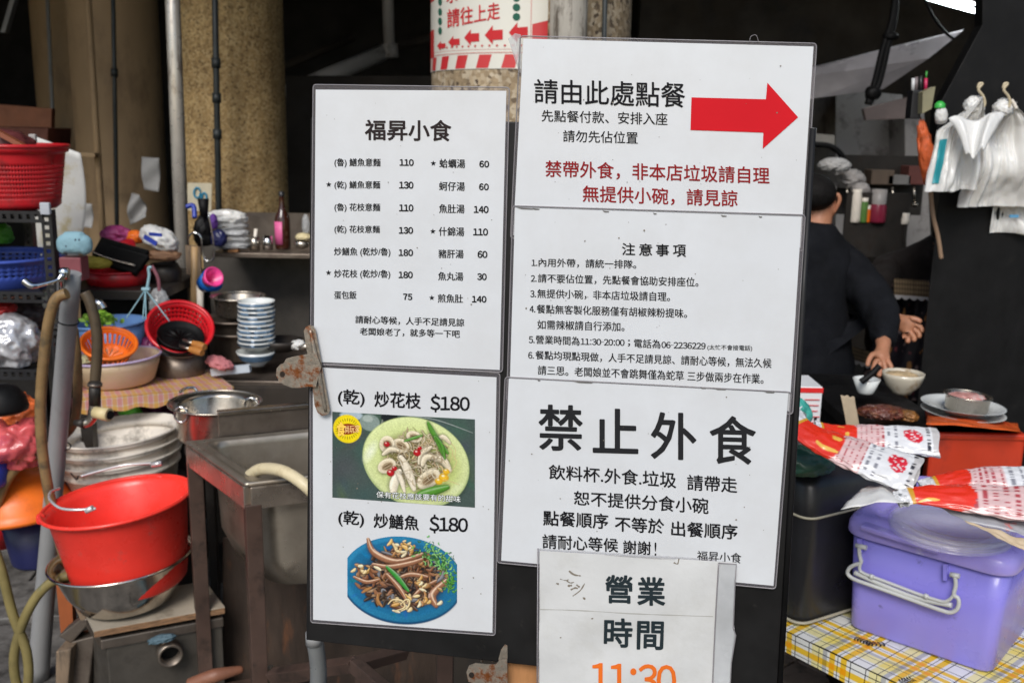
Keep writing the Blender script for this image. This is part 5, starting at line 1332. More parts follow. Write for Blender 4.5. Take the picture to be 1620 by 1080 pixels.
# ================================================================== BIG STEEL POT, WHITE BUCKETS, RED BUCKET
ORIGIN_ = None
t = thing('pot_stool', 'dark steel stand under the big handled pot', 'stand', (P(352, 690, 2.3).x, 2.3, 0))
zs = P(342, 694, 2.3).z
MB().box((P(352, 690, 2.3).x, 2.32, zs - .012), (.15, .15, .02)).build('stand_top', m_steel_dark, t)
for dx in (-.06, .06):
    for dy in (-.06, .06): MB().bar((P(352, 690, 2.3).x + dx, 2.32 + dy, 0), (P(352, 690, 2.3).x + dx, 2.32 + dy, zs - .02), .02).build('leg', m_steel_dark, t)
root, M, k = vessel('handled_pot', 'big steel pot with ring handles behind the sink corner', 'pot', 342, 690, 2.3, [(1, 0), (56, 0), (59, 5), (59, 48), (61, 52), (71, 56)], m_steel, rimr=1.6, tilt=-1)
for cx, cy, yy in ((287, 655, 2.22), (398, 640, 2.34)):
    mb = MB(); pc = P(cx, cy, yy)
    mb.tube([pc + Vector((10 * k * math.cos(a), -.004, 12 * k * math.sin(a))) for a in [i * math.pi / 8 for i in range(16)]], 1.7 * k, 8, smooth_path=False, closed=True); mb.build('ring_handle', m_chrome, root)
    MB().box(pc + Vector((.006, .006, .01)), (.02, .012, .012)).build('handle_lug', m_steel, root, bevel=.002)
mb = MB(); mb.tube([P(285, 620, 2.37), P(294, 614, 2.39), P(306, 613, 2.4), P(312, 619, 2.4)], .0035, 8); mb.build('ring_handle', m_chrome, root)

for i, nm in enumerate(('lowest', 'middle', 'topmost')):
    y = 757 + 34 - i * 17
    vessel('white_bucket', nm + ' of three nested grimy white pails behind the red bucket', 'bucket', 204 - i * .5, y + 10, 2.43, [(1, 0), (68, 0), (72, 8), (84, 66), (88, 68), (88, 73), (85, 74), (86, 82), (91, 84), (91, 90)], m_white_pl, tilt=5, rimr=2.2, group='nested white pails', thick=3)
o = MB().tube([P(112, 748, 2.3), P(121, 758, 2.28), P(124, 752, 2.28)], .0018, 6).build('wire_bail', m_blackmetal, None, origin=P(112, 748, 2.1)); tag(o, 'bit of black wire on the left side of the white pails', 'wire')
boxthing('pail_stand', 'dark box under the white pails', 'box', (P(140, 800, 2.43).x, 2.33, 0), (P(270, 800, 2.43).x, 2.6, P(204, 803, 2.43).z), m_steel_dark)

# box with plywood top
zp = .355
C0, C1, C2, C3 = G(150, 1004, zp), G(356, 966, zp), G(325, 925, zp), G(128, 958, zp)
t = thing('waste_cabinet', 'old grey steel cabinet with a round pipe hole, under the plywood and basin', 'cabinet', (C0.x, C0.y, 0))
i0, i1 = C0.lerp(C1, .06) + Vector((0, .012, 0)), C0.lerp(C1, .96) + Vector((0, .012, 0))
i2, i3 = C2.lerp(C3, .04), C3.lerp(C2, .04)
MB().prism([Vector((p.x, p.y, 0.02)) for p in (i0, i1, i2, i3)], (0, 0, zp - .06)).build('body', m_steel_dark if False else mat('greasy_grey_steel', (.075, .066, .055), .5, .3, var=.35, dirt=(.04, .035, .03), dscale=9, bump=.15), t, bevel=.003)
MB().prism([Vector((p.x, p.y, zp - .04)) for p in (C0.lerp(C1, .03) + Vector((0, .006, 0)), C0.lerp(C1, .98) + Vector((0, .006, 0)), C2, C3)], (0, 0, .023)).build('top_rim', m_steel_old, t, bevel=.003)
nrm = (i1 - i0).cross(Vector((0, 0, 1))).normalized()
if nrm.y > 0: nrm = -nrm
pc = P(267, 1026, i0.lerp(i1, .5).y) + nrm * .004
mb = MB(); ax = (i1 - i0).normalized(); kk = mpp(267, 1026, pc.y)
def ringp(r, d): return [pc + nrm * d + (ax * math.cos(a) + BV * math.sin(a)) * r * kk for a in [i * math.pi / 12 for i in range(24)]]
rs = [(19, -.0), (19, .03), (15, .03), (15, -.02)]
vs = []
for r, d in rs: vs += ringp(r, d)
mb.add(vs, [(j * 24 + i, j * 24 + (i + 1) % 24, (j + 1) * 24 + (i + 1) % 24, (j + 1) * 24 + i) for j in range(3) for i in range(24)], 0, True)
mb.build('pipe_socket', m_steel_old, t)
mb = MB(); mb.add(ringp(15, -.001), [tuple(range(24))]); mb.build('socket_dark_disc', m_black, t)  # flat black disc stands in for the darkness inside the socket
blob('blue_rag', 'pale blue rag wrapped over the round pipe socket of the cabinet', 'rag', 256, 1010, pc.y - .03, 20, 8, 6, mat('blue_rag', (.07, .12, .15), .7, var=.4, bump=.6), seed=91, sub=4, rough=.45, roll=14)
o = MB().prism([C0, C1, C2, C3], (0, 0, .010)).build('plywood_sheet', m_ply, None, origin=C0); tag(o, 'worn pale plywood sheet on the steel cabinet, under the steel basin', 'board')
o = MB().prism([C0 + Vector((-.0, -.003, -.004)), C1 + Vector((0, -.003, -.004)), C1 + Vector((0, .003, -.004)), C0 + Vector((0, .003, -.004))], (0, 0, .012)).build('edge', m_plyedge, None, origin=C0)
o.parent = bpy.data.objects['plywood_sheet']; o.location = (0, 0, 0)
yB = on(205, 952, zp + .012)
vessel('steel_basin', 'wide shiny steel basin holding the red bucket, on the plywood', 'basin', 203, 950, yB, [(1, 0), (62, 0), (72, 6), (88, 34), (100, 70), (107, 76)], mat('bright_steel', (.62, .57, .50), .16, 1.0, var=.15, rvar=.08, dirt=(.35, .33, .3), dscale=6), tilt=4.5, rimr=2.6, seg=64)
root, M, k = vessel('red_bucket', 'big bright red plastic bucket with a white-gripped wire bail', 'bucket', 211, 922, yB, [(1, 0), (78, 0), (83, 5), (89, 34), (102, 128), (107, 135), (111, 139)], m_red, tilt=6.5, rimr=3.2, seg=72, thick=3)
for a in (200, 20 + 55):
    a = R(a); c = M @ Vector((111 * math.cos(a), 111 * math.sin(a), 134))
    MB().box(c, (.018, .02, .022), Matrix.Rotation(a, 3, 'Z')).build('bail_lug', m_red, root, bevel=.006)
m_bail = mat('white_wire', (.62, .62, .62), .3, .5)
mb = MB()
pts = [P(152, 804, yB - .13), P(120, 806, yB - .14), P(95, 803, yB - .13), P(79, 790, yB - .1), P(80, 778, yB - .05), P(94, 772, yB - .0)]
mb.tube(pts, .0028, 10); mb.build('bail', m_bail, root)
MB().tube([P(136, 808, yB - .135), P(147, 803, yB - .135)], .006, 10).build('bail_end', m_bail, root)
mb = MB(); mb.tube([P(128, 753, yB + .08), P(160, 744, yB + .1), P(200, 735, yB + .12), P(252, 732, yB + .12)], .0028, 10); mb.build('bail', m_bail, root)
MB().tube([P(240, 735, yB + .118), P(256, 732, yB + .118)], .006, 10).build('bail_end', m_bail, root)

# ================================================================== SINK
zs_ = .74
S0, S1, S3 = G(395, 768, zs_), G(487, 757, zs_), G(302, 703, zs_)
sd = (S1 - S0).normalized(); S1 = S0 + sd * .62; S2 = S3 + sd * .60
t = thing('steel_sink', 'freestanding stainless steel sink on square legs, left of the board', 'sink', (S0.x, S0.y, 0))
def frame_at(p, q, w=.034, d=.034):
    pass
lw = .030
for a, b in ((S0, S1), (S3, S0), (S2, S3), (S1, S2)):
    MB().bar(a + Vector((0, 0, -.022)), b + Vector((0, 0, -.022)), .024, .044, up=(0, 0, 1)).build('apron', mat('apron_steel', (.46, .39, .32), .3, .85, var=.25, vscale=8, dirt=(.17, .12, .09), dscale=9, rvar=.1), t, bevel=.002)
cen = (S0 + S1 + S2 + S3) / 4
def ins(p, f, z=0): 
    q = cen + (p - cen) * f; return Vector((q.x, q.y, z))
def loop(f, z, r):
    return rrect([ins(S0, f, z), ins(S1, f, z), ins(S2, f, z), ins(S3, f, z)], r, 5)
L = [loop(1.03, zs_ + .001, .004), loop(1.03, zs_ + .006, .006), loop(.99, zs_ + .007, .015), loop(.975, zs_ + .003, .02), loop(.955, zs_ + .003, .02), loop(.94, zs_ + .006, .03), loop(.915, zs_ + .003, .045), loop(.905, zs_ - .01, .05), loop(.89, zs_ - .17, .06), loop(.82, zs_ - .225, .06), loop(.6, zs_ - .245, .06), loop(.1, zs_ - .25, .01)]
mb = MB(); nn = len(L[0]); vs = [v for l in L for v in l]
mb.add(vs, [(j * nn + i, j * nn + (i + 1) % nn, (j + 1) * nn + (i + 1) % nn, (j + 1) * nn + i) for j in range(len(L) - 1) for i in range(nn)], 0, True)
mb.build('basin', mat('brushed_sink_steel', (.44, .385, .31), .34, .8, var=.25, vscale=5, dirt=(.22, .175, .13), dscale=7, dlo=.45, dhi=.8, rvar=.12), t, solid=.0025)
for p in (S0, S1, S2, S3):
    q = cen + (p - cen) * .985
    MB().bar((q.x, q.y, 0.0), (q.x, q.y, zs_ - .035), lw, lw, up=sd).build('leg', m_brownsteel if p is not S1 else m_brownsteel, t, bevel=.0015)
for z_ in (.16,):
    for a, b in ((S0, S1), (S3, S0), (S2, S3)):
        MB().bar(ins(a, .985, z_), ins(b, .985, z_), .022).build('stretcher', m_brownsteel, t)
# splash back
D0, D1 = S3.lerp(S2, .08) + Vector((0, .03, 0)), S2 + Vector((0, .03, 0))
MB().bar(Vector((D0.x, D0.y, zs_ + .028)), Vector((D1.x, D1.y, zs_ + .028)), .012, .05, up=(0, 0, 1)).build('splash_back', m_steel_old, t, bevel=.001)
MB().bar(Vector((D0.x, D0.y, zs_ + .056)), Vector((D1.x, D1.y, zs_ + .056)), .022, .008, up=(0, 0, 1)).build('splash_lip', m_steel, t, bevel=.001)
mb = MB(); mb.tube([P(372, 770, S0.y + .1), P(395, 752, S0.y + .06), P(412, 742, S0.y + .03), P(436, 742, S0.y + .0), P(460, 751, S0.y - .03), P(490, 774, S0.y - .05), P(520, 810, S0.y - .02)], .0115, 16)
o = mb.build('cream_hose', mat('cream_hose', (.66, .56, .36), .4, var=.12, dirt=(.4, .3, .15), dscale=20, dlo=.55, dhi=.8), None, origin=P(440, 745, S0.y)); tag(o, 'thick cream hose draped over the front rim of the sink', 'hose')
# rusty panel behind/below the sink and other bits
o = MB().bar(P(330, 760, 2.15), P(520, 760, 2.15), .6, .01).build('x', m_wall_brown); bpy.data.objects.remove(o)
pan('rusty_panel', 'streaked rusty brown steel sheet standing behind the sink legs', 'panel', [(352, 850), (700, 850), (700, 1085), (352, 1085)], 2.1, .01, mat('rust_streaks', (.045, .030, .022), .6, .3, var=.4, dirt=(.20, .075, .03), dscale=7, dlo=.56, dhi=.78, stretch=(3, 3, .6), bump=.3))
pan('dark_fill_sheet', 'added dark sheet for the shade under the prep table behind the handled pot', 'board', [(330, 612), (640, 612), (640, 860), (330, 860)], 2.72, .02, m_wall_brown)  # dark sheet added to stand for the shade below the prep table
o = MB().tube([P(300, 1082, 1.75), P(340, 1068, 1.75), P(383, 1058, 1.78)], [.012, .014, .007], 14).build('wood_stick', mat('red_stick', (.22, .09, .05), .5, var=.3, bump=.3), None, origin=P(300, 1082, 1.75)); tag(o, 'rounded red-brown stick lying between the sink legs', 'stick')
o = MB().bar(P(432, 1090, 1.8), P(424, 1054, 1.8), .018, .018).build('wood_stub', mat('pale_stub', (.30, .23, .14), .7, bump=.4), None, origin=P(432, 1090, 1.8), bevel=.003); tag(o, 'short pale wooden stub right of the front sink leg', 'wood stub')
# bench frame under the board
t = thing('bench_frame', 'brown steel bench frame seen under the bottom edge of the board', 'frame', P(700, 1100, 1.62))
for a, b, w in (((430, 1068, 1.75), (560, 1050, 1.6), .022), ((560, 1052, 1.6), (640, 1030, 1.7), .022), ((560, 1050, 1.6), (640, 1120, 1.5), .022), ((575, 1060, 1.61), (570, 1160, 1.6), .025), ((705, 1000, 1.6), (704, 1160, 1.6), .028)):
    MB().bar(P(*a), P(*b), w).build('frame_bar', m_brownsteel, t, bevel=.001)
pan('dark_panel', 'plain dark panel under the bench frame', 'panel', [(690, 985), (860, 985), (860, 1190), (690, 1190)], 1.95, .02, m_wall_brown)  # plain dark sheet filling the view behind the bench frame
# flexible metal conduit
t = thing('flexible_conduit', 'ribbed grey flexible conduit hanging below the lower left corner of the board', 'conduit', P(500, 1120, 1.35))
mb = MB(); a, b = P(497, 1008, 1.35), P(499, 1200, 1.38); k = mpp(497, 1008, 1.35)
path = [a.lerp(b, i / 110) + Vector((.006 * math.sin(i / 20), 0, 0)) for i in range(111)]
mb.tube(path, [(13.5 if (i % 2) else 11) * k for i in range(111)], 18, smooth_path=False); mb.build('ribbed_tube', mat('ribbed_grey', (.30, .31, .31), .35, .4, var=.2), t)
MB().tube([P(497, 1000, 1.35), P(497, 1018, 1.35)], 13.5 * k, 18).build('collar', m_grey_pvc, t)

# ================================================================== FAR LEFT BOTTOM
root, M, k = vessel('orange_basin', 'wide orange plastic basin upturned at the left, on the navy bin', 'basin', 36, 806, 2.3, [(84, 0), (86, 6), (74, 14), (66, 30), (40, 58), (10, 64), (.5, 64.5)], m_orange, tilt=4, parts=True, thick=1)
vessel('navy_bucket', 'dark navy bucket under the orange basin', 'bucket', 62, 886, 2.35, [(1, 0), (38, 0), (40, 4), (52, 82)], m_navy)
vessel('blue_bowl_basin', 'bright blue plastic basin at the left edge above the orange basin', 'basin', -22, 772, 2.2, [(1, 0), (36, 0), (40, 6), (58, 66)], m_blue, rimr=2, tilt=12)
vessel('red_tub', 'dark red tub at the left edge under the orange basin', 'tub', -2, 862, 2.45, [(1, 0), (24, 0), (30, 60)], m_darkred, parts=False)
o = MB().prism([P(x, y, 2.22) for x, y in ((78, 812), (108, 812), (116, 1000), (96, 1000))], (0, .02, 0)).build('orange_post', mat('rusty_orange_post', (.34, .09, .025), .6, var=.25), None, origin=P(100, 1000, 2.22)); tag(o, 'rusty orange post behind the grey standing pipe', 'post')
# broken timbers
for pts, m, lab in (([(94, 905), (120, 905), (150, 968), (128, 985)], m_wood, 'grey-brown timber offcut under the left lip of the steel basin'), ([(92, 1006), (128, 978), (148, 978), (112, 1018)], m_steel_old, 'rough end of a steel beam left of the plywood'), ([(112, 1015), (150, 1005), (128, 1180), (92, 1180)], m_steel_old, 'upright brown steel leg left of the cabinet'), ([(88, 1030), (112, 1026), (100, 1180), (86, 1180)], m_wood, 'thin weathered timber leaning beside the steel leg')):
    ps = [P(x, y, 2.0 - .03 * (lab[0] == 't')) for x, y in pts]
    o = MB().prism(ps, (0, .05, 0)).build('timber_offcut', m, None, origin=min(ps, key=lambda v: v.z), bevel=.003); tag(o, lab, 'timber')
# grey pvc standing pipe with lever tap
t = thing('standing_pipe', 'grey plastic pipe standing at the left, carrying a chrome lever tap', 'pipe', P(60, 1076, 2.25))
a, b = P(114, 432, 2.1), P(60, 1072, 2.28)
MB().tube([b, a.lerp(b, .5), a], [.0265, .0205, .0190], 24).build('tube', m_grey_pvc, t)
for x, y, Y in ((104, 508, 2.12), (92, 705, 2.18)):
    c = P(x + 4, y, Y); d = (a - b).normalized(); M = Matrix.Translation(c) @ d.to_track_quat('Z', 'Y').to_matrix().to_4x4()
    mb = MB(); mb.tube([M @ Vector((.0215 * math.cos(q), .0215 * math.sin(q), 0)) for q in [i * math.pi / 12 for i in range(24)]], .0014, 6, smooth_path=False, closed=True); mb.build('cable_tie', m_black, t)
MB().tube([P(103, 433, 2.07), P(98, 436, 2.06), P(90, 443, 2.05), P(66, 450, 2.03), P(50, 452, 2.02), P(38, 444, 2.02)], [.007, .007, .0035, .0045, .007, .008], 14).build('tap_lever', m_chrome, t)
MB().lathe([(.001, -.012), (.011, -.010), (.012, .008), (.008, .014), (.001, .015)], Matrix.Translation(P(102, 434, 2.07)), 20).build('tap_body', m_chrome, t)
MB().tube([P(95, 440, 2.08), P(96, 458, 2.09), P(104, 470, 2.09)], .010, 12).build('tap_spout', m_chrome, t)
# hoses
hose('water_hose', 'brown rubber hose looping down from the lever tap beside the grey pipe', [(106, 464), (88, 474), (77, 510), (68, 580), (64, 640), (66, 700), (74, 760), (84, 810), (98, 868), (112, 905)], .0115, m_hose, 2.05)
hose('water_hose', 'brown hose crossing behind the grey pipe at the left edge', [(-20, 850), (-5, 800), (14, 756), (40, 728), (64, 716), (110, 680), (122, 640), (122, 570), (116, 520)], .0105, m_hose, 2.2)
hose('water_hose', 'olive-brown hose looping out of the steel basin round the foot of the grey pipe', [(110, 910), (82, 920), (56, 946), (34, 990), (22, 1040), (28, 1085), (44, 1080), (42, 1030), (20, 970), (2, 900), (-16, 850)], .0105, mat('olive_hose', (.20, .16, .06), .38, var=.35, vscale=12, dirt=(.07, .12, .10), dscale=9, dlo=.58, dhi=.7), 2.0)
t = thing('hose_tap', 'hose ending in a metal elbow tap with a cream plug, right of the grey pipe', 'tap', P(160, 665, 2.05))
hose('hose_tube', '', [(134, 462), (143, 480), (151, 512), (154, 550), (150, 608)], .0115, mat('dark_hose', (.085, .06, .035), .45, var=.3, dirt=(.04, .03, .02)), 2.08, parent=t)
MB().tube([P(150, 604, 2.06), P(150, 640, 2.06)], .0125, 14).build('coupling', m_steel_dark, t)
MB().tube([P(150, 606, 2.06), P(150, 610, 2.06)], .0155, 14).build('hose_clip', m_steel_old, t)
MB().tube([P(150, 638, 2.06), P(149, 652, 2.06), P(142, 666, 2.06), P(130, 670, 2.06)], [.012, .013, .010, .011], 14).build('elbow', m_steel, t)
MB().tube([P(150, 652, 2.05), P(173, 656, 2.04)], [.0125, .0145], 16).build('cream_plug', mat('cream_plug', (.62, .50, .26), .5), t)
MB().tube([P(171, 655.6, 2.043), P(174.5, 656.3, 2.039)], .0095, 16).build('plug_dark_end', m_black, t)  # solid black end stands in for the dark opening of the plug
MB().tube([P(118, 668, 2.06), P(134, 670, 2.055)], [.006, .011], 12).build('nipple', m_steel_dark, t)
hose('second_tap', 'chrome tap nose poking out right of the grey pipe near its top', [(150, 478), (158, 480), (163, 488)], [.007, .010, .010], m_chrome, 2.3, cat='tap')
# ================================================================== RIGHT: table, boxes
class Pl:
    def __init__(s, o, n): s.o, s.n = o, n.normalized()
    def at(s, px, py, off=0.0):
        d = ray(px, py); o = s.o + s.n * off
        return CAM_LOC + d * ((o - CAM_LOC).dot(s.n) / d.dot(s.n))
ZT = .50
T0, T1 = G(1236, 993, ZT), G(1386, 1064, ZT)
te = (T1 - T0).normalized(); tp = Vector((-te.y, te.x, 0))
if tp.y < 0: tp = -tp
T1 = T0 + te * .62; TL = T0 - te * .30; TW = .92
t = thing('oilcloth_table', 'low table under a yellow and white plaid oilcloth at the bottom right', 'table', (T1.x, T1.y, 0))
W_, Y1_, Y2_, GR = (.93, .93, .92), (.98, .62, .04), (.97, .88, .45), (.55, .55, .56)
K_ = (.06, .06, .07)
pu = [(0, W_), (.16, K_), (.175, W_), (.22, Y2_), (.34, K_), (.355, Y2_), (.42, GR), (.50, W_), (.54, Y1_), (.64, W_), (.68, K_), (.695, W_), (.74, Y1_), (.84, W_), (.90, K_), (.915, W_)]
m_oil = plaid('yellow_plaid', pu, pu, (.86, .86, .84), rough=.3, dirt=(.30, .27, .16))
TB = TL + tp * .95; TC = T1 + tp * .95
mb = MB()
mb.grid(lambda u, v: TL.lerp(T1, u).lerp(TB.lerp(TC, u), v) + Vector((0, 0, .0024 * noise.noise((TL.lerp(T1, u).lerp(TB.lerp(TC, u), v)) * 12))), 60, 50, cfn=lambda u, v: (u * .92 / .115, v * .95 / .115, 0))
mb.grid(lambda u, v: TL.lerp(T1, u) + Vector((0, 0, -.042 * v)) - tp * (.004 + .003 * math.sin(u * 14) * v), 60, 4, cfn=lambda u, v: (u * .92 / .115, -v * .36, 0))
mb.grid(lambda u, v: T1.lerp(TC, u) + Vector((0, 0, -.042 * v)) + te * (.004 + .003 * math.sin(u * 14) * v), 60, 4, cfn=lambda u, v: (.02 + v * .36, u * .95 / .115, 0))
mb.build('oilcloth', m_oil, t, uvc=True)
MB().prism([p + Vector((0, 0, -.005)) for p in (TL, T1, TC, TB)], (0, 0, -.025)).build('table_top', m_steel_dark, t)
for p in (TL, T1, TC, TB):
    q = p.lerp((TL + TC) / 2, .06)
    MB().bar((q.x, q.y, 0), (q.x, q.y, ZT - .03), .03).build('leg', m_brownsteel, t)
mb = MB(); mb.cc = (.02, .02, .02)   # black leaf sprigs printed on the oilcloth
def sprig(x0, y0, x1, y1, n):
    a, b = G(x0, y0, ZT + .0022), G(x1, y1, ZT + .0022); d = (b - a).normalized(); q = Vector((-d.y, d.x, 0))
    mb.bar(a, b, .001, .0004, up=(0, 0, 1))
    for i in range(n):
        p = a.lerp(b, i / n)
        for s in (-1, 1):
            e = p + (d * .5 + q * s).normalized() * .011
            mb.add([p, p.lerp(e, .5) + d * .002, e, p.lerp(e, .5) - d * .002], [(0, 1, 2, 3)])
sprig(1352, 1008, 1380, 1018, 6); sprig(1400, 1018, 1368, 1017, 5); sprig(1425, 1078, 1445, 1072, 5)
tag(mb.build('printed_sprigs', m_print, t, color=True), kind='stuff')

# purple storage box
Q0, Q1 = G(1342, 990, ZT + .003), G(1566, 1067, ZT + .003)
qe = (Q1 - Q0); qL = qe.length; qe = qe.normalized(); qp = Vector((-qe.y, qe.x, 0))
qd = .30
hb = P(1568, 905, Q1.y).z - ZT
m_purp = mat('purple_plastic', (.28, .25, .78), .32, var=.05, vscale=4, dirt=(.15, .14, .42), dscale=42, dlo=.63, dhi=.72, sss=.05, coat=.1, bump=.05, bscale=12)
m_purplid = mat('purple_lid_plastic', (.43, .36, .88), .30, var=.08, vscale=6, dirt=(.62, .58, .92), dscale=20, dlo=.58, dhi=.7, sss=.1, coat=.1, bump=.05, bscale=12)
t = thing('storage_box', 'purple plastic storage box with a pale grey swing handle on the plaid table', 'box', Q1)
qc = Q0 + qe * qL / 2 + qp * qd / 2
def qrect(ex, z, r, n=6):
    a, b = qL / 2 + ex, qd / 2 + ex
    return rrect([qc + qe * (sx * a) + qp * (sy * b) + Vector((0, 0, z)) for sx, sy in ((-1, -1), (1, -1), (1, 1), (-1, 1))], r, n)
def loft(loops, cap0=True, cap1=False):
    mb = MB(); n = len(loops[0]); vs = [v for l in loops for v in l]
    mb.add(vs, [(j * n + i, j * n + (i + 1) % n, (j + 1) * n + (i + 1) % n, (j + 1) * n + i) for j in range(len(loops) - 1) for i in range(n)], 0, True)
    if cap0: mb.add(loops[0], [tuple(range(n - 1, -1, -1))])
    if cap1: mb.add(loops[-1], [tuple(range(n))])
    return mb
loft([qrect(-.004, 0, .02), qrect(0, .004, .022), qrect(.006, hb * .6, .026), qrect(.010, hb, .03)]).build('tub', m_purp, t, solid=.002)
zl = hb
lid = [qrect(.020, zl - .004, .045), qrect(.022, zl + .001, .045), qrect(.021, zl + .016, .045), qrect(.016, zl + .026, .045), qrect(.004, zl + .031, .04), qrect(-.012, zl + .032, .035), qrect(-.020, zl + .028, .03), qrect(-.028, zl + .0275, .03), qrect(-.034, zl + .031, .03)]
loft(lid, False, True).build('lid', m_purplid, t)
fpl = Pl(Q0 + Vector((0, 0, hb * .6)) - qp * .007, -qp)
a, b = fpl.at(1364, 833, .018), fpl.at(1488, 872, .018)
MB().bar(a + Vector((0, 0, .003)), b + Vector((0, 0, .003)), .010, .026, up=qp).build('latch_ridge', m_purplid, t, bevel=.003)
m_hand = mat('grey_handle', (.52, .53, .52), .38, var=.08)
hf = lambda x, y, o=.016: fpl.at(x, y, o)
mb = MB()
mb.tube([hf(x, y) for x, y in ((1359, 862), (1360, 878), (1362, 889), (1352, 893), (1344, 898), (1341, 906), (1347, 913), (1360, 919), (1400, 933), (1450, 951), (1490, 965), (1504, 968), (1514, 963), (1517, 953), (1515, 945), (1509, 940), (1512, 925), (1511, 912))], .0036, 12)
mb.build('handle', m_hand, t)
mb = MB(); mb.tube([hf(x, y) for x, y in ((1362, 889), (1360, 900), (1368, 907), (1400, 919), (1450, 938), (1480, 948), (1494, 951), (1503, 947), (1509, 940))], .0030, 12); mb.build('handle_inner_rail', m_hand, t)
mb = MB(); mb.tube([hf(x, y, .013) for x, y in ((1352, 905), (1400, 926), (1450, 945), (1506, 957))], .0048, 8); mb.build('handle_web', m_hand, t)
for x, y in ((1380, 914), (1466, 945)): MB().tube([hf(x - 4, y - 4, .017), hf(x + 2, y - 1, .017)], .0045, 10).build('handle_collar', m_hand, t)
for x0, y0, x1, y1 in ((1354, 862, 1371, 866), (1503, 908, 1518, 911)): MB().tube([hf(x0, y0), hf(x1, y1)], .0045, 12).build('pivot', m_hand, t)
for x, y0, y1 in ((1364, 848, 872), (1499, 888, 914)):
    MB().prism([hf(x - 3, y0, .001), hf(x + 3, y0 + 1, .001), hf(x + 3, y1, .001), hf(x - 3, y1 - 1, .001)], -qp * .014).build('pivot_bracket', m_purp, t)

# clear lids
zlid = ZT + .003 + hb + .032
lc = G(1502, 842, zlid)
k = mpp(1502, 842, lc.y)
for i in range(4):
    dx = (0, 2, -3, 4)[i]
    pz = zlid + i * .0052
    M = Matrix.Translation(Vector((lc.x + dx * k, lc.y, pz))) @ Matrix.Rotation(R((0, 1, -1, 1.5)[i]), 4, 'Y') @ Matrix.Scale(k, 4)
    mb = MB(); mb.lathe([(1, 1), (62, 1), (64, 4), (74, 4.5), (77, 2), (84, 2), (86, 5), (88, 5), (90, 0)], M, 64)
    o = mb.build('plastic_lid', mat('clear_lid', (.90, .88, .95), .12, var=.05, alpha=.22, coat=.6, rvar=.04), None, origin=M.translation)
    tag(o, ['bottom', 'second from bottom', 'third from bottom', 'topmost'][i] + ' round clear plastic lid in the stack on the purple box', 'lid', 'clear lids stacked on the purple box')

# black cooler
K0 = G(1264, 992, ZT + .003)
ke = Vector((math.cos(R(30)), math.sin(R(30)), 0)); kp = Vector((-ke.y, ke.x, 0))
def krect(ex, z, r, n=6):
    a, b = .30, .34
    return rrect([K0 + ke * x + kp * y + Vector((0, 0, z)) for x, y in ((-ex, -ex), (a + ex, -ex), (a + ex, b + ex), (-ex, b + ex))], r, n)
hk = P(1262, 822, K0.y).z - ZT - .003; hk2 = P(1262, 766, K0.y).z - ZT - .003
m_cool = mat('black_cooler', (.014, .014, .016), .38, var=.4, vscale=6, dirt=(.05, .05, .045), dscale=20, dlo=.6, dhi=.8, bump=.25, bscale=12)
t = thing('cooler_box', 'black insulated cooler box with a rounded lid, between the board and the purple box', 'cooler', K0)
loft([krect(-.004, 0, .03), krect(0, .01, .03), krect(.002, hk, .03)]).build('body', m_cool, t)
loft([krect(.004, hk + .003, .03), krect(.006, hk2 - .01, .035), krect(-.006, hk2 + .006, .04), krect(-.05, hk2 + .024, .05), krect(-.10, hk2 + .03, .04)], True, True).build('lid', m_cool, t)
m_pip = mat('cream_piping', (.40, .37, .28), .6, var=.2)
for z in (hk + .001, .006):
    MB().tube(krect(.003, z, .03), .0028, 8, smooth_path=False, closed=True).build('piping', m_pip, t)
# dark green bag on the cooler
blob('green_bag', 'dark green plastic bag crumpled on top of the black cooler', 'bag', 1268, 728, 1.72, 50, 40, 22, mat('dark_green_bag', (.02, .07, .045), .4, var=.3, bump=.5), seed=101, sub=4, rough=.2)
blob('teal_wrapper', 'teal wrapper edge beside the white carton', 'wrapper', 1268, 652, 1.72, 14, 14, 24, mat('teal_wrap', (.05, .34, .28), .4, bump=.5), seed=102, sub=4, rough=.25, roll=30)

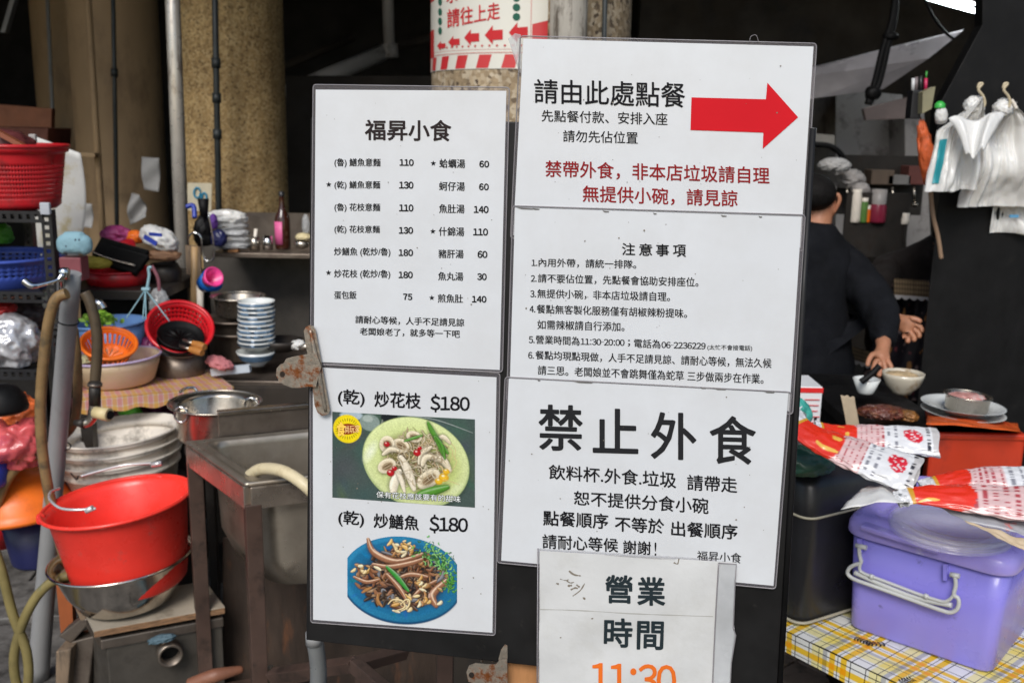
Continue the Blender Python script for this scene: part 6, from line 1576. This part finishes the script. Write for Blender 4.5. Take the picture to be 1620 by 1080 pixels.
# printed chopstick sleeves
WHT, SRED, GOLD, PINK = (.74, .74, .75), (.74, .035, .015), (.62, .32, .03), (.70, .48, .47)
def sleeve(name, label, path, widths, flat=.55, seed=0, tcol=(.14, .17, .44, .66), back=None, Yp=None):
    pts = [P(*p) for p in path]
    sp = spline(pts, 10); n = len(sp)
    kk = mpp(*path[0])
    rr_ = random.Random(seed)
    nu, nv = 150, 110
    dashes = {}
    for row in range(9):
        for c_ in range(40): dashes[(row, c_)] = rr_.random()
    def frame(v):
        x = v * (n - 1); i = min(int(x), n - 2); p = sp[i].lerp(sp[i + 1], x - i); d = (sp[i + 1] - sp[i]).normalized()
        wv = v * (len(widths) - 1); j = min(int(wv), len(widths) - 2); w = (widths[j] + (widths[j + 1] - widths[j]) * (wv - j)) * kk / 2
        s = d.cross(Vector((0, -.5, .85))).normalized()      # across
        up = s.cross(d).normalized()
        if up.z < 0: up = -up
        return p, d, s, up, w
    def fn(u, v):
        p, d, s, up, w = frame(v)
        a = u * 2 * math.pi
        cr = (1 - min(v / .2, 1)) * .45 + .13
        q = 1 + cr * noise.noise(Vector((math.cos(a) * 3, math.sin(a) * 3, v * 14 + seed)))
        e = 0
        if v > .97: e = (v - .97) * 3 * w * (1.2 + .7 * math.sin(3 * a + seed))
        return p + s * (w * math.cos(a) * q) + up * (w * flat * math.sin(a) * q) + d * e
    def cf(u, v):
        a = u * 360
        t0, t1, t2, t3 = tcol
        jag = .012 * math.sin(u * 50)
        if v < t0: return tuple(x * (.75 + .25 * (noise.noise(Vector((u * 12, v * 25, seed))) > 0)) for x in WHT) if noise.noise(Vector((u * 7, v * 14, seed + 4))) > -.28 else (.20, .21, .22)
        if v < t1: return GOLD
        if v < t2 + .05 * math.sin(u * 6.28) :
            if noise.noise(Vector((u * 10, v * 9, seed))) > .42: return (.80, .45, .08)
            return SRED
        # white panel
        vv = (v - t2) / (1 - t2); 
        inpan = v < t3
        base = PINK if inpan else WHT
        rowp = (v - t2) * 60
        if 20 < a < 160:
            if inpan:
                if (rowp % 2.2) < .9 and dashes[(int(rowp / 2.2) % 9, int(a / 4.5) % 40)] > .45: return (.42, .07, .08)
                return base
            if t3 + .015 < v < t3 + .08:
                if (rowp % 2.6) < 1.1 and dashes[(int(rowp / 2.6) % 9, int(a / 5.5) % 40)] > .5: return (.25, .25, .28)
            c0 = t3 + .17
            ex, ey = (v - c0) / .055, (a - 95) / 30
            q = ex * ex + ey * ey + .5 * ex * ey
            if q < 1:
                return WHT if (noise.noise(Vector((v * 60, a * .14, seed))) > .25) else (.66, .02, .04)
            if v > t3 + .25 and v < t3 + .28 and dashes[(3, int(a / 5.5) % 40)] > .45: return (.04, .04, .05)
        if v > .96: return (.55, .53, .52)
        return base
    mb = MB(); mb.grid(fn, nu, nv, cfn=cf)
    o = mb.build(name, m_sleeve, None, origin=min(pts, key=lambda q: q.z), color=True)
    return tag(o, label, 'paper sleeve', 'printed chopstick sleeves')
m_sleeve = mat('sleeve_film', attr='pcol', rough=.28, var=.12, vscale=25, coat=.3, bump=.25, bscale=35)
sleeve('chopstick_sleeve', 'red and white printed sleeve slanting down from the board across the black cooler', [(1246, 655, 1.66), (1285, 690, 1.62), (1360, 722, 1.58), (1446, 752, 1.54)], [48, 42, 52, 64, 72, 78], .33, 1, (.17, .20, .50, .70))
sleeve('chopstick_sleeve', 'red and white printed sleeve with its open end against the red crate', [(1290, 676, 1.80), (1330, 686, 1.80), (1400, 692, 1.78), (1480, 700, 1.76)], [26, 32, 46, 54, 60], .33, 2, (.10, .13, .42, .66))
sleeve('chopstick_sleeve', 'red and white printed sleeve lying across the clear lids and purple box', [(1418, 792, 1.50), (1450, 783, 1.50), (1540, 789, 1.48), (1650, 800, 1.45), (1700, 806, 1.44)], [26, 34, 56, 74, 84], .33, 3, (.20, .23, .46, .70))
sleeve('chopstick_sleeve', 'red and white printed sleeve behind the one on the lids, at the right edge', [(1455, 768, 1.62), (1500, 760, 1.62), (1570, 757, 1.60), (1690, 762, 1.58)], [18, 26, 40, 50, 56], .33, 4, (.20, .23, .48, .72))
# loose film and cardboard near them
def sheet4(name, label, pts, cat, m, bend=.02, n=14, wave=3):
    ps = [P(*p) for p in pts]
    def fn(u, v):
        p = ps[0].lerp(ps[1], u).lerp(ps[3].lerp(ps[2], u), v)
        return p + Vector((0, 0, bend * math.sin(u * wave + .5) * math.sin(v * 2.5 + .3))) + Vector((0, 0, .004 * noise.noise(Vector((u * 5, v * 5, ps[0].x * 9)))))
    o = MB().grid(fn, n, n).build(name, m, None, origin=ps[3], solid=.0006)
    return tag(o, label, cat)
sheet4('clear_film', 'crumpled clear film spread over the left corner of the purple box lid', [(1372, 770, 1.58), (1432, 776, 1.55), (1440, 792, 1.48), (1330, 806, 1.5)], 'film', m_whitebag, .012)
sheet4('flat_sleeve', 'grey printed back of a sleeve lying on the clear lids', [(1452, 790, 1.52), (1640, 822, 1.46), (1640, 852, 1.42), (1530, 826, 1.46)], 'paper sleeve', mat('sleeve_back', (.33, .33, .36), .35, var=.3, dirt=(.6, .1, .08), dscale=12, dlo=.56, dhi=.62, coat=.2), .006)
sheet4('kraft_strip', 'long brown and white card strips sticking out beside the clear lids', [(1525, 822, 1.44), (1640, 858, 1.40), (1640, 880, 1.38), (1600, 862, 1.40)], 'card', mat('kraft_card', (.52, .40, .26), .6), .0)
# white carton with red band
t = thing('white_carton', 'white carton with a red top band and fine red print, behind the black cooler', 'carton', P(1285, 690, 1.95))
a, b = P(1258, 690, 1.95), P(1302, 612, 1.95)
MB().box(((a.x + b.x) / 2, 2.0, (a.z + b.z) / 2), (b.x - a.x, .1, b.z - a.z)).build('box_body', mat('carton_white', (.70, .70, .70), .45, var=.04), t, bevel=.002)
m_redflat = mat('red_ink', (.66, .02, .02), .4)
MB().box(((a.x + b.x) / 2, 2.0, b.z - .007), (b.x - a.x + .002, .103, .010)).build('red_band', m_redflat, t)
for i in range(5):
    y = 632 + i * 9
    MB().box(P(1285, y, 1.948), (.030 - .004 * (i % 3), .001, .0016)).build('print_line', m_redflat, t)
for x in (1280, 1290): MB().box(P(x, 662, 1.948), (.006, .001, .007)).build('print_mark', m_blackmetal, t)

# red crate with plates
zr = P(1540, 672, 2.2).z
t = thing('red_crate', 'orange-red plastic crate under the stacked plates at the right', 'crate', (P(1540, 800, 2.2).x, 2.25, zr - .34))
xa, xb = P(1466, 690, 2.1).x, P(1640, 690, 2.1).x
m_rcr = mat('orange_red', (.46, .030, .006), .5, var=.15, vscale=5, dirt=(.25, .02, .008), dscale=6)
cl0, cl1 = P(1472, 690, 2.14).x, P(1464, 690, 2.36).x
MB().prism([(cl0, 2.14, zr - .32), (xb, 2.14, zr - .32), (xb, 2.36, zr - .32), (cl1, 2.36, zr - .32)], (0, 0, .318)).build('crate_body', m_rcr, t, bevel=.008)
MB().prism([(cl0 - .006, 2.134, zr - .016), (xb, 2.134, zr - .016), (xb, 2.366, zr - .016), (cl1 - .006, 2.366, zr - .016)], (0, 0, .014)).build('crate_rim', m_rcr, t, bevel=.004)
boxthing('crate_stand', 'dark stand under the red crate', 'stand', (xa, 2.12, 0), (xb, 2.42, zr - .321), m_steel_dark)
sheet4('orange_wrap', 'crumpled orange plastic wrap over the top edge of the red crate', [(1468, 655, 2.3), (1610, 668, 2.3), (1615, 682, 2.09), (1465, 672, 2.09)], 'wrap', mat('orange_wrap', (.75, .12, .02), .3, var=.2, alpha=.85), .01)
for i, lab in enumerate(('lower of two stacked cream plates on the red crate', 'upper of two stacked cream plates, under the steel bowl')):
    vessel('cream_plate', lab, 'plate', 1522, 661 - i * 11, 2.24, [(1, 0), (34, 0), (38, 4), (60, 11), (63, 11.5)], m_porcelain, parts=False, thick=1.5, tilt=-2)
r_, M, k = vessel('steel_bowl', 'squat steel bowl of red scraps on the stacked plates', 'bowl', 1528, 648, 2.22, [(1, 0), (30, 0), (32, 3), (33, 22), (35, 24)], m_steel, rimr=1.2, tilt=-3)
blob('red_scraps', 'pink and white scraps heaped in the squat steel bowl', 'food', 1528, 627, 2.22, 26, 24, 4, mat('pink_scraps', (.55, .25, .22), .5, var=.5, vscale=60, dirt=(.6, .58, .55), dscale=50), seed=110, sub=4, rough=.3)

# cooking counter
zc_ = P(1400, 634, 2.5).z
t = thing('cooking_counter', 'dark greasy cooking counter beside the cook', 'counter', (P(1400, 700, 2.5).x, 2.55, 0))
xa, xb = P(1350, 634, 2.3).x, P(1500, 634, 2.3).x
MB().box(((xa + xb) / 2, 2.5, zc_ - .015), (xb - xa, .58, .03)).build('counter_top', m_black, t, bevel=.003)
MB().box(((xa + xb) / 2, 2.54, zc_ / 2 - .02), (xb - xa - .04, .48, zc_ - .05)).build('counter_body', m_black, t)
blob('stewed_meat', 'dark reddish-brown braised food on the cooking counter', 'food', 1398, 652, 2.30, 36, 26, 9, mat('braised', (.11, .03, .02), .35, var=.6, vscale=60, dirt=(.25, .10, .03), dscale=40, bump=.9), seed=111, sub=5, rough=.35, freq=4)
blob('fried_pieces', 'brown fried pieces at the right of the braised food', 'food', 1436, 658, 2.28, 14, 14, 8, mat('fried', (.25, .11, .03), .5, var=.6, vscale=50, bump=.9), seed=112, sub=4, rough=.5, freq=4)
t, M, k = vessel('sauce_dish', 'white square-lipped sauce dish at the left on the cooking counter', 'dish', 1369, 622, 2.42, [(1, 0), (11, 0), (13, 3), (21, 24)], m_porcelain)
MB().lathe([(.1, 17), (17, 17)], M, 24).build('sauce', mat('brown_sauce', (.12, .04, .015), .2), t)
hose('ladle', 'black ladle handle slanting into the sauce dish', [(1362, 604), (1378, 592), (1392, 578)], .008, m_black, 2.38, cat='ladle')
t, M, k = vessel('noodle_bowl', 'large cream noodle bowl on the cooking counter, right of the sauce dish', 'bowl', 1426, 622, 2.42, [(1, 0), (14, 0), (16, 4), (26, 14), (31, 28), (32, 34)], mat('old_cream_china', (.55, .50, .40), .25, var=.15, dirt=(.30, .20, .10), dscale=14, coat=.3))
blob('noodles', '', '', 1426, 594, 2.42, 24, 22, 5, mat('noodle', (.50, .36, .20), .5, var=.4, vscale=50, bump=.6), seed=113, sub=4, rough=.3, parent=t)
sheet4('beige_towel', 'beige towel hanging over the near edge of the cooking counter', [(1330, 624, 2.1), (1352, 628, 2.1), (1362, 690, 2.08), (1342, 690, 2.08)], 'towel', mat('beige_towel', (.38, .30, .20), .9, bump=.5), .0)

# ================================================================== pens, hanging packages and bags
t = thing('pen_holder', 'black pen holder with markers fixed to the black wall, left of the hanging bags', 'holder', P(1450, 188, 2.75))
a, b = P(1440, 188, 2.75), P(1461, 143, 2.75)
MB().box(((a.x + b.x) / 2, 2.77, (a.z + b.z) / 2), (b.x - a.x, .04, b.z - a.z)).build('cup', m_blackmetal, t, bevel=.002)
for x, y0, c in ((1444, 124, (.55, .55, .55)), (1456, 120, (.02, .02, .02)), (1464, 124, (.45, .02, .08)), (1449, 122, (.15, .12, .12))):
    MB().tube([P(x, 145, 2.77), P(x + 1, y0, 2.77)], .0045, 10).build('marker_pen', mat('pen_%d' % x, c, .4), t)
MB().tube([P(1465, 124, 2.77), P(1466, 113, 2.77)], .0025, 8).build('pen_clip', mat('pen_green', (.05, .3, .05), .4), t)
a, b = P(1459, 180, 2.72), P(1479, 140, 2.72)
MB().prism([P(1459, 180, 2.72), P(1474, 172, 2.72), P(1480, 137, 2.72), P(1460, 146, 2.72)], (0, .03, 0)).build('card_pocket', mat('khaki_card', (.22, .20, .12), .6), t)
blob('orange_net', 'long orange-red net bag hanging left of the white plastic bags', 'bag', 1466, 250, 2.75, 11, 9, 54, mat('orange_net', (.50, .09, .02), .6, var=.4, vscale=50, bump=.8), seed=120, sub=4, rough=.35, roll=14)
t = thing('green_cap_pack', 'small clear pack with a bright green cap above the orange net bag', 'pack', P(1488, 198, 2.7))
blob('pack_body', '', '', 1489, 184, 2.7, 9, 8, 15, m_whitebag, seed=121, sub=4, parent=t, roll=8)
MB().lathe([(8, -3), (8, 3), (4, 7), (.2, 8)], Matrix.Translation(P(1487, 168, 2.7)) @ Matrix.Scale(mpp(1487, 168, 2.7), 4), 20).build('green_cap', mat('cap_green', (.04, .40, .06), .4), t)
def hangbag(name, label, pinch, TLp, TRp, BRp, BLp, Y, seed, m=m_whitebag, folds=9, amp=9, stripe=False):
    k = mpp(pinch[0], pinch[1], Y)
    t = thing(name, label, 'plastic bag', P(BLp[0], BLp[1], Y))
    tl, tr, br, bl = [P(x, y, Y) for x, y in (TLp, TRp, BRp, BLp)]; pc = P(pinch[0], pinch[1], Y)
    def fn(u, v, lay=0):
        if v < .22:
            q = v / .22; e = pc.lerp(tl.lerp(tr, u), q ** .7)
            e = e + Vector((0, 0, (.018 * math.sin(u * 3.14) * (1 - q))))
        else:
            q = (v - .22) / .78; e = tl.lerp(tr, u).lerp(bl.lerp(br, u), q)
        f = (abs(noise.noise(Vector((u * folds * .75, v * 1.1, seed)))) * 3.4 + .5 * math.sin(u * folds + seed)) * amp * k * (1.1 - v * .6)
        g = noise.fractal(Vector((u * 3.2, v * 2.2, seed)), 1.0, 2, 3) * 7 * k
        h = noise.noise(Vector((u * 2, v * 2.5, seed + 9))) * 20 * k
        return e + Vector((0, -abs(f) + g + h - .004 * lay, g * .35 * v))
    MB().grid(lambda u, v: fn(u, v), 70, 70).build('bag_front', m, t)
    MB().grid(lambda u, v: fn(u, v) + Vector((.006, .022, .004 * math.sin(u * 9))), 40, 40).build('bag_back', m, t)
    if stripe:
        MB().grid(lambda u, v: fn(.07 + .10 * u, .35 + .55 * v) + Vector((0, -.004, 0)), 4, 30).build('teal_print', mat('teal_ink', (.02, .26, .30), .4), t)
    return t
t3 = hangbag('hanging_bag', 'lowest white plastic bag, hanging furthest right behind the others', (1612, 215), (1575, 260), (1650, 260), (1660, 368), (1565, 369), 2.74, 3, folds=7)
MB().box(P(1604, 342, 2.69), (.024, .004, .008)).build('blue_mark', mat('blue_ink', (.08, .25, .42), .4), t3)
hangbag('hanging_bag', 'long white plastic bag on the right hook, reaching below the left one', (1596, 172), (1548, 200), (1650, 200), (1655, 327), (1514, 328), 2.68, 7, folds=10, amp=12)
hangbag('hanging_bag', 'white plastic bag with teal print on the left hook', (1545, 165), (1484, 206), (1560, 186), (1545, 300), (1462, 303), 2.60, 5, folds=8, stripe=True)
sheet4('folded_bag', 'bunched white plastic folded over in front of the left hanging bag', [(1500, 190, 2.56), (1590, 180, 2.54), (1556, 238, 2.50), (1528, 250, 2.52)], 'plastic bag', m_whitebag, .03, 24, 9)
for (x, y, lab) in ((1541, 168, 'knotted white plastic on the left hook'), (1587, 172, 'knotted white plastic on the right hook')):
    blob('bag_knot', lab, 'knot', x, y, 2.6, 14, 12, 14, m_whitebag, seed=int(x), sub=4, rough=.45)
for x, lab in ((1550, 'cream S-hook holding the left white bag'), (1590, 'cream S-hook holding the right white bag')):
    hose('s_hook', lab, [(x - 3, 140), (x - 1, 133), (x + 4, 133), (x + 1 - 3, 142), (x + 5, 152), (x + 8, 162), (x + 6, 170)], .0035, mat('cream_hook', (.5, .42, .28), .4), 2.58, cat='hook')
hose('binder_ring', 'small pale ring beside the right S-hook', [(1600, 158), (1604, 164), (1608, 172)], .004, m_white_pl, 2.58, cat='ring')

# ================================================================== PEOPLE
def skin_mesh(name, V, E, m, parent, root=0, sub=2, vgroup=None, ofs=None):
    names = list(V); idx = {n: i for i, n in enumerate(names)}
    pts, rad = [], []
    for n in names:
        x, y, Y, r = V[n]; pts.append(P(x, y, Y)); rad.append(r * mpp(x, y, Y))
    me = bpy.data.meshes.new('skin_tmp'); me.from_pydata(pts, [(idx[a], idx[b]) for a, b in E], [])
    ob = bpy.data.objects.new('skin_tmp', me); col.objects.link(ob)
    md = ob.modifiers.new('s', 'SKIN'); md.use_smooth_shade = True; md.branch_smoothing = .6
    for i, r in enumerate(rad):
        me.skin_vertices[0].data[i].radius = (r, r); me.skin_vertices[0].data[i].use_root = (i == root)
    sb = ob.modifiers.new('b', 'SUBSURF'); sb.levels = sub; sb.render_levels = sub
    me2 = bpy.data.meshes.new_from_object(ob.evaluated_get(bpy.context.evaluated_depsgraph_get()))
    vs = [v.co.copy() for v in me2.vertices]; fs = [tuple(p.vertices) for p in me2.polygons]
    bpy.data.objects.remove(ob); bpy.data.meshes.remove(me); bpy.data.meshes.remove(me2)
    if ofs: vs = [ofs(v) for v in vs]
    return MB().add(vs, fs, 0, True).build(name, m, parent)
def chain(E, *ns):
    for a, b in zip(ns, ns[1:]): E.append((a, b))

Y1 = 2.95
t = thing('person', 'person in a black jacket seen from behind at the stove, hand over the sauce dish', 'person', (P(1275, 900, Y1).x, Y1, 0))
fl = lambda x, z, Y: (x, 0, Y, 0)
def zpx(z, x, Y):   # pixel row of a height
    lo, hi = -500, 3000
    for _ in range(40):
        m_ = (lo + hi) / 2
        if P(x, m_, Y).z > z: lo = m_
        else: hi = m_
    return lo
V = {'pelvis': (1272, zpx(.92, 1272, Y1), Y1, 62), 'waist': (1272, 600, Y1, 56), 'chest': (1268, 470, Y1, 74), 'upper': (1268, 408, Y1, 44), 'neck': (1288, 352, Y1 + .01, 25), 'nape': (1294, 336, Y1 + .02, 26), 'head': (1290, 316, Y1 + .03, 33), 'crown': (1288, 302, Y1 + .02, 28),
     'shR': (1334, 408, Y1 + .02, 24), 'elR': (1390, 482, Y1 - .12, 20), 'wrR': (1398, 545, Y1 - .32, 12), 'palmR': (1394, 562, Y1 - .36, 11),
     'shL': (1196, 408, Y1 + .02, 24), 'elL': (1165, 500, Y1 - .05, 24), 'wrL': (1230, 560, Y1 - .3, 13),
     'hipR': (1300, zpx(.85, 1300, Y1), Y1, 38), 'knR': (1302, zpx(.48, 1302, Y1), Y1, 27), 'anR': (1304, zpx(.09, 1304, Y1), Y1, 18), 'toR': (1310, zpx(.04, 1310, Y1 + .16), Y1 + .16, 14),
     'hipL': (1244, zpx(.85, 1244, Y1), Y1, 38), 'knL': (1240, zpx(.48, 1240, Y1), Y1, 27), 'anL': (1238, zpx(.09, 1238, Y1), Y1, 18), 'toL': (1236, zpx(.04, 1236, Y1 + .16), Y1 + .16, 14)}
fing = {'i': [(1404, 570), (1410, 580), (1408, 590)], 'm': [(1398, 574), (1402, 588), (1399, 597)], 'r': [(1391, 576), (1392, 589), (1390, 596)], 'l': [(1385, 572), (1382, 582), (1380, 590)], 't': [(1380, 560), (1374, 570), (1372, 580)]}
E = []
chain(E, 'pelvis', 'waist', 'chest', 'upper', 'neck', 'nape', 'head', 'crown'); chain(E, 'upper', 'shR', 'elR', 'wrR', 'palmR'); chain(E, 'upper', 'shL', 'elL', 'wrL')
chain(E, 'pelvis', 'hipR', 'knR', 'anR', 'toR'); chain(E, 'pelvis', 'hipL', 'knL', 'anL', 'toL')
for n, ps in fing.items():
    prev = 'palmR'
    for i, (x, y) in enumerate(ps):
        V[n + str(i)] = (x, y, Y1 - .38 - .012 * i, 4.6 - .5 * i); E.append((prev, n + str(i))); prev = n + str(i)
skin_mesh('body', V, E, m_skin, t)
# jacket and trousers
J = {k_: (v[0], v[1], v[2], v[3] * 1.13 + 2) for k_, v in V.items()}
J['chest'] = (1268, 470, Y1, 88); J['waist'] = (1272, 590, Y1, 82); J['hem'] = (1274, 650, Y1, 84); J['upper'] = (1270, 405, Y1, 72); J['yoke'] = (1284, 368, Y1, 54); J['collar'] = (1287, 344, Y1, 34)
J['shR'] = (1332, 408, Y1 + .02, 43); J['shL'] = (1200, 408, Y1 + .02, 43); J['elR'] = (1386, 480, Y1 - .12, 32); J['cuffR'] = (1398, 546, Y1 - .31, 19); J['fR'] = (1398, 505, Y1 - .22, 30)
E2 = []; chain(E2, 'hem', 'waist', 'chest', 'upper', 'yoke', 'collar'); chain(E2, 'upper', 'shR', 'elR', 'fR', 'cuffR'); chain(E2, 'upper', 'shL', 'elL', 'wrL')
def wr(v): return v + Vector((1, 1, 0)) * (.013 * noise.fractal(Vector((v.x * 9, v.y * 9, v.z * 16)), .9, 2, 4)) + Vector((0, 0, .006 * noise.noise(v * 18)))
skin_mesh('jacket', {k_: J[k_] for k_ in ('hem', 'waist', 'chest', 'upper', 'yoke', 'collar', 'shR', 'elR', 'fR', 'cuffR', 'shL', 'elL', 'wrL')}, E2, m_cloth_black, t, sub=3, ofs=wr)
E3 = []; chain(E3, 'pelvis', 'hipR', 'knR', 'anR'); chain(E3, 'pelvis', 'hipL', 'knL', 'anL')
skin_mesh('trousers', {k_: J[k_] for k_ in ('pelvis', 'hipR', 'knR', 'anR', 'hipL', 'knL', 'anL')}, E3, m_cloth_black, t, ofs=wr)
def ellipsoid(c, rx, ry, rz, M=None, nz=0, seed=0, cut=None):
    mb = MB()
    def f(u, v):
        a, b = u * 2 * math.pi, (v - .5) * math.pi
        p = Vector((rx * math.cos(a) * math.cos(b), ry * math.sin(a) * math.cos(b), rz * math.sin(b)))
        if nz: p *= 1 + nz * noise.noise(p * 60 + Vector((seed, 0, 0)))
        if cut: p = cut(p)
        if M is not None: p = M @ p
        return c + p
    return mb.grid(f, 28, 18)
k = mpp(1290, 300, Y1)
ellipsoid(P(1284, 304, Y1 + .005), 38 * k, 43 * k, 30 * k, Matrix.Rotation(R(8), 3, 'Y'), .05).build('hair', m_hair, t)
ear = P(1320, 322, Y1 + .0)
MB().tube([ear + Vector((x * k, y * k, z * k)) for x, y, z in ((-4, 0, 12), (3, -4, 14), (6, -5, 6), (3, -3, -6), (-1, 0, -14), (-4, 0, -8))], [3.0 * k, 3.4 * k, 3.4 * k, 3 * k, 3.2 * k, 2 * k], 10).build('ear', m_skin, t)
ellipsoid(ear + Vector((-1 * k, 2 * k, 0)), 4 * k, 3 * k, 11 * k).build('ear_cup', m_skin, t)
ellipsoid(P(1307, 328, Y1 + .03), 15 * k, 24 * k, 22 * k).build('jaw', m_skin, t)

# second person, stooping behind the counter, head hidden by the black cabinet
Y2 = 3.35
t = thing('person', 'stooping person in dark top and flowered apron behind the counter, head hidden by cabinet', 'person', (P(1440, 900, Y2).x, Y2, 0))
V = {'pelvis': (1432, zpx(.92, 1432, Y2), Y2, 56), 'waist': (1430, 560, Y2, 52), 'chest': (1436, 460, Y2 + .02, 48), 'upper': (1450, 425, Y2 - .04, 40), 'neck': (1500, 392, Y2 - .10, 22), 'head': (1520, 380, Y2 - .18, 40), 'crown': (1532, 362, Y2 - .2, 32),
     'shA': (1402, 432, Y2 - .06, 22), 'elA': (1378, 480, Y2 - .25, 20), 'wrA': (1410, 502, Y2 - .50, 12), 'palmA': (1430, 512, Y2 - .54, 13),
     'shB': (1500, 430, Y2 - .05, 28), 'elB': (1510, 510, Y2 - .2, 20), 'wrB': (1490, 545, Y2 - .4, 13),
     'hipR': (1460, zpx(.85, 1460, Y2), Y2, 34), 'knR': (1462, zpx(.48, 1462, Y2), Y2, 25), 'anR': (1462, zpx(.09, 1462, Y2), Y2, 16), 'toR': (1462, zpx(.04, 1462, Y2 - .16), Y2 - .16, 13),
     'hipL': (1404, zpx(.85, 1404, Y2), Y2, 34), 'knL': (1402, zpx(.48, 1402, Y2), Y2, 25), 'anL': (1402, zpx(.09, 1402, Y2), Y2, 16), 'toL': (1402, zpx(.04, 1402, Y2 - .16), Y2 - .16, 13)}
E = []; chain(E, 'pelvis', 'waist', 'chest', 'upper', 'neck', 'head', 'crown'); chain(E, 'upper', 'shA', 'elA', 'wrA', 'palmA'); chain(E, 'upper', 'shB', 'elB', 'wrB')
chain(E, 'pelvis', 'hipR', 'knR', 'anR', 'toR'); chain(E, 'pelvis', 'hipL', 'knL', 'anL', 'toL')
fing = {'i': [(1448, 512), (1458, 519), (1460, 527)], 'm': [(1446, 520), (1455, 528), (1454, 536)], 'r': [(1440, 526), (1447, 535), (1445, 541)], 'l': [(1432, 528), (1437, 538), (1435, 543)], 't': [(1440, 503), (1452, 506), (1459, 510)]}
for n, ps in fing.items():
    prev = 'palmA'
    for i, (x, y) in enumerate(ps):
        V[n + str(i)] = (x, y, Y2 - .56 - .008 * i, 5.2 - .5 * i); E.append((prev, n + str(i))); prev = n + str(i)
skin_mesh('body', V, E, m_skin, t)
J = {k_: (v[0], v[1], v[2], v[3] * 1.15 + 2) for k_, v in V.items()}
J['upper'] = (1450, 425, Y2 - .04, 56); J['chest'] = (1436, 460, Y2 + .0, 66); J['shA'] = (1404, 430, Y2 - .06, 36); J['neck'] = (1496, 392, Y2 - .1, 42)
J['fA'] = (1392, 492, Y2 - .38, 19)
E2 = []; chain(E2, 'pelvis', 'waist', 'chest', 'upper', 'neck'); chain(E2, 'upper', 'shA', 'elA', 'fA'); chain(E2, 'upper', 'shB', 'elB', 'wrB'); chain(E2, 'pelvis', 'hipR', 'knR', 'anR'); chain(E2, 'pelvis', 'hipL', 'knL', 'anL')
skin_mesh('dark_clothes', {k_: J[k_] for k_ in ('pelvis', 'waist', 'chest', 'upper', 'neck', 'shA', 'elA', 'fA', 'shB', 'elB', 'wrB', 'hipR', 'knR', 'anR', 'hipL', 'knL', 'anL')}, E2, m_cloth_brown, t, sub=3, ofs=wr)
k = mpp(1520, 370, Y2)
ellipsoid(P(1526, 364, Y2 - .17), 44 * k, 44 * k, 40 * k, None, .05).build('hair', m_hair, t)
# apron: plaid band, lace edge, flowered bib
Ya = Y2 - .20
def apr(u, v): 
    x0, x1 = 1346 + 62 * (1 - v), 1476
    p = P(x0 + (x1 - x0) * u, 440 + 190 * v, Ya + .05 * math.cos((u - .5) * 3))
    return p + Vector((0, -.03 + .003 * math.sin(u * 22 + v * 4), 0))
def flow(u, v):
    n_ = noise.noise(Vector((u * 9, v * 11, 2)))
    if n_ > .38: return (.34, .16, .05)
    if n_ < -.42: return (.22, .16, .16)
    if noise.noise(Vector((u * 12, v * 14, 8))) > .5: return (.16, .04, .05)
    return (.014, .012, .018)
mb = MB(); mb.grid(apr, 80, 100, cfn=flow); mb.build('apron', m_paint, t, color=True)
def gingham(u, v):
    a, b = int(u * 26) % 2, int(v * 7) % 2
    return (.30, .22, .13) if a and b else (.17, .12, .07) if a or b else (.07, .05, .035)
for x0, x1, y0, y1, x2, yy in ((1414, 1470, 440, 466, 1414, 4), (1342, 1380, 545, 566, 1342, 12)):
    Yb = Ya - .03 if x0 > 1400 else Y1 - .02
    Yb = Ya - .045
    mb = MB(); mb.grid(lambda u, v: P(x0 + (x1 - x0) * u, y0 + yy * u + (y1 - y0) * v, Yb), 52, 14, cfn=gingham); mb.build('gingham_band', m_paint, t, color=True)
    mb = MB(); mb.grid(lambda u, v: P(x0 + (x1 - x0) * u, y1 + yy * u + (3 + 4 * abs(math.sin(u * 14))) * v, Yb - .003), 50, 2); mb.build('lace_edge', mat('lace', (.42, .41, .42), .8), t)
